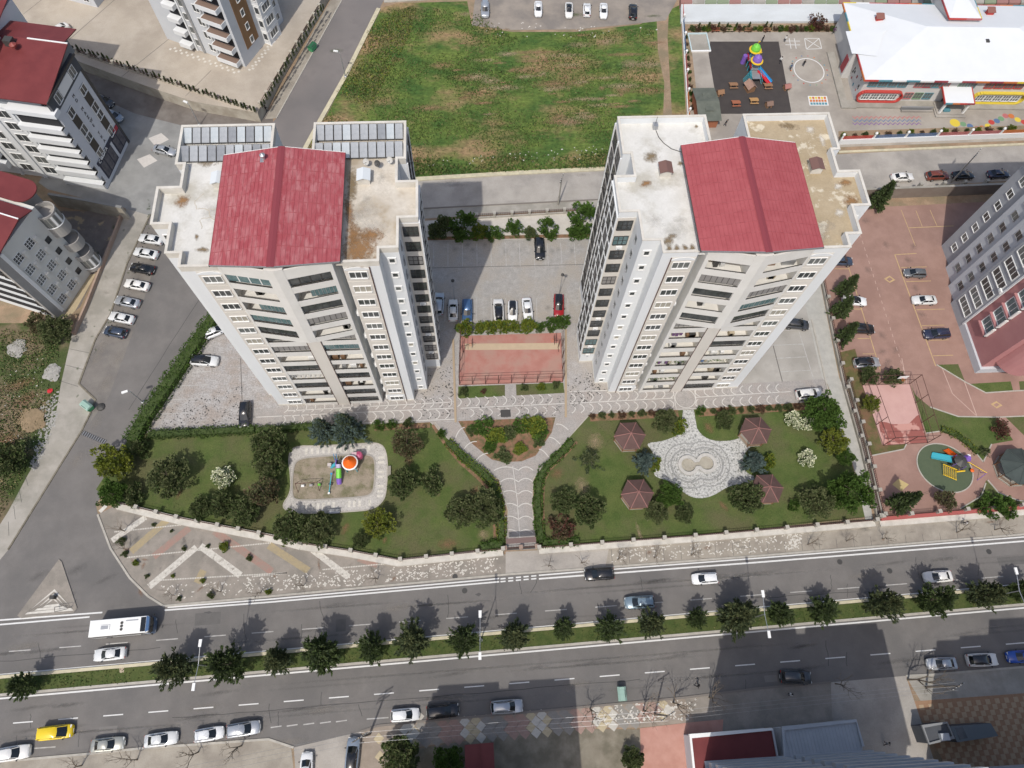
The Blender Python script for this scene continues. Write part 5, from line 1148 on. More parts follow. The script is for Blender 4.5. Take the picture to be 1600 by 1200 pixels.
def car_proto(kind):
    spec = {
     'sedan': dict(L=4.5, W=1.8, belt=.93, H=1.43, st=[(-2.25, .62, .70), (-2.2, .86, .84), (-2.0, .96, .93), (-1.5, .985, .97), (-.8, .95, 1), (.3, .93, 1), (.95, .93, .99), (1.5, .86, .97), (1.95, .77, .90), (2.17, .66, .80), (2.25, .5, .62)], g=(-1.72, 1.02, -1.0, .22), gw=(.80, .63)),
     'hatch': dict(L=4.0, W=1.76, belt=.95, H=1.5, st=[(-2.0, .6, .74), (-1.96, .88, .88), (-1.75, .97, .95), (-.8, .96, 1), (.3, .94, 1), (.9, .94, .99), (1.35, .86, .97), (1.72, .76, .9), (1.93, .64, .8), (2.0, .5, .62)], g=(-1.9, 1.0, -1.6, .2), gw=(.80, .64)),
     'suv': dict(L=4.6, W=1.88, belt=1.05, H=1.66, st=[(-2.3, .65, .76), (-2.25, .98, .9), (-2.0, 1.07, .96), (-.8, 1.06, 1), (.4, 1.05, 1), (1.05, 1.04, .99), (1.6, .97, .97), (2.05, .88, .91), (2.24, .74, .82), (2.3, .55, .66)], g=(-2.18, 1.12, -1.85, .35), gw=(.83, .68)),
     'van': dict(L=4.4, W=1.84, belt=1.08, H=1.84, st=[(-2.2, .62, .9), (-2.18, 1.08, .97), (-1.9, 1.1, .99), (-.5, 1.08, 1), (.8, 1.06, 1), (1.25, 1.02, .99), (1.7, .93, .95), (2.05, .82, .87), (2.2, .55, .68)], g=(-2.12, 1.5, -2.02, .55), gw=(.86, .76)),
    }[kind]
    T = thing('car', '', 'car'); W = spec['W']
    mobj('body', body_mesh(spec['st'], W), T)
    pm_ = MB().box(-.02, .02, -.26, .26, -.06, .06, LAMP).mesh('number_plate')
    for k_, q_ in ((0, -.01), (-1, .01)): mobj('number_plate', pm_, T, (spec['st'][k_][0]+q_, 0, .5))
    dl = MB()
    for x_ in (spec['g'][1]*.75, -.38, spec['g'][0]*.62):
        for sy in (-1, 1): dl.box(x_-.012, x_+.012, sy*W/2-.004, sy*W/2+.004, .35, spec['belt']-.08, METD)
    dl.obj('door_seam', T, kind='stuff')
    xr, xf, xr1, xf1 = spec['g']; b0, b1 = [W/2*k for k in spec['gw']]; zb, H = spec['belt']-.02, spec['H']
    lo = [(xr, -b0*.92), (xf*.55, -b0), (xf, -b0*.86), (xf+.1, 0), (xf, b0*.86), (xf*.55, b0), (xr, b0*.92), (xr-.06, 0)]
    hi = [(xr1, -b1*.92), (xf1*.5-.1, -b1), (xf1, -b1*.88), (xf1+.09, 0), (xf1, b1*.88), (xf1*.5-.1, b1), (xr1, b1*.92), (xr1-.06, 0)]
    g = MB(); i0 = len(g.v); g.v += [(x, y, zb) for x, y in lo]+[(x, y, H-.06) for x, y in hi]
    for j in range(8): g.f.append((i0+j, i0+(j+1) % 8, i0+8+(j+1) % 8, i0+8+j)); g.mi.append(g._m(CGL))
    g.obj('window_glass', T)
    # roof skin with slight crown, and pillars
    r = MB(); k = r._m(PT['white']); ring0 = [(x*1.015, y*1.02, H-.075) for x, y in hi]; ring1 = [(x*.97-.01, y*.9, H-.012) for x, y in hi]
    r.v += ring0+ring1+[((xr1+xf1)/2, 0, H+.012)]
    for j in range(8):
        r.f.append((j, (j+1) % 8, 8+(j+1) % 8, 8+j)); r.mi.append(k); r.f.append((8+j, 8+(j+1) % 8, 16)); r.mi.append(k)
    mobj('roof', r.mesh('roof', True), T)
    for sy in (-1, 1):
        for (a, b, wd) in (((xf, b0*.87), (xf1, b1*.89), .05), ((xr, b0*.92), (xr1, b1*.93), .09 if kind != 'van' else .12), ((-.35, b0*.995), (-.42, b1*.99), .045)):
            MB().tube((a[0], sy*a[1], zb), (b[0], sy*b[1], H-.06), wd, wd*.8, 5, PT['white']).obj('pillar', T)
    wh = .32 if kind in ('sedan', 'hatch') else .35; L = spec['L']
    tm_ = MB().tube((0, -.1, 0), (0, .1, 0), wh, wh, 14, TYRE).mesh('wheel'); rm = MB().tube((0, -.105, 0), (0, .105, 0), wh*.6, wh*.6, 10, RIM).mesh('rim')
    for x in (-L*.29, L*.31):
        for sy in (-1, 1):
            wo = mobj('wheel', tm_, T, (x, sy*(W/2-.1), wh)); mobj('rim', rm, wo)
    hd = spec['st'][-2]; tl = spec['st'][1]
    hm = MB().box(-.14, .04, -.2, .2, -.06, .06, LAMP).mesh('headlight'); tmm = MB().box(-.04, .06, -.16, .16, -.09, .07, TAIL).mesh('taillight')
    for sy in (-1, 1):
        mobj('headlight', hm, T, (hd[0]-.06, sy*W/2*hd[2]*.72, hd[1]-.0), -sy*.25); mobj('taillight', tmm, T, (tl[0], sy*W/2*tl[2]*.8, tl[1]-.1), sy*.1)
        mobj('mirror', MATS.setdefault('_mir', None) or MIRR, T, (xf*.82, sy*(W/2+.06), zb+.03))
    return T
MIRR = MB().box(-.07, .07, -.1, .1, 0, .14, PT['black']).mesh('mirror')
PROTO = {}
def car(kind, col, px, d, label, group=None, roof=None, name='car', cat='car', rack=False):
    """px: middle of the car in the photograph, d: pixel direction it points to"""
    zc = .6
    a = at(px[0], px[1], zc); b = at(px[0]+d[0]*10, px[1]+d[1]*10, zc)
    rot = math.atan2(b[1]-a[1], b[0]-a[0])
    if kind not in PROTO: PROTO[kind] = car_proto(kind); o = PROTO[kind]; o.location = (*a, .03); o.rotation_euler = (0, 0, rot)
    else: o = dup(PROTO[kind], (*a, .03), rot)
    o.name = name; o['label'] = label; o['category'] = cat
    if col == 'white': col = rnd.choice(['white', 'offwhite', 'pearl']); roof = col if roof == 'white' else roof
    if group: o['group'] = group
    elif 'group' in o: del o['group']
    for c in kids(o):
        nm = c.name.split('.')[0]
        if nm in ('body', 'pillar'): recolor(c, PT[col])
        elif nm == 'roof': recolor(c, PT[roof or col])
    if rack:
        H = {'suv': 1.66, 'van': 1.84, 'hatch': 1.5, 'sedan': 1.43}[kind]
        for sy in (-.55, .55): MB().box(-1.5, .1, sy-.03, sy+.03, H, H+.06, METD).obj('roof_rail', o)
    return o
for k in ('sedan', 'hatch', 'suv', 'van'): pass
G1, G2, G3, G4, G5, G6 = 'cars parked along the side road', 'cars parked in the courtyard', 'cars on the gravel car park', 'cars parked in the pink estate', 'cars driving on the boulevard', 'cars parked along the southern kerb'
car('sedan', 'white', (236, 374), (-18, -3), 'white sedan parked nearest the left tower, at the top of the side road row', G1)
car('sedan', 'white', (228, 396), (-18, -3.5), 'white sedan parked just above the black car in the side road row', G1)
car('sedan', 'black', (222, 420), (-18, -3.5), 'black sedan, the only black one in the side road row', G1)
car('sedan', 'white', (214, 445.5), (-18, -3.5), 'white sedan parked between the black car and the silver one', G1)
car('sedan', 'silver', (199, 472), (-18, -4), 'silver sedan, the only silver one in the side road row', G1)
car('sedan', 'white', (190, 497), (-18, -4), 'white sedan parked beside the dark blue hatchback at the row end', G1)
car('hatch', 'darkblue', (180, 519), (-18, -4), 'dark blue hatchback at the bottom end of the side road row', G1)
car('sedan', 'silver', (257, 235), (18, 4), 'silver sedan standing between two white lozenges on the grey lot')
car('suv', 'charcoal', (162, 158), (12, 6), 'dark car in the shade behind the lettered wall')
car('hatch', 'steel', (178, 181), (12, 6), 'grey blue hatchback in the shade behind the lettered wall')
o = car('sedan', 'white', (92, 47), (-12, 7), 'old white sedan parked on the beige raised plaza'); x, y = at(92, 47, PZ+.6); o.location = (x, y, PZ+.03)
car('suv', 'silver', (758, 15), (0, 12), 'silver car alone at the left of the gravel car park', G3)
car('sedan', 'white', (841, 14), (0, 12), 'white sedan next right of the silver car on the gravel car park', G3)
car('sedan', 'white', (889, 16), (0, 12), 'white sedan with black roof among the cars on gravel', G3, roof='black')
car('hatch', 'white', (917, 15), (0, -12), 'small white hatchback between two white sedans on the gravel', G3)
car('sedan', 'white', (943, 17), (0, 12), 'white sedan between the small hatchback and the black car on gravel', G3)
car('suv', 'black', (989, 18), (0, -12), 'black car at the right end of the gravel car park', G3)
car('sedan', 'white', (1410, 277), (20, -1), 'white sedan with dark sunroof parked on the back road', None, roof='white')
car('suv', 'maroon', (1465, 275), (20, -1), 'red brown car parked behind the retaining wall of the pink estate')
car('sedan', 'black', (1505, 274), (20, -1), 'black sedan beside the utility pole on the back road')
car('sedan', 'navy', (1560, 272), (20, -1), 'dark blue sedan on the back road nearest the grey tower')
car('suv', 'black', (843, 389), (1, 15), 'black car parked nose down by the shrubs behind the courtyard', G2)
car('suv', 'silver', (686, 475), (1, -16), 'silver car in the tower shade at the left end of the courtyard row', G2)
car('sedan', 'white', (708, 485), (0, -16), 'white sedan between the silver and the blue car in the courtyard', G2)
car('suv', 'blue', (730, 486), (0, 16), 'blue car on the shade edge in the courtyard row', G2)
car('suv', 'white', (779, 485), (-1, -16), 'white car with long black roof in the courtyard row', G2, roof='black')
car('hatch', 'white', (801, 486), (0, 16), 'white hatchback with black roof between two white cars in the courtyard', G2, roof='black')
car('sedan', 'white', (824, 483), (2, 16), 'all white sedan right of the black roofed cars in the courtyard', G2)
car('suv', 'red', (873, 478), (0, 16), 'red car at the right end of the courtyard row', G2, roof='black')
car('hatch', 'white', (337, 518), (16, -7), 'white car half hidden by the left tower beside the hedge')
car('suv', 'white', (320, 564), (19, 1), 'white car with black roof in the left parking beside the hedge', None, roof='black')
car('suv', 'black', (383, 648), (-1, 20), 'black car parked where the cobbled walk meets the left parking')
car('suv', 'charcoal', (1244, 507), (20, 2), 'dark grey car half hidden behind the right tower')
car('suv', 'white', (1264, 616), (20, -2), 'white car with black sunroof beside the big garden tree', None, roof='white')
car('suv', 'darkblue', (1313, 408), (20, 1), 'dark blue car peeping out behind the right tower onto pink paving', G4)
car('hatch', 'grey', (1429, 427), (-20, -1), 'grey hatchback in the middle bays of the pink estate', G4)
car('sedan', 'white', (1335, 470), (20, 2), 'white sedan with black roof partly under a leaning conifer', G4, roof='black')
car('sedan', 'white', (1444, 469), (-20, 0), 'all white sedan in the pink estate beside the grey tower', G4)
car('suv', 'black', (1346, 514), (20, 1), 'black car partly under the lowest leaning conifer', G4)
car('suv', 'navy', (1463, 522), (-20, 1), 'navy car beside the pink wing of the grey tower', G4)
car('suv', 'silver', (1354, 567), (20, -1), 'silver car with black roof at the end of the estate bays', G4, roof='black')
car('sedan', 'white', (172, 1022), (-24, 2.5), 'white sedan driving left below the midibus', G5)
car('suv', 'black', (936, 897), (-24, 1.5), 'black car crossing the double white line near the gate', G5)
car('hatch', 'white', (1101, 904), (-24, 1.5), 'white hatchback driving behind the largest median tree', G5)
car('suv', 'bluegrey', (999, 941), (-24, 1.5), 'blue grey car driving beside the median trees', G5, rack=True)
car('sedan', 'white', (1465, 901), (-24, 1.5), 'white sedan driving at the right end of the far carriageway', G5)
car('van', 'taxi', (89, 1144), (27, -3), 'yellow taxi van on the near carriageway', None, name='taxi', cat='taxi')
car('sedan', 'champagne', (169, 1163), (28, -3), 'dusty champagne sedan parked right of the yellow taxi', G6)
car('sedan', 'white', (252, 1155), (28, -4), 'white sedan with tinted windows parked between champagne sedan and hatchback', G6)
car('hatch', 'white', (327, 1147), (24, -4), 'white hatchback under bare branches, left of the silver estate car', G6)
car('suv', 'silver', (381, 1139), (25, -4), 'silver estate car under the bare tree near the side street', G6)
car('suv', 'white', (20, 1177), (24, -4), 'white car parked in the bottom left corner', G6)
car('hatch', 'white', (633, 1117), (24, -2), 'white hatchback parked at the corner of the tiled pavement', G6)
car('suv', 'black', (692, 1111), (25, -3), 'black car parked at the edge of the building shadow', G6)
car('suv', 'silver', (792, 1104), (25, -2), 'silver car with roof rails parked in the middle road shadow', G6, rack=True)
car('hatch', 'white', (479, 1200), (1, -20), 'white car cut by the bottom edge in the side street')
car('suv', 'steel', (551, 1180), (2, -20), 'silver car with glass roof standing in the side street', None, roof='black')
car('suv', 'charcoal', (1243, 1058), (25, 1), 'dark car parked in the deep shade at right', G6)
car('sedan', 'silver', (1471, 1037), (-24, 1), 'silver sedan half in shade at the service lane', G6)
car('suv', 'white', (1534, 1031), (24, -1), 'white car with black glass roof in the right hand shade', G6, roof='black')
car('sedan', 'brightblue', (1596, 1026), (-24, 1), 'bright blue car cut by the right edge', G6)
# midibus
x, y = at(194, 980, 1.5); a = at(190, 981, 1.5); b = at(240, 976.5, 1.5)
BUS = thing('bus', 'white midibus with blue front driving on the far carriageway', 'bus', (x, y, 0), math.atan2(b[1]-a[1], b[0]-a[0]))
bp = [(-4.2, -1.15), (3.9, -1.15), (4.15, -.95), (4.2, 0), (4.15, .95), (3.9, 1.15), (-4.2, 1.15)]
MB().prism(bp, .35, 2.95, PT['bus']).obj('body', BUS)
rb = MB().prism([(u*.985, v*.95) for u, v in bp], 2.95, 3.05, PT['bus']).box(-2.7, -1.3, -.35, .35, 3.05, 3.16, PT['bus']).box(-2.5, -1.5, -.25, .25, 3.16, 3.18, METG)
for i in range(3): rb.lathe([(.2, 3.05), (.2, 3.12)], 10, METD, (.35, -.45+i*.45, 0))
rb.box(.9, 2.6, .6, .75, 3.05, 3.12, METG); rb.obj('roof', BUS)
MB().box(-3.9, 3.2, -1.165, 1.165, 1.5, 2.5, CGL).obj('side_glass', BUS)
MB().prism([(3.2, -1.17), (3.92, -1.17), (4.18, -.96), (4.23, 0), (4.18, .96), (3.92, 1.17), (3.2, 1.17)], .4, 1.5, PT['blue']).prism([(3.75, -1.1), (4.17, -.95), (4.215, 0), (4.17, .95), (3.75, 1.1)], 2.72, 3.07, PT['blue']).obj('front_panel', BUS)
MB().prism([(3.3, -1.0), (3.9, -1.16), (4.17, -.96), (4.22, 0), (4.17, .96), (3.9, 1.16), (3.3, 1.0)], 1.55, 2.7, CGL).box(3.0, 3.72, -1.0, 1.0, 3.05, 3.065, CGL).obj('windscreen', BUS)
for xx in (-2.4, 2.5):
    for sy in (-1, 1): wo = MB().tube((0, -.13, 0), (0, .13, 0), .43, .43, 14, TYRE).obj('wheel', BUS, (xx, sy*1.06, .43)); MB().tube((0, -.14, 0), (0, .14, 0), .25, .25, 10, RIM).obj('rim', wo)
for sy in (-1, 1):
    MB().box(4.0, 4.2, -.15, .15, .6, .85, LAMP).obj('headlight', BUS, (0, sy*.8, 0)); MB().tube((4.0, sy*1.1, 2.4), (4.35, sy*1.35, 2.2), .03, .03, 5, METD).box(4.28, 4.4, sy*1.35-.1, sy*1.35+.1, 1.9, 2.3, METD).obj('mirror', BUS)

# ------------------------------------------------------------------ vegetation
def leaf_mesh(name, P, D, ln, wd, mats, midx, rs, extra=None):
    """quads at points P pointing along D, random twist"""
    n = len(P); D = D/np.maximum(np.linalg.norm(D, axis=1, keepdims=True), 1e-6)
    q = rs.normal(size=(n, 3)); A = np.cross(D, q); A /= np.maximum(np.linalg.norm(A, axis=1, keepdims=True), 1e-6)
    ln = ln*rs.uniform(.7, 1.3, (n, 1)); wd = wd*rs.uniform(.7, 1.3, (n, 1))
    V = np.stack([P-A*wd*.3, P+D*ln*.5-A*wd, P+D*ln, P+D*ln*.5+A*wd], axis=1).reshape(-1, 3)
    me = bpy.data.meshes.new(name); me.vertices.add(n*4); me.vertices.foreach_set('co', V.astype(np.float32).ravel())
    me.loops.add(n*4); me.loops.foreach_set('vertex_index', np.arange(n*4, dtype=np.int32))
    me.polygons.add(n); me.polygons.foreach_set('loop_start', np.arange(0, n*4, 4, dtype=np.int32)); me.polygons.foreach_set('loop_total', np.full(n, 4, dtype=np.int32))
    for m in mats: me.materials.append(m)
    me.polygons.foreach_set('material_index', np.asarray(midx, dtype=np.int32)); me.update(calc_edges=True); return me
def conifer_crown(seed, H, Rm, mats, prof, nb=95, per=26, up=.45, ln=.42, wd=.085, z0=.35, droop=0.0, spread=.16):
    rs = np.random.RandomState(seed); P = []; D = []; Mi = []
    lobes = rs.uniform(.8, 1.22, 9)
    for i in range(nb):
        t = (i+.5)/nb; h = z0+(H-z0)*t**.9; az = i*2.39996+rs.uniform(-.4, .4)
        rr = Rm*prof(t)*lobes[int((az % 6.283)/6.284*9)]*rs.uniform(.7, 1.18)
        dirv = np.array([math.cos(az), math.sin(az), up+.9*t*t-droop])
        s = np.sqrt(rs.uniform(.02, 1, per)); pts = np.outer(s*rr, dirv*np.array([1, 1, .75])); pts[:, 2] += h-droop*rr*.2
        pts += rs.normal(scale=spread, size=pts.shape)*(1.15-s[:, None]*.7)
        dd = dirv+rs.normal(scale=.42, size=(per, 3)); P.append(pts); D.append(dd); Mi.append(np.where(rs.uniform(size=per) < .5*t+.1, 1, 0) if len(mats) > 1 else np.zeros(per))
    tip = np.stack([rs.normal(scale=.1, size=30), rs.normal(scale=.1, size=30), H-rs.uniform(0, .9, 30)], 1); P.append(tip); D.append(np.tile([0, 0, 1.], (30, 1))+rs.normal(scale=.4, size=(30, 3))); Mi.append(np.zeros(30))
    return leaf_mesh('crown', np.concatenate(P), np.concatenate(D), ln, wd, mats, np.concatenate(Mi), rs)
def round_crown(seed, Rx, Rz, zc, mats, clumps=46, per=58, cr=.55, ln=.3, wd=.13, w2=.25, flat=.35, lob=.42):
    rs = np.random.RandomState(seed); P = []; D = []; Mi = []
    for i in range(clumps):
        v = rs.normal(size=3); v /= np.linalg.norm(v); v[2] = max(v[2], -.55)
        f = rs.uniform(.45, 1.0)**.5*(1+rs.uniform(-lob, lob)*.8)
        c = v*np.array([Rx, Rx, Rz])*f+np.array([0, 0, zc]); c[2] = max(c[2], .25)
        q = rs.normal(size=(per, 3)); q /= np.linalg.norm(q, axis=1, keepdims=True); k = cr*rs.uniform(.6, 1.3)
        P.append(c+q*k*rs.uniform(.5, 1, (per, 1))*np.array([1, 1, .75])); D.append(q+v*.6+np.array([0, 0, flat])+rs.normal(scale=.4, size=(per, 3)))
        Mi.append((rs.uniform(size=per) < np.clip(w2+.35*(q[:, 2]+v[2]*.6), .05, .95)).astype(int) if len(mats) > 1 else np.zeros(per))
    Pn = np.concatenate(P); Pn[:, 2] = np.maximum(Pn[:, 2], .06)
    return leaf_mesh('crown', Pn, np.concatenate(D), ln, wd, mats, np.concatenate(Mi), rs)
def trunk_mesh(H, r, seed, limbs=5, Rx=1.5, m=None):
    rs = random.Random(seed); mb = MB(); m = m or BARK; p = Vector((0, 0, -.1)); rr = r
    for i in range(4):
        q = p+Vector((rs.uniform(-.08, .08), rs.uniform(-.08, .08), H/4)); mb.tube(p, q, rr, rr*.78, 7, m, False)
        if i >= 1:
            for j in range(limbs//2):
                a = rs.uniform(0, 6.28); mb.tube(q, q+Vector((math.cos(a)*Rx*.7, math.sin(a)*Rx*.7, H*.2)), rr*.45, .02, 5, m, False)
        p = q; rr *= .78
    return mb.mesh('trunk')
TREEP = {}
def tree(key, px, label, group, sc=1.0, rot=None, zs=1.0, name=None, cat='tree', xy=None, zc=None):
    crown, trunk, h = TREEP[key]
    if xy is None: xy = at(px[0], px[1], h*.45*sc if zc is None else zc)
    t = thing(name or key, label, cat, (*xy, 0), rnd.uniform(0, 6.28) if rot is None else rot, group)
    t.scale = (sc*rnd.uniform(.9, 1.08), sc*rnd.uniform(.9, 1.08), sc*zs*rnd.uniform(.92, 1.1)); mobj('crown', crown, t)
    if trunk: mobj('trunk', trunk, t)
    return t
ov = lambda t: (min(1, .62+t*1.3) if t < .3 else (1-((t-.3)/.7)**1.6)*1.0+.06)
cn_ = lambda t: 1.02-t
ov2 = lambda t: (.75+t if t < .25 else (1-((t-.25)/.75)**1.25)+.05)
EV = [LF_EVER, LF_OLIVE]
for i in range(5):
    TREEP['median%d' % i] = (conifer_crown(11+i, 7.2+.4*(i % 3), 2.2-.1*(i % 2), EV if i % 2 else [LF_DARK, LF_EVER], ov if i != 3 else ov2, nb=90+12*i, per=44, z0=.4, ln=.46, wd=.095, up=.35+.1*(i % 3)), trunk_mesh(5.5, .16, i), 6.6)
TREEP['spruce'] = (conifer_crown(31, 7.2, 3.0, [LF_BLUE, LF_EVER], cn_, nb=130, per=52, up=.12, z0=.3, droop=.1, ln=.4, wd=.09), trunk_mesh(6.5, .17, 8), 7.2)
TREEP['blue_spruce'] = (conifer_crown(33, 4.6, 2.2, [LF_BLUE], cn_, nb=105, per=46, up=.25, z0=.2, ln=.34, wd=.085), trunk_mesh(4, .12, 9), 4.6)
TREEP['leaning_conifer'] = (conifer_crown(35, 8.5, 2.0, [LF_DARK, LF_EVER], cn_, nb=130, per=44, up=.2, z0=.6, ln=.45, wd=.1), trunk_mesh(8, .16, 10), 8.5)
TREEP['young_conifer'] = (conifer_crown(36, 3.4, 1.9, [LF_EVER, LF_OLIVE], cn_, nb=34, per=26, up=.15, z0=.3, ln=.34, wd=.075), trunk_mesh(3, .08, 11), 3.4)
TREEP['round_tree'] = (round_crown(41, 2.3, 1.7, 2.6, [LF_DARK, LF_OLIVE], clumps=78, per=66, cr=.42), trunk_mesh(3, .16, 12, Rx=2), 4.3)
TREEP['olive_tree'] = (round_crown(42, 2.3, 1.8, 2.6, [LF_DARK, LF_OLIVE], clumps=75, per=60, cr=.44, w2=.62), trunk_mesh(3, .16, 13, Rx=2), 4.4)
TREEP['green_tree'] = (round_crown(43, 2.6, 2.2, 3.4, [LF_HEDGE, LF_GREEN], clumps=95, per=62, cr=.55), trunk_mesh(4, .18, 14, Rx=2.2), 5.6)
TREEP['lime_tree'] = (round_crown(44, 2.3, 1.9, 2.5, [LF_OLIVE, LF_LIME], clumps=80, per=60, cr=.45, w2=.72), trunk_mesh(3, .14, 15, Rx=1.8), 4.4)
TREEP['brown_tree'] = (round_crown(45, 2.0, 1.7, 2.5, [LF_BROWN, LF_OLIVE], clumps=60, per=40, cr=.45, w2=.3), trunk_mesh(3, .13, 16, Rx=1.8), 4.2)
TREEP['flowering_bush'] = (round_crown(46, 1.15, .95, 1.2, [LF_GREEN, BLOS], clumps=44, per=50, cr=.32, ln=.2, wd=.09, w2=.55), trunk_mesh(1.2, .06, 17, Rx=.6), 2.1)
TREEP['round_shrub'] = (round_crown(47, .85, .65, .7, [LF_HEDGE, LF_GREEN], clumps=26, per=46, cr=.28, ln=.18, wd=.08), trunk_mesh(.6, .05, 18, Rx=.4), 1.3)
TREEP['dark_shrub'] = (round_crown(48, .85, .6, .65, [LF_DARK, LF_OLIVE], clumps=26, per=46, cr=.28, ln=.18, wd=.08), trunk_mesh(.6, .05, 19, Rx=.4), 1.2)
TREEP['lime_shrub'] = (round_crown(49, .95, .75, .8, [LF_GREEN, LF_LIME], clumps=28, per=48, cr=.3, ln=.2, wd=.09, w2=.6), trunk_mesh(.6, .05, 20, Rx=.4), 1.5)
TREEP['brown_shrub'] = (round_crown(50, .85, .6, .65, [LF_BROWN, LF_RED], clumps=26, per=34, cr=.28, ln=.18, wd=.07, w2=.3), trunk_mesh(.6, .05, 21, Rx=.4), 1.2)
TREEP['red_shrub'] = (round_crown(51, 1.0, .8, .9, [LF_RED, LF_BROWN], clumps=26, per=36, cr=.3, ln=.22, wd=.08), trunk_mesh(.8, .05, 22, Rx=.5), 1.6)
TREEP['thuja'] = (conifer_crown(52, 1.7, .24, [LF_DARK, LF_OLIVE], lambda t: min(1, .7+t)*(1.05-t), nb=34, per=9, up=1.8, z0=.05, ln=.2, wd=.055, spread=.035), trunk_mesh(1.2, .04, 23, 2, .1), 1.7)
ORD = ['leftmost', 'second', 'third', 'fourth', 'fifth', 'sixth', 'seventh', 'eighth', 'ninth', 'tenth', 'eleventh', 'twelfth', 'thirteenth', 'fourteenth', 'fifteenth', 'sixteenth', 'seventeenth', 'eighteenth', 'nineteenth', 'rightmost']
MT = [(40, 1070, .72, 'small sparse dark evergreen, leftmost in the boulevard median'), (275, 1043, 1.0, 'dark evergreen left of the left lamp post in the median'), (360, 1037, 1.05, 'tall dark evergreen hiding the base of the left lamp post'),
      (434, 1030, .9, 'rounded dark evergreen, second right of the left lamp post'), (504, 1021, 1.05, 'broad dark evergreen, third right of the left lamp post'), (582, 1011, .92, 'dark evergreen, fourth right of the left lamp post in the median'),
      (645, 1000, 1.08, 'broad spreading evergreen, second left of the middle lamp post'), (724, 1000, .88, 'dark evergreen just left of the middle lamp post'), (803, 993, .95, 'dark evergreen just right of the middle lamp post'),
      (880, 981, .66, 'narrow small evergreen, second right of the middle lamp post'), (951, 981, .9, 'rounded evergreen left of the blue grey car in the median'), (1017, 974, .88, 'evergreen directly below the blue grey car'),
      (1086, 966, .6, 'small narrow evergreen left of the largest median tree'), (1152, 962, 1.25, 'largest spreading evergreen in the boulevard median'), (1217, 958, .78, 'evergreen just right of the right lamp post'),
      (1285, 953, .85, 'evergreen second right of the right lamp post'), (1374, 943, .98, 'dark dense evergreen at the corner of the deep road shadow'), (1454, 936, .9, 'dark evergreen below the white sedan at right'), (1536, 928, .95, 'dark evergreen, last but one in the median at right'), (1594, 922, .8, 'dark evergreen cut by the right edge in the median')]
for i, (x, y, s, lb) in enumerate(MT): tree('median%d' % (i % 5), (x, y+2), lb, 'evergreens in the boulevard median', s, name='evergreen_tree')
GT = 'trees of the garden'
for key, px, s, lb in [
    ('spruce', (505, 672), 1.0, 'left of two big blue green spruces in front of the left tower'), ('spruce', (543, 669), 1.08, 'right of two big blue green spruces in front of the left tower'),
    ('lime_tree', (182, 722), 1.25, 'yellow green tree at the street corner of the west garden'), ('dark_shrub', (218, 702), 1.9, 'dark bushy tree between the hedge and the yellow green corner tree'),
    ('green_tree', (178, 772), .85, 'green tree overhanging the white coping at the street corner'), ('dark_shrub', (210, 776), 2.0, 'dark shrub behind the west end of the white coping'),
    ('olive_tree', (266, 745), 1.3, 'large grey green round tree in the west lawn'), ('round_tree', (425, 700), 1.2, 'dark tree at the top left of the sandy playground'), ('olive_tree', (420, 725), 1.0, 'grey green tree at the left edge of the sandy playground'),
    ('brown_tree', (415, 770), 1.1, 'half bare brownish tree at the lower left of the sandy playground'), ('round_tree', (350, 790), .95, 'dark tree along the coping below the flowering bush'), ('round_tree', (318, 795), .8, 'dark tree near the coping, left of its larger neighbour'), ('round_tree', (385, 800), .9, 'dark tree along the coping left of the paver chevrons'),
    ('round_tree', (455, 825), 1.05, 'dark tree overhanging the coping left of the garden bench'), ('olive_tree', (500, 828), 1.0, 'brownish green tree overhanging the coping right of its dark twin'),
    ('brown_tree', (637, 695), 1.2, 'brown green round tree right of the sandy playground'), ('round_tree', (630, 757), .98, 'dark tree beside the stone bench of the playground'), ('dark_shrub', (675, 755), 2.2, 'dark round tree on a soil ring in the west lawn'),
    ('lime_tree', (592, 820), .95, 'yellow green tree in the lower west lawn'), ('round_tree', (565, 845), .55, 'small dark green tree by the fence beside the yellow green one'), ('olive_tree', (722, 800), 1.0, 'grey green tree, left half of the pair near the forked walk'), ('olive_tree', (755, 795), 1.2, 'grey green tree, right half of the pair near the forked walk'),
    ('young_conifer', (920, 720), 1.25, 'sparse starry conifer alone in the east lawn'), ('blue_spruce', (1007, 722), .95, 'blue spruce left of the fountain plaza'), ('blue_spruce', (1178, 722), 1.0, 'blue spruce right of the fountain plaza'),
    ('round_tree', (880, 785), .85, 'dark spreading tree above the dry brown bush'), ('round_tree', (918, 800), 1.05, 'dark tree right of the dry brown bush'), ('green_tree', (1045, 775), .75, 'green tree below the fountain plaza at left'), ('olive_tree', (1025, 800), .8, 'low green tree right of the lower left pavilion'), ('round_tree', (1068, 805), .6, 'small dark conifer like tree by the fence below the fountain'),
    ('round_tree', (1165, 780), 1.1, 'dark tree left of the lower right pavilion'), ('green_tree', (1285, 648), 1.15, 'large green tree beside the white parked car'), ('lime_tree', (1300, 690), .95, 'light green tree below the large one beside the boundary walk'), ('green_tree', (1325, 770), 1.3, 'big round bright green tree in the garden corner'), ('olive_tree', (1275, 785), 1.05, 'dull green tree left of the big round corner tree'), ('green_tree', (1320, 715), .55, 'small green tree beside the boundary walk'),
    ('olive_tree', (1040, 660), .85, 'green shrubby tree left of the plaza entrance path'), ('round_tree', (1131, 658), .65, 'small dark tree between entrance path and upper right pavilion')]:
    tree(key, px, lb, GT, s*.93, name={'spruce': 'spruce_tree', 'dark_shrub': 'round_tree'}.get(key, key))
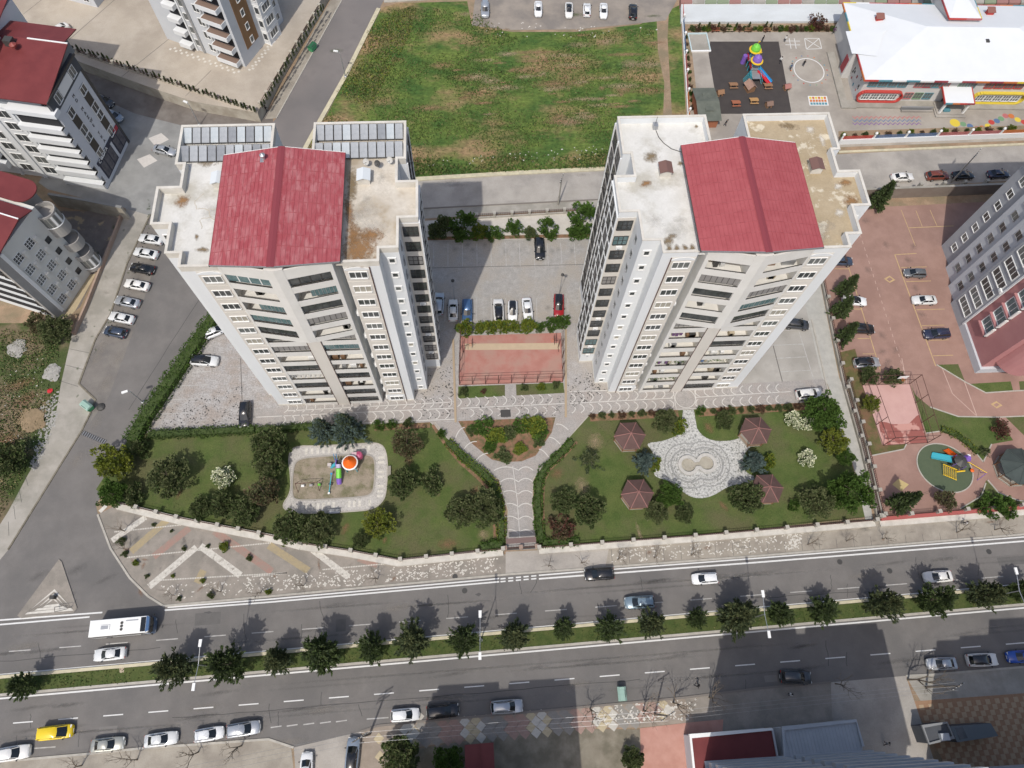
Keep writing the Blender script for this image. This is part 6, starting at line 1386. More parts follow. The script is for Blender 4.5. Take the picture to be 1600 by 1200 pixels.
for px, s, lb in (((348, 748), 1.35, 'white flowering bush on the west lawn'), ((1262, 716), 1.1, 'white flowering bush alone on the east lawn'), ((1240, 656), 1.05, 'white flowering bush beside the upper right pavilion, left half'), ((1258, 664), 1.05, 'white flowering bush touching the large green tree')): tree('flowering_bush', px, lb, 'white flowering bushes', s)
for px, s, lb in (((876, 823), 2.0, 'dry brown bush beside the gate hedge'),): tree('brown_shrub', px, lb, None, s, cat='bush')
for px, s in (((1316, 428), 1),): pass
for px, lb, az in (((1325, 447), 'uppermost of three conifers beside the boundary fence', 0), ((1318, 480), 'middle of three conifers beside the boundary fence', 1), ((1325, 520), 'lowest of three conifers beside the boundary fence', 2)):
    tree('leaning_conifer', px, lb, 'conifers along the boundary fence', .82, zs=.95, name='conifer_tree', zc=3.0)
tree('leaning_conifer', (1378, 308), 'tall conifer beside the right tower at the back road', None, .95, name='conifer_tree', zc=3.5)
tree('leaning_conifer', (1412, 784), 'dark conifer below the estate playground by the wall', None, .9, name='conifer_tree', zc=3.5)
for key, px, s, lb, nm in (('lime_tree', (1358, 632), .6, 'small yellow green tree beside the pink court', 'lime_tree'), ('brown_tree', (1474, 782), .75, 'grey brown tree below the green playground oval', 'brown_tree'), ('red_shrub', (1562, 672), 1.3, 'dark red shrub on the estate lawn', 'red_shrub'), ('young_conifer', (1538, 706), .55, 'small pine on the tip of the estate lawn', 'young_conifer'), ('round_shrub', (1548, 790), 2.0, 'green bush by the estate wall, left of its neighbour', 'round_shrub'), ('round_shrub', (1572, 793), 1.8, 'green bush by the estate wall under the dark pavilion', 'round_shrub'), ('round_tree', (1357, 588), .6, 'dark bush behind the pink court at its left', 'round_tree'), ('olive_tree', (1395, 590), .6, 'grey green bush behind the pink court backboard', 'olive_tree'), ('olive_tree', (90, 516), 1.0, 'dark bush beside the rubble at the end of the round balcony block', 'olive_tree'), ('brown_tree', (62, 508), .9, 'bare brown thicket below the round balcony block', 'brown_tree'), ('round_tree', (15, 720), 1.1, 'dark scrub on the dirt lot at the left edge', 'round_tree'), ('round_tree', (625, 1180), 1.0, 'green tree at the corner of the southern garden', 'green_tree'), ('green_tree', (700, 1190), .7, 'green tree in the shaded southern garden', 'green_tree'), ('round_tree', (988, 1185), .6, 'dark tree beside the pink forecourt', 'round_tree'), ('red_shrub', (1277, 36), 1.6, 'red brown bush left of the school corner', 'red_shrub')):
    tree(key, px, lb, None, s, name=nm, cat='bush' if 'bush' in lb or 'shrub' in lb else 'tree')
# shrubs along the bank behind the courtyard
for i, (x, y, s, k, lb) in enumerate([(693, 356, 2.3, 'dark_shrub', 'dark shrub in the tower shade at the bank'), (724, 356, 2.6, 'round_shrub', 'tall green shrub at the edge of the tower shade'), (748, 363, 1.4, 'lime_shrub', 'pale green climber shrub just out of the shade'), (772, 366, 1.5, 'round_shrub', 'low green shrub left of the pointed one on the bank'), (803, 357, 1.7, 'round_shrub', 'pointed green shrub on the pale bank'), (828, 365, 1.5, 'dark_shrub', 'low dark shrub between two taller shrubs on the bank'), (856, 359, 1.9, 'round_shrub', 'broad green shrub left of the big ivy on the bank'), (912, 345, 2.9, 'round_shrub', 'big ivy like shrub at the right end of the bank'), (900, 363, 1.6, 'round_shrub', 'low green shrub at the foot of the big ivy'), (680, 362, 1.6, 'dark_shrub', 'dark shrub touching the left tower rear corner')]):
    tree(k, (x, y), lb, 'shrubs on the bank', s*1.02, name='shrub', cat='shrub')
# shrubs on the court's upper side
for i, (x, y, s, k) in enumerate([(728, 514, 1.45, 'lime_shrub'), (750, 513, 1.0, 'lime_shrub'), (768, 512, 1.3, 'lime_shrub'), (788, 511, 1.2, 'lime_shrub'), (804, 511, 1.0, 'lime_shrub'), (824, 510, 1.35, 'lime_shrub'), (844, 512, .95, 'round_shrub'), (861, 508, 1.2, 'round_shrub'), (878, 504, 1.35, 'round_shrub')]):
    tree(k, (x, y), '%s shrub from the left in the row between parked cars and court' % (ORD[i] if i < 8 else 'last'), 'shrubs between the cars and the court', s*1.02, name='shrub', cat='shrub')
# shrubs of the centre bed, court grass and walk edges
CB = [(745, 668, 1.0, 'round_shrub', 'green'), (758, 665, 1.3, 'round_shrub', 'bright green'), (735, 672, .9, 'dark_shrub', 'dark'), (775, 680, 1.25, 'lime_shrub', 'yellow green'), (768, 690, 1.0, 'round_shrub', 'low green'), (798, 675, 1.2, 'dark_shrub', 'dark round'), (815, 664, 1.3, 'round_shrub', 'green'), (835, 662, 1.7, 'lime_shrub', 'large lime'), (845, 675, 1.2, 'round_shrub', 'green'), (812, 700, .9, 'lime_shrub', 'small lime'), (788, 712, 1.3, 'dark_shrub', 'dark spreading'), (842, 690, .9, 'dark_shrub', 'dark grey'), (765, 700, .9, 'round_shrub', 'small green')]
PL = ['at the left end', 'at the upper left', 'at the far left edge', 'left of the middle', 'below the yellow green one', 'in the middle', 'at the upper middle', 'at the upper right', 'at the right', 'at the lower middle', 'at the bottom tip', 'at the lower right', 'at the lower left']
for (x, y, s, k, c), pl_ in zip(CB, PL): tree(k, (x, y), '%s shrub %s of the red soil bed' % (c, pl_), 'shrubs of the red soil bed', s*1.12, zs=.6, name='shrub', cat='shrub')
for x, y, s, k, lb in [(724, 612, 1.0, 'dark_shrub', 'dark shrub at the left end of the court grass'), (755, 611, .4, 'red_shrub', 'tiny dark plant left of the court entry'), (820, 606, .75, 'dark_shrub', 'round dark shrub right of the court entry'), (845, 605, .65, 'lime_shrub', 'ring of yellow green shrub on the court grass'), (869, 602, .7, 'dark_shrub', 'dark shrub at the right end of the court grass'),
    (690, 678, .75, 'round_shrub', 'small round shrub where the left walk begins'), (592, 665, .9, 'round_shrub', 'clipped shrub right of the two spruces'), (612, 664, .9, 'round_shrub', 'clipped shrub, middle of three beside the spruces'), (638, 661, .9, 'dark_shrub', 'dark clipped shrub, last of three beside the spruces'), (1240, 790, 1.0, 'round_shrub', 'small bright bush right of the lower right pavilion'), (1060, 668, 1.4, 'lime_shrub', 'lime bush left of the plaza path'), (1095, 642, .8, 'round_shrub', 'small round shrub right of the plaza path'), (1022, 726, 1.0, 'lime_shrub', 'lime bush left of the left blue spruce'), (1200, 722, 1.2, 'lime_shrub', 'lime ground bush right of the right blue spruce')]:
    tree(k, (x, y), lb, 'garden shrubs', s, name='shrub', cat='shrub')
for i in range(9):
    x = 925+i*15.5
    tree('dark_shrub' if i % 3 else 'brown_shrub', (x, 650-i*.75), '%s low shrub in the row under the right tower walk' % ORD[i], 'low shrubs left of the plaza path', .55+.15*(i % 2), name='shrub', cat='shrub')
for i in range(10):
    x = 1115+i*14.5
    tree('brown_shrub' if i % 4 == 1 else 'dark_shrub', (x, 643-i*.8), '%s low shrub in the row right of the plaza path' % ORD[i], 'low shrubs right of the plaza path', .6+.12*(i % 3), name='shrub', cat='shrub')
# little thujas along the plaza fence
def row(a, b, n): return [(a[0]+(b[0]-a[0])*i/(n-1), a[1]+(b[1]-a[1])*i/(n-1)) for i in range(n)]
for q, pts in (('front', row((14, 40), (398, 172), 58)), ('street side', row((409, 165), (505, 10), 26))):
    for x, y in pts:
        t = tree('thuja', (x+rnd.uniform(-1, 1), y+rnd.uniform(-1, 1)), 'slim dark thuja in the row along the %s wall of the plaza' % q, 'thujas along the %s wall of the plaza' % q, rnd.uniform(.7, 1.1), name='thuja', zc=PZ+.8); t.location.z = PZ
# flower bed of the school: small plants
for i in range(30):
    x = 1082+i*8.1; k = ['dark_shrub', 'lime_shrub', 'brown_shrub', 'red_shrub', 'round_shrub'][(i*7) % 5]
    tree(k, (x, 45), 'small plant in the bed along the pale ramp wall of the school', 'plants along the pale ramp wall', rnd.uniform(.5, .85), name='bed_plant', cat='plant')
for i in range(11):
    tree(['dark_shrub', 'brown_shrub', 'round_shrub'][i % 3], (1071+i*1.1, 58+i*11), 'small plant in the soil strip along the left school fence', 'plants along the left school fence', rnd.uniform(.45, .7), name='bed_plant', cat='plant')
for i in range(16):
    tree(['lime_shrub', 'dark_shrub', 'brown_shrub'][(i*5) % 3], (1318+i*17.5, 212.5-i*.75), 'small plant in the front bed along the school wall', 'plants in the school front bed', rnd.uniform(.45, .8), name='bed_plant', cat='plant')
for i, x in enumerate((1092, 1107, 1122, 1136, 1150, 1170, 1196, 1204)): tree('thuja', (x, 42), 'upright little conifer in the bed along the pale ramp wall', 'little conifers along the ramp wall', rnd.uniform(.9, 1.25), name='little_conifer')

# hedges
def hedge(px, wd, h, label, mats, per=70, seed=1, group=None, cat='hedge'):
    P = [Vector((*p, 0)) for p in ats(px, h*.5)]; o = P[0]; rs = np.random.RandomState(seed)
    t = thing('hedge', label, cat, (o.x, o.y, 0), 0, group)
    core = MB().ribbon([(p-o).to_2d() for p in P], wd*.72, 0, h*.82, LF_DARK); core.obj('core', t)
    pts = []; dirs = []
    for a, b in zip(P[:-1], P[1:]):
        L = (b-a).length; n = int(L*per*(wd+2*h)/2.5); d = (b-a)/max(L, 1e-6); nn = Vector((-d.y, d.x, 0))
        s = rs.uniform(-.02, 1.02, n); u = rs.uniform(-1, 1, n); v = rs.uniform(0, 1, n); side = rs.uniform(size=n) < (2*h/(wd+2*h))
        bump_ = 1+.16*np.sin(s*L*1.9+seed)+.1*np.sin(s*L*4.3)
        off = np.where(side, np.sign(u)*wd/2*bump_, u*wd/2*bump_); z = np.where(side, v*h, h*(.92+.14*np.sin(s*L*2.7+u*2)))
        q = np.array(a-o)[None, :]+np.outer(s*L, np.array(d))+np.outer(off, np.array(nn)); q[:, 2] = z; q += rs.normal(scale=.07, size=q.shape)
        dd = np.outer(np.where(side, np.sign(u), u*.5), np.array(nn)); dd[:, 2] += np.where(side, .4, 1.0); pts.append(q); dirs.append(dd+rs.normal(scale=.5, size=q.shape))
    Pn = np.concatenate(pts); Pn[:, 2] = np.maximum(Pn[:, 2], .05)
    mobj('foliage', leaf_mesh('foliage', Pn, np.concatenate(dirs), .26, .11, mats, (rs.uniform(size=len(Pn)) < .4).astype(int), rs), t)
    return t
hedge([(338, 492), (310, 530), (280, 575), (250, 620), (222, 660), (207, 690)], 2.3, 1.9, 'tall green hedge between side road and left parking', [LF_HEDGE, LF_GREEN], 60, 3)
hedge([(232, 679), (300, 676), (398, 671)], 1.3, 1.0, 'dark clipped hedge below the left parking', [LF_DARK, LF_HEDGE], 60, 4)
hedge([(400, 672), (440, 669), (488, 666)], 1.0, .9, 'low hedge between the black car and the spruces', [LF_HEDGE, LF_DARK], 60, 5)
hedge([(699, 690), (725, 716), (752, 737), (771, 756), (779, 780), (783, 815), (784, 848)], 1.15, .9, 'curved green hedge along the left side of the forked walk', [LF_GREEN, LF_LIME], 70, 6)
hedge([(894, 690), (872, 713), (851, 731), (842, 752), (840, 785), (842, 820), (846, 848)], 1.15, .9, 'curved green hedge along the right side of the forked walk', [LF_GREEN, LF_HEDGE], 70, 7)
hedge([(848, 848), (875, 848), (905, 846)], 1.2, .9, 'green hedge along the fence right of the gate', [LF_GREEN, LF_HEDGE], 70, 8)
hedge([(752, 857), (772, 852), (786, 850)], 1.4, 1.1, 'green hedge clump along the fence left of the gate', [LF_GREEN, LF_HEDGE], 70, 9)
hedge([(1471, 670), (1495, 680), (1515, 695), (1528, 708)], 1.0, .5, 'low yellow green border of the estate lawn', [LF_LIME, LF_HEDGE], 60, 10)
# bare street trees
def bare_mesh(seed, H, r):
    rs = random.Random(seed); mb = MB()
    def grow(p, d, L, rr, lv):
        q = p+d*L; mb.tube(p, q, rr, rr*.68, 5 if lv < 2 else 3, BARKB, False)
        if lv >= 4 or rr < .008: return
        for i in range(rs.choice([2, 3, 3]) if lv else 4):
            dv = (d*1.0+Vector((rs.uniform(-1, 1), rs.uniform(-1, 1), rs.uniform(-.15, .7)))*.75).normalized(); grow(q, dv, L*rs.uniform(.58, .85), rr*rs.uniform(.5, .68), lv+1)
    grow(Vector((0, 0, -.05)), Vector((rs.uniform(-.1, .1), rs.uniform(-.1, .1), 1)).normalized(), H*.32, r, 0); return mb.mesh('branches')
BM = [bare_mesh(60+i, 5.2, .11) for i in range(5)]
def bare(px, s, lb, grp): 
    t = thing('bare_tree', lb, 'bare tree', (*at(*px), 0), rnd.uniform(0, 6.28), grp); t.scale = (s, s, s); mobj('branches', BM[rnd.randrange(5)], t); return t
NB = 'bare street trees on the north pavement'
for px, s, lb in [((407, 927), .7, 'bare sapling left of the chevron pavers by the kerb'), ((475, 915), .75, 'bare sapling just below the white coping chevron'), ((590, 905), .75, 'bare sapling among the white stones, left of the manhole'), ((273, 930), .6, 'bare twiggy sapling at the kerb corner'), ((345, 925), .6, 'bare twiggy sapling between two kerb saplings'), ((857, 885), .7, 'bare sapling on the gate apron, left one'), ((908, 880), .75, 'bare sapling on the gate apron above the black car'), ((965, 875), .8, 'bare sapling at the start of the eastern white stones'), ((1022, 872), .8, 'bare sapling in the middle of the eastern white stones'), ((1080, 868), .75, 'bare sapling above the white hatchback'), ((1262, 851), .75, 'bare sapling at the end of the white stones'), ((1322, 846), .6, 'bare sapling with green foot on the plain pavement'), ((1378, 842), .75, 'bare sapling below the corner of the pink estate'), ((1495, 832), .85, 'bare sapling beside the walking person'), ((1554, 828), .9, 'bare sapling near the right edge of the north pavement'), ((195, 830), .9, 'bare tree at the street corner leaning over the side road'), ((200, 860), .7, 'bare bush at the rounded kerb corner')]: bare(px, s, lb, NB)
SB = 'bare street trees on the south pavement'
for px, s, lb in [((128, 1196), 1.0, 'bare tree behind the champagne sedan'), ((215, 1187), 1.0, 'bare tree behind the white sedan with tinted windows'), ((310, 1175), 1.0, 'bare tree behind the white hatchback'), ((378, 1165), 1.0, 'bare tree behind the silver estate car'), ((922, 1108), 1.1, 'bare tree left of the green container on tiles'), ((1005, 1110), 1.3, 'large bare tree between container and utility pole'), ((1052, 1098), 1.4, 'large bare tree at the edge of the deep shade'), ((1108, 1090), 1.1, 'pale bare tree inside the deep shade'), ((1305, 1068), 1.0, 'bare tree at the shaded corner of the service lane'), ((1418, 1062), 1.5, 'large bare tree right of the service lane')]: bare(px, s, lb, SB)
# grass tufts on the meadow, weeds in the corner pavement: stuff
def tufts(name, poly, n, m, h, parent, seed, z=.0):
    P = ats(poly); rs = np.random.RandomState(seed); xs = np.array([p[0] for p in P]); ys = np.array([p[1] for p in P])
    X = rs.uniform(xs.min(), xs.max(), n*3); Y = rs.uniform(ys.min(), ys.max(), n*3); ins = np.zeros(n*3, bool)
    for i in range(len(P)):
        x1, y1 = P[i]; x0, y0 = P[i-1]; c = (y1 > Y) != (y0 > Y); ins ^= c & (X < (x0-x1)*(Y-y1)/(y0-y1+1e-9)+x1)
    X = X[ins][:n]; Y = Y[ins][:n]
    dens = np.sin(X*.31+1.2*np.sin(Y*.17))+np.sin(Y*.43+np.sin(X*.22))+rs.normal(scale=.8, size=len(X)); k = dens > -.3; X, Y = X[k], Y[k]
    Q = np.stack([X, Y, np.full(len(X), z)], 1); D = rs.normal(scale=.45, size=Q.shape); D[:, 2] = 1
    return mobj(name, leaf_mesh(name, Q, D, h, h*.45, m, (rs.uniform(size=len(Q)) < .3).astype(int), rs), parent, kind='stuff')
GR1, GR2 = M('blade_green', (.045, .09, .02), (.085, .13, .03), .2, rough=.9), M('blade_light', (.11, .13, .04), (.20, .17, .08), .12, rough=.9)
tufts('grass', [(490, 235), (605, 12), (735, 15), (800, 58), (1020, 45), (1035, 190), (960, 250), (650, 272)], 30000, [GR1, GR2], .32, fieldo, 5, .018)
tufts('grass', [(640, 250), (950, 238), (1010, 256), (960, 262), (645, 276)], 3500, [GR1, GR2], .5, fieldo, 12, .018)
tufts('grass', [(480, 238), (590, 20), (650, 10), (640, 60), (560, 200), (520, 235)], 4000, [GR2, M('blade_yellow', (.17, .19, .035), rough=.9)], .4, fieldo, 13, .018)
tufts('grass', [(-60, 505), (90, 525), (95, 600), (60, 700), (0, 810), (-90, 900)], 11000, [GR1, M('blade_dry', (.24, .2, .1), rough=.9)], .28, bpy.data.objects['dirt_lot'], 6, .01)
tufts('grass', [med(0, -9), med(1, -9), med(1, 13), med(0, 13)], 5000, [GR1, GR2], .22, bpy.data.objects['median_strip'], 8, .14)
for k, poly in (('west_lawn', [(205, 785), (160, 765), (205, 695), (400, 674), (660, 668), (700, 700), (770, 760), (780, 845), (620, 878)]), ('east_lawn', [(925, 655), (1280, 640), (1340, 800), (1100, 832), (850, 850), (850, 740)])):
    tufts('grass', poly, 9000, [LF_DARK, LF_OLIVE], .12, bpy.data.objects[k], 9, .022)
for i, (x, y, s) in enumerate([(317, 907, .5), (288, 857, .6), (325, 853, .5), (270, 900, .4), (240, 820, .5), (268, 830, .4), (350, 855, .9), (390, 872, .7), (230, 900, .5), (445, 850, .6), (330, 930, .8), (280, 935, .6), (420, 925, .6), (195, 865, .7), (190, 845, .9), (212, 880, .6), (410, 838, .7)]):
    tree('lime_shrub' if i % 3 == 0 else 'dark_shrub', (x, y), 'weed tuft growing between the pavers of the corner pavement', 'weeds in the corner pavement', s*.75, name='weed', cat='weed')
# ------------------------------------------------------------------ walls and fences
def poly_len(P): return sum((b-a).length for a, b in zip(P[:-1], P[1:]))
def iron_fence(px, label, base_w, base_h, base_m, h=1.1, post_n=6, post_m=None, z=0, cat='fence', bars=True, barm=None, offs=0.0, name='fence'):
    P = [Vector(p) for p in ats(px, z)]; o = P[0]; t = thing(name, label, cat, (o.x, o.y, z))
    Q = [p-o for p in P]
    if base_h: MB().ribbon([tuple(q) for q in Q], base_w, 0, base_h, base_m).obj('base_wall', t)
    tot = poly_len(Q)
    def along(s):
        for a, b in zip(Q[:-1], Q[1:]):
            l = (b-a).length
            if s <= l+1e-6: return a+(b-a)*(s/l), math.atan2((b-a).y, (b-a).x), Vector((-(b-a).y, (b-a).x))/l
            s -= l
        return Q[-1], 0, Vector((0, 0))
    me = MB().box(-.22, .22, -.22, .22, 0, base_h+h, post_m or KERB).box(-.3, .3, -.3, .3, base_h+h, base_h+h+.1, post_m or KERB).mesh('post')
    for i in range(post_n+1):
        p, a, n = along(tot*i/post_n); p = p+n*offs; mobj('post', me, t, (p.x, p.y, 0), a)
    barm = barm or IRON
    for i in range(post_n):
        mb = MB(); s0, s1 = tot*i/post_n+.25, tot*(i+1)/post_n-.25
        p0, a0, n0 = along(s0); p1, a1, n1 = along(s1); p0 = p0+n0*offs; p1 = p1+n1*offs
        for zz in (.2, h-.15): mb.tube((p0.x, p0.y, base_h+zz), (p1.x, p1.y, base_h+zz), .04, .04, 4, barm)
        m = max(2, int((s1-s0)/.33))
        for j in range(m):
            p, a, n = along(s0+(s1-s0)*(j+.5)/m); p = p+n*offs; mb.box(p.x-.022, p.x+.022, p.y-.022, p.y+.022, base_h+.05, base_h+h, barm)
        mb.obj('railing', t)
    return t
COP = M('coping_white', (.58, .55, .49), (.47, .445, .39), .9, fine=.05, rough=.9)
iron_fence([(186, 791), (285, 815), (426, 842), (471, 854)], 'white coping with iron railing on the western street front', 1.15, .5, COP, 1.0, 9, offs=.35)
iron_fence([(471, 854), (545, 865), (623, 880), (786, 863)], 'white coping with iron railing left of the gate', 1.1, .5, COP, 1.0, 8, offs=.35)
iron_fence([(842, 861), (1100, 841), (1365, 818)], 'white coping with iron railing right of the gate', 1.05, .5, COP, 1.0, 11, offs=.35)
GATE = iron_fence([(789, 858), (838, 855)], 'brown gate at the foot of the forked walk', .4, .12, METD, 1.0, 2, post_m=M('gate_post', (.3, .22, .18), rough=.9), cat='gate', name='gate')
MB().ribbon([tuple(Vector(p)-Vector(GATE.location[:2])) for p in ats([(790, 851), (836, 848)])], .8, 2.6, 2.72, M('gate_roof', (.16, .11, .1), rough=.8)).obj('gate_canopy', GATE)
iron_fence([(745, 341), (935, 330)], 'brown railing with stone posts above the pale bank', .35, .4, KERB, 1.0, 7)
iron_fence([(1283, 437), (1300, 520), (1318, 604), (1345, 700), (1370, 808)], 'iron fence on a low wall between boundary walk and pink estate', .5, .6, CONCP, .9, 10, post_m=CONCP)
iron_fence([(1324, 598), (1352, 700), (1376, 806)], 'second parallel low wall with railing beside the boundary fence', .35, .8, CONCP, .8, 6, post_m=CONCP)
iron_fence([(1374, 812), (1560, 797), (1760, 781)], 'estate street wall with red band, white base and iron railing', .55, .7, M('wall_redband', (.36, .10, .09), rough=.9), .9, 9, offs=.3)
tag(MB().ribbon([(a-at(1374, 819)[0], b-at(1374, 819)[1]) for a, b in ats([(1374, 819), (1560, 804), (1760, 788)])], .9, 0, .3, COP).obj('low_wall', loc=(*at(1374, 819), 0)), 'pale low wall along the pavement in front of the pink estate', 'wall')
def wall(px, wd, h, m, label, cap=None, z=0, name='wall', cat='wall'):
    P = ats(px, z+h); o = P[0]; q = [(a-o[0], b-o[1]) for a, b in P]
    t = thing(name, label, cat, (*o, z)); MB().ribbon(q, wd, 0, h, m).obj('wall_face', t)
    if cap: MB().ribbon(q, wd+.1, h, h+.1, cap).obj('coping', t)
    return t
wall([(1345, 296), (1480, 291), (1760, 279)], .35, 2.9, M('wall_brown', (.19, .155, .13), (.225, .19, .16), .4, fine=.06, rough=.95), 'brown retaining wall between the back road and the pink estate', CONCP)
for i, x in enumerate((1404, 1441, 1478, 1510, 1545)): 
    xx, yy = at(x, 289-(x-1404)*.05, 3.2); tag(MB().box(-.3, .3, -.3, .3, 0, 3.2, CONCP).obj('wall_post', loc=(xx, yy+.15, 0)), '%s stone post from the left on the brown retaining wall' % ['first', 'second', 'third', 'fourth', 'fifth'][i], 'post', 'stone posts on the retaining wall')
w1 = wall([(75, 303), (130, 312), (190, 324)], .4, 3.4, WALLC, 'concrete wall at the back of the sunken yard beside the round balconies', CONCG)
wall([(192, 324), (180, 357), (160, 407), (132, 478), (113, 520)], .35, .9, M('wall_rose', (.32, .22, .17), (.38, .29, .22), .6, rough=.95), 'rose capped yard wall along the left pavement')
ground('yard_floor', [(70, 330), (192, 330), (170, 380), (125, 480), (100, 500), (60, 420)], 3, M('yard_dark', (.15, .13, .115), (.19, .165, .145), .6, (.34, .27, .17), .4, fine=.1, rough=.95, lo3=.56, hi3=.62))
ground('yard_sand', [(128, 430), (150, 428), (118, 485), (104, 500), (92, 500), (112, 470)], 4, M('sand', (.44, .36, .23), (.38, .31, .2), .8, fine=.15, rough=1))
iron_fence([(14, 41), (130, 86), (398, 174)], 'iron railing on the front retaining wall of the plaza', .3, .25, WALLC, .9, 20, z=PZ, post_m=WALLC)
iron_fence([(408, 166), (500, 14)], 'iron railing on the street side wall of the plaza', .3, .25, WALLC, .9, 10, z=PZ, post_m=WALLC)
# school fences: coloured panels with lamps on posts
SC = [ec[0], ec[3], MATS['eave_green'], ec[5], ec[4], M('panel_blue', (.1, .16, .28), rough=.6)]
def school_fence(a, b, n, label, base_h, bm):
    P0, P1 = Vector(at(*a)), Vector(at(*b)); t = thing('school_fence', label, 'fence', (P0.x, P0.y, 0), math.atan2((P1-P0).y, (P1-P0).x)); L = (P1-P0).length
    MB().box(0, L, -.2, .2, 0, base_h, bm).obj('base_wall', t)
    for i in range(n):
        mb = MB(); x0, x1 = L*i/n+.15, L*(i+1)/n-.15; m = SC[(i*5+i//2) % 6]
        for j in range(int((x1-x0)/.22)): mb.box(x0+j*.22, x0+j*.22+.13, -.03, .03, base_h, base_h+.9, m)
        mb.obj('coloured_paling', t, kind='stuff')
        p = MB().box(L*i/n-.12, L*i/n+.12, -.12, .12, 0, base_h+1.1, FRAME).lathe([(.02, base_h+1.1), (.22, base_h+1.2), (.3, base_h+1.4), (.2, base_h+1.62), (.01, base_h+1.68)], 10, FRAME, (L*i/n, 0, 0)); p.obj('lamp_post', t)
    return t
school_fence((1310, 225), (1750, 208), 9, 'white base school fence with coloured palings along the back road', 1.3, WALLW)
school_fence((1065, 8), (1077, 212), 7, 'coloured paling school fence beside the meadow', .5, WALLW)
tag(MB().hexa([(a-at(1063, 37)[0], b-at(1063, 37)[1], z) for (a, b), z in list(zip(ats([(1063, 37), (1323, 36), (1330, 6), (1062, 5)]), (0, 0, 0, 0)))+list(zip(ats([(1063, 37), (1323, 36), (1330, 6), (1062, 5)]), (.5, .5, 1.6, 1.6)))], M('ramp_pale', (.52, .55, .56), (.47, .495, .5), .6, fine=.06, rough=.85, stretch=(.3, 1, 1))).obj('sloped_wall', loc=(*at(1063, 37), 0)), 'pale sloping slab wall behind the school flower bed', 'wall')
sj = MB()
for i in range(14): x = 1070+i*19.5; sj.ribbon([(a, b) for a, b in ats([(x, 36), (x-1, 6)], .9)], .06, 0, 0.02, METG, flat=True)
qq = ats([(1062, 4), (1700, 0), (1700, -8), (1062, -6)], 1.7); q0 = qq[0]
tt = thing('tile_band', 'multicoloured tiled band at the top edge above the pale slab wall', 'tiled path', (*q0, 0))
for i in range(34):
    x = 1064+i*19; p = [(a-q0[0], b-q0[1]) for a, b in ats([(x, 4.5), (x+18, 4.3), (x+18, -8), (x, -8)], 1.6)]
    MB().prism(p, 0, 1.6, [M('tile_dullred', (.30, .16, .14), rough=.9), M('tile_dullgreen', (.22, .26, .17), rough=.9), CONCP][(i*2+i//3) % 3]).obj('tile', tt)
# ------------------------------------------------------------------ ball courts (cage frames)
def cage(label, px, h, xs, posts_far=True, m=IRON, skip=()):
    P = [Vector(p) for p in ats(px)]; o = P[0]; t = thing('court_cage', label, 'court fence', (o.x, o.y, 0)); n = len(P)
    pm = MB().tube((0, 0, 0), (0, 0, h), .06, .06, 6, m).mesh('post')
    for i in range(n):
        a, b = P[i]-o, P[(i+1) % n]-o
        if i in skip: continue
        k = max(1, int((b-a).length/xs+.5))
        for j in range(k): q = a+(b-a)*j/k; mobj('post', pm, t, (q.x, q.y, 0))
        r = MB()
        for z in (.05, h/2, h): r.tube((*a, z), (*b, z), .045, .045, 4, m)
        r.obj('rail', t)
    return t
cage('brown pole cage round the red court between the towers', [(718, 601), (879, 596), (877, 525), (720, 528)], 3.4, 2.2, skip=(2,))
cage('brown pole cage round the pink estate court', [(1380, 696), (1449, 692), (1421, 600), (1347, 602)], 4.0, 3.2, skip=())
def hoop(px, label, d, gm):
    x, y = at(*px); t = thing('basketball_hoop', label, 'basketball hoop', (x, y, 0), d)
    MB().tube((0, 0, 0), (0, 0, 2.9), .07, .06, 6, gm).tube((0, 0, 2.6), (.9, 0, 3.0), .05, .05, 5, gm).tube((0, 0, .1), (.0, .9, .1), .05, .05, 5, gm).obj('post', t)
    MB().box(.88, .93, -.8, .8, 2.7, 3.7, FRAME if 'white' in label else gm).obj('backboard', t)
    MB().ribbon([(1.25+.24*math.cos(a), .24*math.sin(a)) for a in np.linspace(0, 6.283, 12, endpoint=False)], .04, 2.95, 3.0, M('hoop_orange', (.6, .15, .03), rough=.5), closed=True).obj('rim', t)
hoop((724, 551), 'brown basketball hoop at the left end of the red court', 0, IRON); hoop((872, 543), 'brown basketball hoop at the right end of the red court', math.pi, IRON); hoop((1394, 594), 'basketball hoop with white backboard behind the pink court', -math.pi/2, METD)
tag(MB().box(-.85, .85, -.65, .65, 0, .06, METD).obj('floor_grate', loc=(*at(790, 646), .02)), 'dark square grate in the main walk above the red soil bed', 'grate')
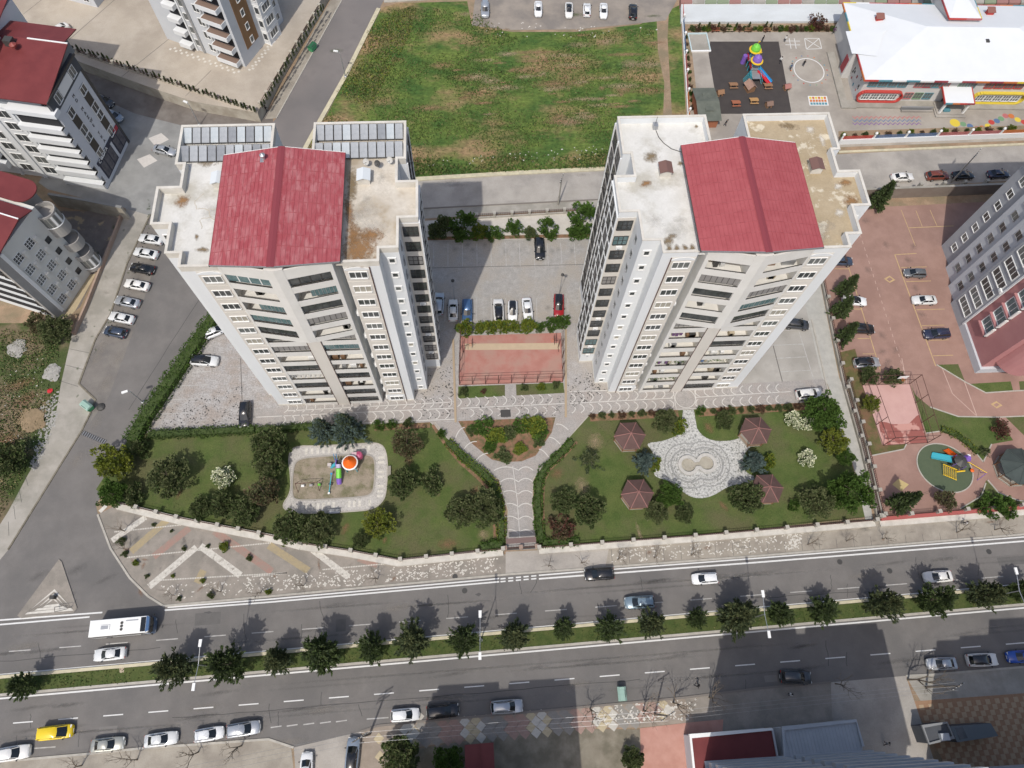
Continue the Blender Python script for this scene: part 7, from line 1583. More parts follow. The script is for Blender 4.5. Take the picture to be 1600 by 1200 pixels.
# ------------------------------------------------------------------ pavilions
PRF = M('pavilion_roof', (.10, .062, .056), (.12, .075, .068), 1, fine=.06, rough=.9, spec=.1); PRR = M('pavilion_rib', (.27, .135, .12), rough=.85); WOOD = M('wood_brown', (.22, .12, .065), (.28, .16, .09), 5, rough=.8)
def pavilion(px, label, n=6, Rr=2.65, roof=PRF, rib=PRR, rot=0.0, grp=None):
    x, y = at(px[0], px[1], 3.0); t = thing('pavilion', label, 'pavilion', (x, y, 0), rot, grp); z0, z1 = 2.45, 3.75
    MB().prism([((Rr-.35)*math.cos(2*math.pi*i/n), (Rr-.35)*math.sin(2*math.pi*i/n)) for i in range(n)], 0, .18, CONCP).obj('floor', t)
    V = [(Rr*math.cos(2*math.pi*i/n), Rr*math.sin(2*math.pi*i/n)) for i in range(n)]
    for i in range(n):
        a, b = V[i], V[(i+1) % n]
        MB().face([(*a, z0), (*b, z0), (0, 0, z1)], roof).face([(*b, z0-.08), (*a, z0-.08), (0, 0, z1-.08)], roof).face([(*a, z0-.08), (*b, z0-.08), (*b, z0), (*a, z0)], rib).obj('roof_panel', t)
    for i in range(n): MB().tube((*V[i], z0+.01), (0, 0, z1+.02), .07, .07, 5, rib).obj('roof_rib', t)
    MB().lathe([(.16, z1), (.12, z1+.25), (.01, z1+.35)], 8, rib).obj('finial', t)
    pm = MB().box(-.07, .07, -.07, .07, .1, 2.45, WOOD).mesh('post')
    for i in range(n): mobj('post', pm, t, (V[i][0]*.86, V[i][1]*.86, 0), 2*math.pi*i/n)
    for i in range(1, n):
        a, b = Vector(V[i])*.84, Vector(V[(i+1) % n])*.84; q = MB()
        for z in (.35, .6, .85): q.tube((*a, z), (*b, z), .03, .03, 4, WOOD)
        q.obj('balustrade', t)
    MB().box(-.8, .8, -.5, .5, .72, .8, WOOD).box(-.1, .1, -.1, .1, .15, .72, WOOD).obj('table', t)
    return t
GP_ = 'brown hexagonal pavilions of the east garden'
pavilion((985, 679), 'brown hexagonal pavilion, upper left of four round the fountain', grp=GP_); pavilion((1183, 671), 'brown hexagonal pavilion, upper right of four round the fountain', grp=GP_, rot=.02); pavilion((997, 770), 'brown hexagonal pavilion, lower left of four round the fountain', grp=GP_); pavilion((1201, 762), 'brown hexagonal pavilion, lower right of four round the fountain', grp=GP_)
pavilion((1598, 727), 'dark green octagonal pavilion at the right edge', 8, 3.3, M('roof_darkgreen', (.042, .055, .052), (.055, .07, .066), 1, rough=.8), M('rib_darkgreen', (.06, .075, .07), rough=.8), .4)
# fountain: figure-eight basin
fx, fy_ = at(1089, 726)
FT = thing('fountain', 'dry bone shaped fountain basin with pale rings', 'fountain', (fx, fy_, 0), R(4))
def bone(d):
    r, wst, c = 1.45+d, .62+d*.85, 1.55; ph = math.asin(min(.98, wst/r)); pts = []
    for sg in (1, -1):
        tm_x = min(math.pi-ph, math.acos(max(-1, -c/r))-.02)
        for t in np.linspace(-tm_x, tm_x, 16): pts.append((sg*(c+r*math.cos(t)), sg*r*math.sin(t)))
    return pts
MB().ribbon(bone(0), .55, 0, .42, M('basin_pale', (.47, .455, .425), (.40, .39, .36), 2, rough=.9), closed=True).obj('basin_rim', FT)
MB().sheet(bone(-.2), .06, M('basin_floor', (.31, .285, .235), (.36, .335, .275), 1, rough=.9)).obj('basin_floor', FT)
for k, wd, m in ((.95, .22, M('sett_pale', (.48, .475, .45), (.34, .335, .32), 5, (.2, .2, .19), 3, rough=.95)), (1.35, .3, M('sett_dark', (.2, .2, .19), (.34, .34, .33), 6, rough=.95)), (1.85, .25, MATS['sett_pale']), (2.45, .2, MATS['sett_dark'])):
    MB().ribbon(bone(k), wd, 0, .05, m, closed=True).obj('ring_of_setts', FT)
# benches
def bench(px, rot, label, m=WOOD, grp=None, table=False, back=True):
    x, y = at(*px); t = thing('picnic_table' if table else 'bench', label, 'picnic table' if table else 'bench', (x, y, 0), rot, grp)
    if table:
        MB().box(-.9, .9, -.35, .35, .7, .76, m).obj('tabletop', t)
        for sy in (-.72, .72): MB().box(-.9, .9, sy-.14, sy+.14, .42, .47, m).obj('seat', t)
        for x_ in (-.6, .6): MB().box(x_-.05, x_+.05, -.75, .75, .38, .42, m).box(x_-.05, x_+.05, -.3, -.2, 0, .7, m).box(x_-.05, x_+.05, .2, .3, 0, .7, m).obj('leg', t)
    else:
        for sy in (-.15, 0, .15): MB().box(-.85, .85, sy-.06, sy+.06, .42, .47, m).obj('seat_slat', t)
        if back: MB().box(-.85, .85, .26, .31, .5, .9, m).obj('backrest', t)
        for x_ in (-.7, .7): MB().box(x_-.04, x_+.04, -.2, .3, 0, .42, METD).obj('leg', t)
    return t
bench((523, 801), 0, 'grey garden bench on a slab below the sandy playground', METG); bench((609, 737), math.pi/2, 'pale stone bench right of the sandy playground', CONCP, back=False)
GB = 'benches along the school flower bed'
bench((1118, 50), 0, 'reddish wooden bench, left of four along the school flower bed', M('wood_red', (.30, .11, .06), rough=.8), GB); bench((1139, 50), 0, 'pale wooden bench, second of four along the school flower bed', M('wood_pale', (.33, .25, .17), rough=.8), GB); bench((1168, 50), 0, 'brown wooden bench, third of four along the school flower bed', WOOD, GB); bench((1198, 50), 0, 'brown wooden bench, right of four along the school flower bed', WOOD, GB)
GP2 = 'picnic tables on the dark play surface'
bench((1145, 136), 0, 'picnic table, upper left on the dark play surface', WOOD, GP2, True); bench((1199, 137), 0, 'picnic table with coloured things, upper right on the dark surface', WOOD, GP2, True); bench((1149, 164), 0, 'reddish picnic table, lower left on the dark play surface', MATS['wood_red'], GP2, True); bench((1177, 160), 0, 'yellowish picnic table, lower right on the dark play surface', M('wood_yellow', (.38, .22, .09), rough=.8), GP2, True)
def hut(px, label, s=1.0, rm=WOOD, rot=.2):
    x, y = at(*px); t = thing('play_hut', label, 'play hut', (x, y, 0), rot); t.scale = (s, s, s)
    MB().box(-.8, .8, -.7, .7, 0, 1.1, WOOD).obj('wall', t); MB().face([(-1, -.95, 1.0), (1, -.95, 1.0), (1, 0, 1.8), (-1, 0, 1.8)], rm).face([(-1, 0, 1.8), (1, 0, 1.8), (1, .95, 1.0), (-1, .95, 1.0)], rm).obj('roof', t); MB().box(-.25, .25, -.73, -.7, 0, .85, METD).obj('door', t)
hut((1170, 140), 'gable roofed wooden play hut below the castle slide', 1.15, M('roof_plank', (.27, .17, .13), (.33, .21, .16), 3, rough=.8), math.pi/2+.3)
hut((1124, 148), 'small wooden play hut at the left of the dark surface', .75); hut((1228, 139), 'small wooden play hut at the right of the dark surface', .75, M('roof_rose', (.33, .15, .13), rough=.8)); hut((1200, 166), 'low brown kennel like hut at the bottom of the dark surface', .75, M('roof_brown2', (.2, .13, .1), rough=.8))
# school kiosk with dark roof
x, y = at(1104, 163, 2.4); t = thing('kiosk', 'long kiosk with dark green grey roof beside the school fence', 'kiosk', (x, y, 0), 0)
MB().box(-2.0, 2.0, -4.0, 4.0, 0, 2.5, M('kiosk_wall', (.33, .13, .07), rough=.8)).obj('wall', t)
KR = M('kiosk_roof', (.10, .11, .09), (.13, .14, .115), .8, rough=.8); MB().face([(-2.4, -4.6, 2.5), (2.4, -4.6, 2.5), (2.4, 0, 3.3), (-2.4, 0, 3.3)], KR).face([(-2.4, 0, 3.3), (2.4, 0, 3.3), (2.4, 4.4, 2.5), (-2.4, 4.4, 2.5)], KR).obj('roof', t); MB().box(-.7, 1, -2.4, -1.2, 2.8, 3.1, KR).box(-.7, 1, 1.2, 2.4, 2.8, 3.1, KR).obj('roof_vent', t)
# sandbox
x, y = at(1092, 67); t = thing('sandbox', 'square sandbox with pale blue rim in the school yard', 'sandbox', (x, y, 0)); MB().box(-2, 2, -2.6, 2.6, .02, .06, CONCP).obj('sand', t)
q = M('rim_paleblue', (.45, .55, .56), rough=.7); MB().box(-2.2, 2.2, -2.8, -2.5, 0, .3, FRAME).box(-2.2, 2.2, 2.5, 2.8, 0, .3, q).box(-2.2, -1.95, -2.5, 2.5, 0, .3, q).box(1.95, 2.2, -2.5, 2.5, 0, .3, q).obj('rim', t)
# painted games in the school yard
yard = bpy.data.objects['school_yard']; gm_ = MB(); yz = LV*3+.004
def yl(px, wd=.14, m=WHITE): gm_.ribbon(ats(px), wd, 0, yz, m, flat=True)
for a in (1233, 1241): yl([(a, 60), (a+3, 76)])
for b in (64, 70): yl([(1227, b), (1250, b+.3)])
for a, b in (((1257, 60), (1280, 60)), ((1280, 60), (1284, 76)), ((1284, 76), (1260, 77)), ((1260, 77), (1257, 60)), ((1257, 60), (1284, 76)), ((1280, 60), (1260, 77))): yl([a, b])
c = at(1264, 110); r_ = 3.25; gm_.ribbon([(c[0]+r_*math.cos(t), c[1]+r_*1.08*math.sin(t)) for t in np.linspace(0, 6.283, 40, endpoint=False)], .2, 0, yz, WHITE, closed=True, flat=True)
for i in range(18):
    a = i/18*6.283; gm_.sheet([(c[0]+(r_+.75)*math.cos(a)+.17*math.cos(b), c[1]+(r_+.75)*1.08*math.sin(a)+.17*math.sin(b)) for b in np.linspace(0, 6.283, 8, endpoint=False)], yz, SC[i % 6])
g0 = ats([(1262, 150), (1292, 150), (1295, 165), (1265, 165)]); gm_.sheet(g0, yz, WHITE)
for r in range(3):
    for i in range(6):
        u0, u1, v0, v1 = .06+i*.15, .06+i*.15+.12, .08+r*.3, .08+r*.3+.24
        f = lambda u, v: tuple(np.array(g0[0])*(1-u)*(1-v)+np.array(g0[1])*u*(1-v)+np.array(g0[2])*u*v+np.array(g0[3])*(1-u)*v)
        gm_.sheet([f(u0, v0), f(u1, v0), f(u1, v1), f(u0, v1)], yz+.003, [ec[1], ec[5], ec[3], SC[5]][(r+i*0) % 4 if r else i % 2])
for r, m in ((0, ec[4]), (1, SC[5]), (2, M('paint_purple', (.2, .1, .25), rough=.7))):
    pts = [(1332+i*3.7, 183+r*5+(2 if i % 2 else -1.2)) for i in range(30)]; yl(pts, .16, m)
dots = [(1492, 192, 7.5, ec[1]), (1505, 194, 4.6, MATS['eave_green']), (1515.5, 197, 4.6, SC[5]), (1527, 201, 4.6, ec[4]), (1535, 200, 4.6, ec[5]), (1543.5, 197, 4.6, ec[1]), (1549, 191, 4.6, ec[0]), (1557.5, 189, 4.6, SC[5]), (1564, 185.5, 4.6, MATS['eave_green']), (1571, 181, 4.6, ec[4]), (1580, 181.5, 4.6, ec[5]), (1590, 187, 4.6, ec[1]), (1600, 191, 4.6, ec[0])]
for x, y, r, m in dots:
    c = at(x, y); gm_.sheet([(c[0]+r*.145*math.cos(b), c[1]+r*.145*math.sin(b)) for b in np.linspace(0, 6.283, 14, endpoint=False)], yz, m)
gm_.obj('painted_game', yard)
# ------------------------------------------------------------------ play equipment
def C_(n, c): return M('play_'+n, c, rough=.4)
ORG, GRNP, PUR, RED, BLU, YEL, TEA, PNK = C_('orange', (.72, .13, .015)), C_('green', (.16, .52, .06)), C_('purple', (.20, .11, .42)), C_('red', (.50, .03, .04)), C_('blue', (.03, .25, .52)), C_('yellow', (.72, .48, .03)), C_('teal', (.06, .38, .46)), C_('pink', (.42, .08, .16))
def slide(t, a, b, m, wd=.55, name='slide'):
    a, b = Vector(a), Vector(b); d = (b-a); n = Vector((-d.y, d.x, 0)).normalized(); mb = MB()
    for o_, z in ((0, 0),): mb.hexa([a-n*wd/2-Vector((0, 0, .05)), b-n*wd/2-Vector((0, 0, .05)), b+n*wd/2-Vector((0, 0, .05)), a+n*wd/2-Vector((0, 0, .05)), a-n*wd/2, b-n*wd/2, b+n*wd/2, a+n*wd/2], m)
    for s_ in (-1, 1): q = n*wd/2*s_; mb.hexa([a+q-n*.03, b+q-n*.03, b+q+n*.03, a+q+n*.03, a+q-n*.03+Vector((0, 0, .28)), b+q-n*.03+Vector((0, 0, .22)), b+q+n*.03+Vector((0, 0, .22)), a+q+n*.03+Vector((0, 0, .28))], m)
    return mb.obj(name, t)
x, y = at(551, 730); PG = thing('play_tower', 'play tower with orange cone roof and green purple tube slide', 'play tower', (x, y, 0))
for dx, dy in ((-.8, -.8), (.8, -.8), (.8, .8), (-.8, .8)): MB().tube((dx, dy, 0), (dx, dy, 2.6), .07, .07, 6, TEA).obj('post', PG)
MB().box(-.9, .9, -.9, .9, 1.3, 1.4, METG).obj('deck', PG); MB().lathe([(1.2, 2.45), (1.3, 2.55), (1.15, 2.65)], 20, FRAME).obj('roof_ring', PG); MB().lathe([(1.15, 2.6), (.55, 3.3), (.02, 3.9)], 20, ORG).obj('cone_roof', PG)
MB().lathe([(.02, 2.1), (.55, 1.9), (.7, 1.3), (.55, .6)], 14, PNK, (1.2, 1.5, 0)).obj('dome', PG); MB().box(.1, .9, 1.0, 1.9, 1.2, 2.0, M('play_palepink', (.55, .40, .42), rough=.5)).obj('panel', PG)
MB().tube((-1.9, -.6, 1.75), (-1.95, -2.0, 1.0), .42, .42, 12, GRNP).obj('tube_slide', PG); MB().tube((-1.95, -2.0, 1.0), (-1.95, -2.8, .4), .42, .4, 12, PUR).tube((-1.9, .0, 1.9), (-1.9, -.6, 1.75), .44, .44, 12, M('play_lilac', (.42, .36, .52), rough=.5)).obj('tube_end', PG)
MB().box(-2.4, -.9, -.3, .9, 1.3, 1.4, METD).box(-2.4, -2.3, -.3, .9, 0, 2.0, PUR).obj('bridge', PG); MB().tube((-3.4, .2, 0), (-2.4, .3, 1.4), .3, .3, 8, TEA).box(-3.9, -3.3, .1, .6, 0, .9, M('play_palegrey', (.5, .45, .43), rough=.5)).obj('climber', PG)
for dx in (-2.9, -2.5): MB().tube((dx, 1.3, 0), (dx, 1.9, 1.5), .05, .05, 5, BLU).obj('ladder_rail', PG)
def swing(px, rot, label, m, seats):
    x, y = at(*px); t = thing('swing', label, 'swing', (x, y, 0), rot)
    MB().tube((-1.7, 0, 2.1), (1.7, 0, 2.1), .05, .05, 6, m).obj('top_bar', t)
    for sx_ in (-1.7, 1.7):
        for sy_ in (-.9, .9): MB().tube((sx_, sy_, 0), (sx_, 0, 2.1), .045, .045, 5, m).obj('leg', t)
    for i, sm in enumerate(seats):
        xx = -.9+i*1.3; so_ = MB().box(xx-.25, xx+.25, -.18, .18, .5, .6, sm).obj('seat', t); MB().tube((xx-.22, 0, .55), (xx-.22, 0, 2.1), .012, .012, 3, METD).tube((xx+.22, 0, .55), (xx+.22, 0, 2.1), .012, .012, 3, METD).obj('chain', so_)
    return t
swing((483, 760), .03, 'dark frame swing on the sandy playground', IRON, [FRAME, M('play_grey', (.35, .33, .33), rough=.6), GRNP])
x, y = at(517, 757); t = thing('seesaw', 'blue grey seesaw on the sandy playground', 'seesaw', (x, y, 0), R(84)); MB().tube((-1.6, 0, .35), (1.6, 0, .75), .07, .07, 6, TEA).obj('beam', t); MB().box(-.1, .1, -.3, .3, 0, .55, METD).obj('pivot', t); MB().box(-1.7, -1.4, -.15, .15, .4, .5, FRAME).box(1.4, 1.7, -.15, .15, .75, .85, BLU).obj('seat', t)
# school castle
x, y = at(1174, 112); CS = thing('play_castle', 'play castle with green and purple domes, yellow rims and two slides', 'play tower', (x, y, 0))
for cy_, dm_, z in ((2.2, GRNP, 4.4), (-.4, PUR, 3.9)):
    for dx, dy in ((-.9, -.7), (.9, -.7), (.9, .7), (-.9, .7)): MB().tube((dx, cy_+dy, 0), (dx, cy_+dy, z-.7), .07, .07, 6, TEA).obj('post', CS)
    MB().box(-1, 1, cy_-.9, cy_+.9, 1.6, 1.7, METG).box(-1, -.9, cy_-.9, cy_+.9, 1.7, 2.4, RED).obj('deck', CS)
    MB().lathe([(1.05, z-.75), (1.35, z-.65), (1.3, z-.5), (1.0, z-.5)], 18, YEL, (0, cy_, 0)).obj('rim', CS); MB().lathe([(1.02, z-.55), (1.0, z-.1), (.7, z+.45), (.25, z+.75), (.02, z+1.0)], 18, dm_, (0, cy_, 0)).obj('dome', CS); MB().tube((0, cy_, z+.9), (0, cy_, z+1.6), .05, .03, 5, YEL).box(0, .35, cy_-.02, cy_+.02, z+1.3, z+1.6, YEL).obj('flag', CS)
slide(CS, (.9, -.8, 1.7), (3.6, -3.4, .2), BLU, .75); slide(CS, (.7, -1.4, 1.6), (3.2, -4.3, .2), RED, .75)
br = MB(); br.box(-.9, .9, -3.6, -1.2, 1.35, 1.45, METG)
for sx_ in (-.9, .9):
    for z in (1.5, 2.2): br.tube((sx_, -1.2, z), (sx_*1.3, -4.2, z-1.0), .04, .04, 5, TEA)
for i in range(5): br.tube((-2.3, -3.6+i*.35, 0), (-.9, -2.6+i*.3, 1.6), .035, .035, 4, TEA)
br.obj('stair', CS); MB().tube((-1.5, 2.6, 0), (-1.4, 2.6, 2.0), .5, .5, 12, PUR).obj('tube_slide', CS)
# estate castle
x, y = at(1488, 727); t = thing('play_tower', 'estate play tower with turquoise and orange slides and yellow climbing frame', 'play tower', (x, y, 0), R(-20))
MB().box(-.9, .9, -.9, .9, 1.3, 1.4, METD).lathe([(1.1, 2.4), (.05, 2.9)], 8, METD).obj('deck', t)
for dx, dy in ((-.8, -.8), (.8, -.8), (.8, .8), (-.8, .8)): MB().tube((dx, dy, 0), (dx, dy, 2.5), .06, .06, 6, PUR).obj('post', t)
slide(t, (-.9, .3, 1.4), (-3.6, .6, .2), TEA, 1.1); slide(t, (-.3, .9, 1.4), (-1.4, 2.4, .2), ORG, .9)
MB().lathe([(.55, .5), (.6, 1.6), (.3, 2.1)], 12, PUR, (1.5, 1.2, 0)).box(1.6, 2.1, 1.5, 2.1, .3, 1.4, FRAME).obj('tube', t)
cl = MB()
for i in range(7): cl.tube((-1.9+i*.33, -.7-i*.05, .9), (-1.5+i*.33, -2.3-i*.05, .4), .05, .05, 5, YEL)
cl.tube((-2.0, -.7, .9), (.3, -1.0, .9), .06, .06, 5, YEL).tube((-1.6, -2.3, .4), (.6, -2.6, .4), .06, .06, 5, YEL); cl.obj('climbing_frame', t); MB().tube((.4, -1.2, .5), (1.8, -.6, .5), .15, .12, 6, YEL).obj('beam', t)
x, y = at(1515, 736); t = thing('swing', 'yellow swing at the edge of the green play oval', 'swing', (x, y, 0), R(-38)); MB().tube((-1.6, 0, 2.1), (1.6, 0, 2.1), .06, .06, 6, YEL).obj('top_bar', t)
for sx_, mm in ((-1.6, YEL), (1.6, PUR)):
    for sy_ in (-.8, .8): MB().tube((sx_, sy_, 0), (sx_, 0, 2.1), .05, .05, 5, mm).obj('leg', t)
MB().lathe([(.3, .45), (.32, .6), (.1, .7)], 10, ORG, (.1, 0, 0)).obj('seat', t)
# ------------------------------------------------------------------ street furniture
def lamp(px, label, grp, h=10.5, double=True, rot=0.0, base=None, arm=2.4):
    q_ = arm-2.4
    x, y = at(*px); t = thing('street_lamp', label, 'street lamp', (x, y, 0), rot, grp)
    MB().tube((0, 0, 0), (0, 0, h), .11, .06, 8, METG).obj('pole', t); MB().lathe([(.28, 0), (.28, .35), (.14, .45)], 8, METG).obj('base', t)
    for s_ in ((1, -1) if double else (1,)):
        MB().tube((0, 0, h-.1), (0, s_*arm, h+.35), .05, .04, 6, METG).obj('arm', t); MB().hexa([(x_, s_*y_, z_) for z_ in (h+.3, h+.48) for x_, y_ in ((-.18, 2.2+q_), (.18, 2.2+q_), (.2, 3.15+q_), (-.2, 3.15+q_))], M('lamp_white', (.74, .74, .72), rough=.4)).obj('lamp_head', t)
    return t
GL = 'double lamp posts in the boulevard median'
lamp((352, 1043), 'double armed lamp post in the median at left', GL, rot=-.04); lamp((751.4, 1000.5), 'double armed lamp post in the middle of the median', GL, rot=-.04); lamp((1156.7, 970.6), 'double armed lamp post beside the largest median tree', GL, rot=-.04); lamp((1521, 937), 'double armed lamp post in the median at right', GL, rot=-.04)
lamp((540, 121), 'lamp post beside the meadow on the upper street', None, 6.2, False, R(80), arm=.5); lamp((224, 629), 'lamp post standing in the tall hedge', None, 4.8, False, R(110), arm=.4); lamp((312, 196), 'lamp post in front of the plaza retaining wall', None, 5.5, False, R(60), arm=.4)
for px, lb in (((874, 459), 'thin courtyard lamp behind the red car'), ((710, 468), 'thin courtyard lamp in the tower shade')):
    x, y = at(*px); t = thing('courtyard_lamp', lb, 'lamp', (x, y, 0)); MB().tube((0, 0, 0), (0, 0, 6.3), .06, .045, 6, METG).obj('pole', t); MB().lathe([(.1, 6.2), (.32, 6.35), (.3, 6.5), (.02, 6.6)], 10, METD).obj('lamp_head', t)
WOODP = M('pole_wood', (.20, .17, .14), (.26, .22, .18), 4, rough=.9)
def upole(px, label, h, m, arms, rot=0.0):
    x, y = at(*px); t = thing('utility_pole', label, 'utility pole', (x, y, 0), rot); MB().tube((0, 0, 0), (0, 0, h), .17, .1, 8, m).obj('pole', t)
    for i in range(arms):
        z = h-.3-i*.9; MB().box(-1.1, 1.1, -.06, .06, z, z+.12, METD).obj('crossarm', t)
        for xx in (-.95, -.4, .4, .95): MB().lathe([(.05, z+.12), (.07, z+.2), (.03, z+.32)], 6, LAMP, (xx, 0, 0)).obj('insulator', t)
    return t
up1 = upole((578, 1147), 'utility pole at the corner of the tiled pavement', 9.5, WOODP, 3, .5); up2 = upole((1023, 1116), 'leaning shadowed utility pole near the green container', 8.5, WOODP, 1, .5); up3 = upole((872, 320), 'concrete utility pole beside the back pavement', 8.0, CONCP, 1, 1.2); up4 = upole((1486, 285), 'utility pole beside the black sedan on the back road', 9.0, CONCP, 2, .8); up5 = upole((1447, 1073), 'utility pole right of the service lane', 8.0, WOODP, 1, .4)
def wire(a, b, za, zb, offs, label):
    t = None
    mb = MB(); A = Vector((a.location.x, a.location.y, za)); B = Vector((b[0], b[1], zb)); d = (B-A); n = Vector((-d.y, d.x, 0)).normalized(); pts = []
    for o_ in offs:
        pts = [A+n*o_+d*s-Vector((0, 0, 1.2*4*s*(1-s)))-A for s in np.linspace(0, 1, 10)]; mb.path(pts, .012, 3, METG)
    tag(mb.obj('cable', loc=A), label, 'overhead cable')
wire(up2, (up5.location.x, up5.location.y), 8.0, 7.6, (-.5, 0, .5), 'overhead cables between the utility poles by the deep shade'); wire(up1, (up2.location.x, up2.location.y), 9, 8, (-.6, 0, .6), 'overhead cables above the tiled pavement'); wire(up1, (-62, -10), 9, 8.5, (-.6, 0, .6), 'overhead cables above the south pavement at left')
# bins
BG, BGL = M('bin_green', (.07, .36, .15), rough=.5), M('bin_grey', (.27, .40, .34), rough=.5)
def container(px, rot, label, lidm=None):
    x, y = at(px[0], px[1], .7); t = thing('waste_container', label, 'waste container', (x, y, .02), rot)
    MB().hexa([(-.75, -.45, .15), (.75, -.45, .15), (.75, .45, .15), (-.75, .45, .15), (-.95, -.6, 1.2), (.95, -.6, 1.2), (.95, .6, 1.2), (-.95, .6, 1.2)], BG).obj('bin_body', t)
    MB().hexa([(-.97, -.62, 1.2), (.97, -.62, 1.2), (.97, .62, 1.2), (-.97, .62, 1.2), (-.9, -.3, 1.5), (.9, -.3, 1.5), (.9, .3, 1.5), (-.9, .3, 1.5)], lidm or BGL).box(-.5, .5, -.5, -.42, 1.22, 1.4, METD).obj('lid', t)
    for sx_ in (-1, 1):
        for sy_ in (-.35, .35): MB().tube((sx_*.6-.04, sy_, .1), (sx_*.6+.04, sy_, .1), .1, .1, 8, TYRE).obj('wheel', t)
container((137, 635), R(-38), 'green waste container with grey lid on the side road pavement'); container((971, 1084), R(90), 'green waste container with pale lid on the south kerb'); container((488, 74), R(60), 'dark green waste container beside the plaza street wall', M('bin_dark', (.03, .12, .06), rough=.6))
for px, lb in (((158, 636), 'dark rubbish heap beside the green container'),):
    x, y = at(*px); tag(MB().lathe([(.75, 0), (.65, .2), (.3, .42), (.01, .45)], 9, METD).obj('rubbish_heap', loc=(x, y, .01)), lb, 'rubbish heap')
# island signs and rubble
x, y = at(112, 952); t = thing('road_sign', 'sign frame lying at the corner of the traffic island', 'sign', (x, y, .16), .2)
for p_, q_ in (((-1.9, 0), (0, 0)), ((-1.9, .7), (0, .5)), ((-1.9, 0), (-1.9, .7))): MB().tube((*p_, .8), (*q_, .8), .04, .04, 5, METD).obj('frame_bar', t)
MB().tube((0, .2, 0), (0, .2, 2), .04, .04, 5, METD).obj('post', t)
x, y = at(86, 934); tag(MB().box(-.3, .3, -.25, .25, 0, .8, METD).obj('cabinet', loc=(x, y, .16)), 'small dark cabinet on the traffic island', 'cabinet')
def rock(px, r, label, m, n=7, grp=None):
    x, y = at(*px); b = bmesh.new(); bmesh.ops.create_icosphere(b, subdivisions=4, radius=r)
    from mathutils import noise as mn
    for v in b.verts: v.co *= 1+.45*mn.noise(v.co*1.6/r+Vector((px[0], 0, 0)))+.12*mn.noise(v.co*7/r); v.co.z = max(v.co.z*.6, -.02)
    [setattr(v.co, 'z', v.co.z*.22) for v in b.verts]; me = bpy.data.meshes.new('rubble_heap'); b.to_mesh(me); b.free(); me.materials.append(m); return tag(mobj('rubble_heap', me, None, (x, y, .02)), label, 'rubble heap', grp)
GRV = M('gravel', (.36, .35, .32), (.27, .26, .24), 3, fine=.3, rough=1, bump=.6, bsc=6)
rock((82, 582), 1.5, 'pale gravel heap on the dirt lot near the pavement', GRV); rock((27, 545), 1.6, 'pale rubble patch on the dirt lot near the thicket', GRV); rock((78, 611), .45, 'bright red rubbish on the edge of the dirt lot', RED); rock((50, 655), 2.2, 'sandy mound on the dirt lot beside the pavement', M('mound_sand', (.27, .2, .125), (.22, .165, .1), 1, fine=.25, rough=1))
x, y = at(212, 1058); rock((190, 1048), .9, 'pale sandy patch with stones in the median', M('mound_pale', (.40, .33, .24), rough=1))
db = MB()
scatter(db, [(60, 640), (92, 610), (88, 655), (72, 700), (55, 735), (45, 730), (60, 690)], 260, .12, .35, GRV, .01)
scatter(db, [(0, 560), (80, 560), (70, 690), (0, 780)], 70, .06, .16, WSTONE, .01)
db.obj('rubble', bpy.data.objects['dirt_lot'], kind='stuff')
lf = MB()
scatter(lf, [(640, 600), (710, 560), (712, 650), (660, 655), (640, 620)], 150, .06, .2, METD, LV*7); scatter(lf, [(885, 600), (935, 570), (950, 612), (890, 640)], 140, .06, .2, METD, LV*7); scatter(lf, [(722, 625), (880, 618), (880, 650), (722, 655)], 120, .05, .15, METD, LV*7); scatter(lf, [(250, 640), (380, 600), (380, 665), (240, 670)], 200, .05, .18, METD, LV*5)
lf.obj('fallen_leaf', bpy.data.objects['complex_paving'], kind='stuff')
ml = MB(); scatter(ml, [(640, 262), (945, 250), (960, 225), (640, 255)], 60, .08, .24, WSTONE, .03); scatter(ml, [(740, 30), (1030, 45), (1030, 58), (760, 60)], 40, .1, .3, WSTONE, .03); ml.obj('litter', fieldo, kind='stuff')
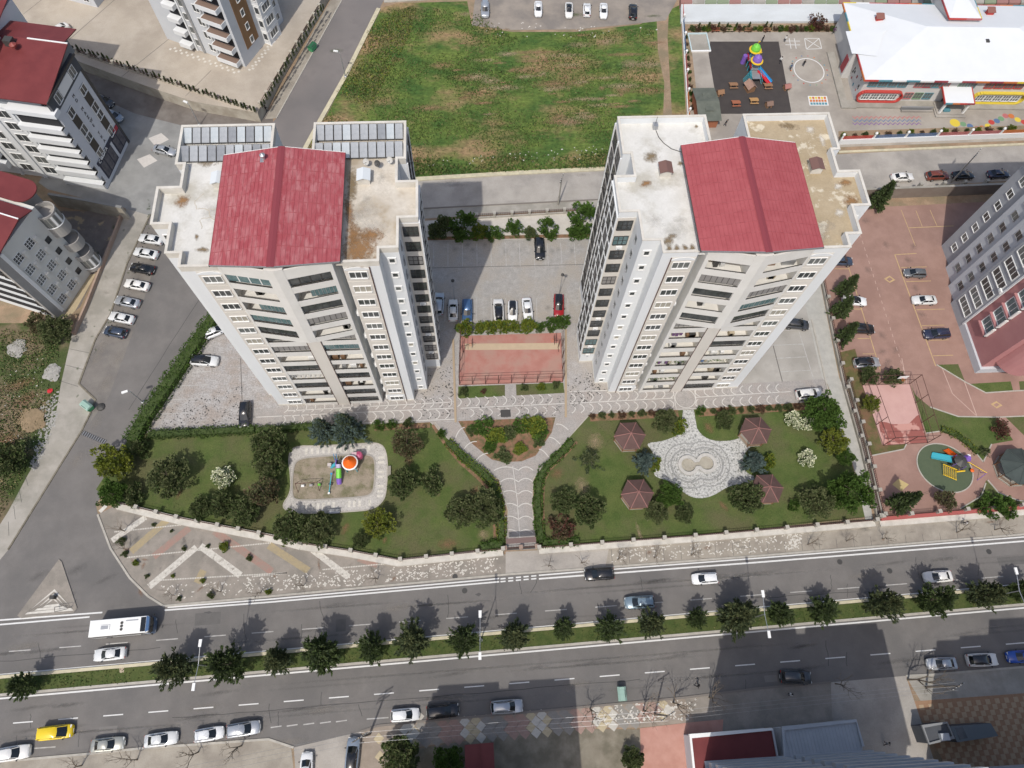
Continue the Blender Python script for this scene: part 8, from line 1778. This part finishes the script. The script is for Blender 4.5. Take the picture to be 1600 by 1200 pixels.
# ------------------------------------------------------------------ people (one skin each)
SKIN = M('skin', (.42, .27, .2), rough=.7); HAIR = M('hair_dark', (.02, .016, .014), rough=.7); TRO = M('trousers_dark', (.03, .032, .04), rough=.9)
def person_mesh(stride, arm, bend=0.0):
    me = bpy.data.meshes.new('person')
    J = {'pel': (0, 0, .93), 'che': (bend*.3, 0, 1.28), 'nec': (bend*.5, 0, 1.48), 'hd0': (bend*.55+.01, 0, 1.56), 'hd1': (bend*.6+.03, 0, 1.7)}
    E = [('pel', 'che'), ('che', 'nec'), ('nec', 'hd0'), ('hd0', 'hd1')]; Rr = {'pel': .15, 'che': .17, 'nec': .065, 'hd0': .085, 'hd1': .10}
    for s_, k in ((1, 'l'), (-1, 'r')):
        st = stride*s_
        J['hp'+k] = (0, .1*s_, .88); J['kn'+k] = (st*.5+.04, .11*s_, .5); J['an'+k] = (st-.05*abs(stride), .11*s_, .09); J['to'+k] = (st+.15, .12*s_, .045)
        J['sh'+k] = (J['che'][0], .19*s_, 1.4); J['el'+k] = (-st*arm+.0, .24*s_, 1.13); J['wr'+k] = (-st*arm*1.3+.1, .22*s_, .9); J['ha'+k] = (-st*arm*1.4+.13, .21*s_, .82)
        E += [('pel', 'hp'+k), ('hp'+k, 'kn'+k), ('kn'+k, 'an'+k), ('an'+k, 'to'+k), ('che', 'sh'+k), ('sh'+k, 'el'+k), ('el'+k, 'wr'+k), ('wr'+k, 'ha'+k)]
        Rr.update({'hp'+k: .11, 'kn'+k: .07, 'an'+k: .05, 'to'+k: .045, 'sh'+k: .075, 'el'+k: .05, 'wr'+k: .036, 'ha'+k: .042})
    K = list(J); me.from_pydata([J[k] for k in K], [(K.index(a), K.index(b)) for a, b in E], [])
    o = bpy.data.objects.new('tmp', me); COL.objects.link(o); o.modifiers.new('s', 'SKIN'); su = o.modifiers.new('u', 'SUBSURF'); su.levels = 1
    bpy.context.view_layer.objects.active = o
    if not me.skin_vertices:
        b = bmesh.new(); b.from_mesh(me); b.verts.layers.skin.verify(); b.to_mesh(me); b.free()
    for i, k in enumerate(K): me.skin_vertices[0].data[i].radius = (Rr[k],)*2; me.skin_vertices[0].data[i].use_root = (k == 'pel')
    bpy.context.view_layer.update()
    r = bpy.data.meshes.new_from_object(o.evaluated_get(bpy.context.evaluated_depsgraph_get())); bpy.data.objects.remove(o)
    for m in (TRO, TRO, SKIN): r.materials.append(m)
    for p in r.polygons:
        z = p.center.z; y = abs(p.center.y); p.material_index = 2 if z > 1.5 or (y > .17 and z < .95 and z > .7) else (0 if z > .95 else 1); p.use_smooth = True
    r.name = 'person'; return r
PM = [person_mesh(.28, .8), person_mesh(.03, .2), person_mesh(-.22, .8, .3)]
hair = MB().lathe([(.115, 1.62), (.125, 1.7), (.1, 1.79), (.02, 1.83)], 10, HAIR).mesh('hair')
def cloth(n, c): return M('cloth_'+n, c, rough=.9)
for i, (px, rot, c, cc, lb) in enumerate([((417, 175), 1.0, 'black', (.03, .03, .032), 'person in dark clothes walking beside the plaza corner wall'), ((1190, 66), 2, 'black', (.03, .03, .032), 'person in black at the top edge of the dark play surface'), ((1132, 197), 0, 'black', (.03, .03, .032), 'person in black with white standing below the school kiosk'), ((1218, 99), .6, 'white', (.6, .6, .58), 'person in white at the right edge of the dark play surface'), ((1254, 104), 1.2, 'black', (.03, .03, .032), 'person in black inside the white circle of the school yard'), ((1234, 110), 2.2, 'blue', (.08, .12, .2), 'person in blue just left of the white circle'), ((1301, 53), 0, 'plum', (.12, .06, .12), 'person in purple near the school corner'), ((1225, 66), 1, 'white', (.6, .6, .58), 'person in white beside the painted grid'), ((1504, 819), 3, 'white', (.55, .55, .55), 'person in white and black walking past the estate wall'), ((1088, 1072), 2.4, 'black', (.03, .03, .032), 'person in dark clothes at the edge of the deep shade'), ((1231, 1085), .4, 'white', (.5, .5, .5), 'person in pale top on the shaded pavement'), ((1381, 1162), 1.6, 'grey', (.2, .2, .2), 'person in grey walking down the service lane')]):
    o = mobj('person', PM[i % 3], None, (*at(*px), .03), rot); tag(o, lb, 'person'); recolor(o, cloth(c, cc)); h = mobj('hair', hair, o, ((.3*.6+.03) if i % 3 == 2 else .03, 0, 0))
# ------------------------------------------------------------------ wear on the ground: dust, oil, earth and sand
SF_SANDT = soft('sand_thin', (.36, .28, .17), (.42, .33, .21), .85, .4); SF_EARTHT = soft('earth_thin', (.27, .165, .09), (.35, .225, .13), .9, .4)
def gpatch(px, rx, ry, m, parent, lv, rot=None, name='stain'):
    x, y = at(*px); patch(x, y, LV*lv+.003+rnd.uniform(0, .0008), rx, ry, m, rnd.uniform(0, 3.1) if rot is None else rot, bpy.data.objects[parent], name)
for px in ((150, 560), (165, 600), (160, 540), (185, 560), (150, 660), (150, 700), (120, 720), (215, 445), (190, 500)): gpatch(px, 3.2, 1.6, SF_DUST, 'side_road', 4.2, 1.1, 'dust')
for px in ((40, 1010), (500, 1110), (320, 1105), (900, 1070), (700, 1095), (1000, 960), (620, 950), (1350, 900), (450, 1160)): gpatch(px, 4.5, 1.0, SF_DUST, 'boulevard', 5.15, .07, 'dust')
for i in range(22): x = rnd.uniform(0, 1600); gpatch((x, (1022 if i % 2 else 985)-x*.0755), rnd.uniform(2, 6), .5, SF_OIL, 'boulevard', 5.1, .075, 'oil_stain')
for i in range(22): x = rnd.uniform(0, 1600); gpatch((x, (1110 if i % 2 else 1145)-x*.08), rnd.uniform(2, 6), .5, SF_OIL, 'boulevard', 5.1, .08, 'oil_stain')
for i in range(14): gpatch((rnd.uniform(690, 900), rnd.choice([rnd.uniform(382, 400), rnd.uniform(480, 497)])), .9, 1.2, SF_OIL, 'courtyard_parking', 4.2, 0, 'oil_stain')
for i in range(16): gpatch((rnd.uniform(650, 1540), rnd.uniform(258, 300)), rnd.uniform(1.5, 5), .8, rnd.choice([SF_DUST, SF_OIL]), 'back_road', 5.2, 0, 'stain')
for i in range(12): gpatch((rnd.uniform(1340, 1440), rnd.uniform(340, 580)), 1.6, 1.2, SF_OIL, 'pink_estate_paving', 3.2, None, 'stain')
for i in range(26): gpatch((rnd.uniform(520, 1030), rnd.uniform(20, 225)), rnd.uniform(1, 3.5), rnd.uniform(.5, 1.4), rnd.choice([SF_SAND, SF_EARTH, SF_GREEN, SF_GREEN]), 'meadow', 5.2, 0, 'bare_patch')
for i in range(34): gpatch((min(1020, max(600, rnd.gauss(870, 95))), min(195, max(50, rnd.gauss(125, 34)))), rnd.uniform(1.2, 5), rnd.uniform(.35, 1.1), rnd.choice([SF_SANDT, SF_EARTHT, SF_EARTHT]), 'meadow', 5.3+i*.004, 0, 'bare_patch')
for px, rx, ry in (((985, 100), 4, 2.4), ((950, 65), 5, 2), ((905, 70), 5, 1.6)): gpatch(px, rx, ry, SF_EARTH if ry > 2.4 else SF_SAND, 'meadow', 5.8, 0, 'bare_patch')
for px, rx, ry, m in (((700, 850), 3, 1.5, SF_EARTH), ((755, 835), 1.6, 1.5, SF_SAND), ((680, 768), 1.6, 1.2, SF_SAND), ((745, 765), 2, 1.2, SF_EARTH), ((870, 740), 2, 1.6, SF_EARTH), ((540, 825), 2, 1, SF_EARTH), ((640, 720), 1.6, 1, SF_EARTH), ((280, 770), 1.8, .8, SF_EARTH)): gpatch(px, rx, ry, m, 'west_lawn' if px[0] < 800 else 'east_lawn', 5.6, None, 'bare_patch')
for px, rx, ry, m in (((1107, 668), 2.1, 1.3, SF_EARTH), ((1130, 790), 2, .8, SF_EARTH), ((1000, 836), 4, .6, SF_SAND), ((1080, 645), 1.2, 1.1, SF_EARTH), ((930, 690), 3, 2.2, SF_SAND), ((910, 760), 3, 2, SF_SAND)): gpatch(px, rx, ry, m, 'east_lawn', 5.6, None, 'bare_patch')
for px, rx, ry, m in (((20, 560), 7, 4, SF_GREEN), ((60, 560), 5, 2, SF_GREEN), ((30, 600), 5, 2, SF_EARTH), ((50, 655), 4.5, 3.5, SF_SAND), ((27, 545), 2.4, 1.6, SF_GRAV), ((10, 690), 4, 4, SF_EARTH), ((30, 730), 3, 3, SF_GREEN), ((85, 540), 3, 2, SF_GREEN), ((20, 590), 4, 3, SF_GREEN), ((60, 690), 3, 2, SF_GREEN), ((15, 770), 3, 4, SF_GREEN), ((40, 625), 4, 2, SF_EARTH), ((70, 630), 2, 2, SF_SAND)): gpatch(px, rx, ry, m, 'dirt_lot', 2.5, None, 'bare_patch')
def gstrip(px, wd, parent, lv, m, name): MB().ribbon(ats(px), wd, 0, LV*lv+.003, m, flat=True).obj(name, bpy.data.objects[parent])
gstrip([(676, 664), (694, 692), (718, 722), (745, 745), (764, 765), (771, 785), (774, 845)], .5, 'west_lawn', 5.3, REDSOIL, 'soil_border'); gstrip([(902, 690), (880, 714), (859, 733), (850, 752), (848, 785), (850, 845)], .45, 'east_lawn', 5.3, REDSOIL, 'soil_border')
gstrip([(585, 669), (672, 664)], 1.0, 'west_lawn', 5.35, REDSOIL, 'soil_border'); gstrip([(922, 653), (1060, 646)], 1.3, 'east_lawn', 5.3, REDSOIL, 'soil_border'); gstrip([(1090, 645), (1270, 634)], 1.4, 'east_lawn', 5.35, REDSOIL, 'soil_border'); gstrip([(664, 373), (935, 368)], .8, 'gravel_bank', 4.4, REDSOIL, 'soil_border')

for px, rx, ry in (((120, 890), 2.6, 1.2), ((165, 905), 3.5, .7), ((110, 930), 2, .8), ((60, 900), 3, 1)): gpatch(px, rx, ry, SF_OIL, 'side_road', 5.2, .4, 'oil_stain')

for i in range(24):
    t = rnd.random(); px = [(235, 336), (199, 412), (173, 491), (149, 530), (124, 600)][min(4, int(t*5))]; gpatch((px[0]-rnd.uniform(-2, 6), px[1]+rnd.uniform(-25, 25)), rnd.uniform(.2, .6), rnd.uniform(.2, .6), SF_GREEN, 'left_pavement', 4.3, None, 'weed_patch')
for i in range(16): gpatch((rnd.uniform(150, 215), rnd.uniform(345, 470)), rnd.uniform(.4, 1.4), rnd.uniform(.3, .9), rnd.choice([SF_DUST, SF_OIL, SF_GREEN, SF_DUST]), 'left_pavement', 2.6, None, 'stain')
for i in range(40): gpatch((rnd.uniform(180, 620), rnd.uniform(840, 925)), rnd.uniform(.4, 1.6), rnd.uniform(.3, .8), rnd.choice([SF_DUST, SF_OIL, SF_EARTH]), 'corner_pavement', 6.1+i*.01, None, 'stain') if True else None
for i in range(30): x = rnd.uniform(960, 1600); gpatch((x, rnd.uniform(842, 868)-(x-960)*.045), rnd.uniform(.4, 1.8), rnd.uniform(.2, .6), rnd.choice([SF_DUST, SF_OIL, SF_EARTH]), 'north_pavement', 6.1+i*.01, 0, 'stain')
gj = MB()
for i in range(30): x = 820+i*27; gj.ribbon(ats([(x, 866-(x-790)*.048), (x+2, 894-(x-790)*.073)]), .05, 0, LV*6+.002, CRK, flat=True)
for i in range(12): t = i/11; gj.ribbon(ats([(108-t*95, 545+t*270), (124-t*110+18*(t < .2), 552+t*285)]), .06, 0, LV*2+.003, CRK, flat=True)
gj.obj('pavement_joint', bpy.data.objects['north_pavement'])

SF_TYRE = soft('tyre_soft', (.085, .08, .076), (.1, .095, .09), .38, .8)
for i in range(26):
    x = rnd.uniform(0, 1600)
    for y0, k_ in ((rnd.choice([988, 996, 1032, 1040]), .0755), (rnd.choice([1104, 1112, 1146, 1154]), .0795)): gpatch((x, y0-x*k_), rnd.uniform(9, 22), .32, SF_TYRE, 'boulevard', 5.25+i*.003, R(1.18), 'tyre_track')

for i in range(26): gpatch((min(1015, max(640, rnd.gauss(890, 90))), min(190, max(62, rnd.gauss(130, 32)))), rnd.uniform(4, 9), rnd.uniform(.9, 2.2), rnd.choice([SF_EARTHT, SF_EARTHT, SF_SANDT]), 'meadow', 5.6+i*.006, 0, 'bare_patch')
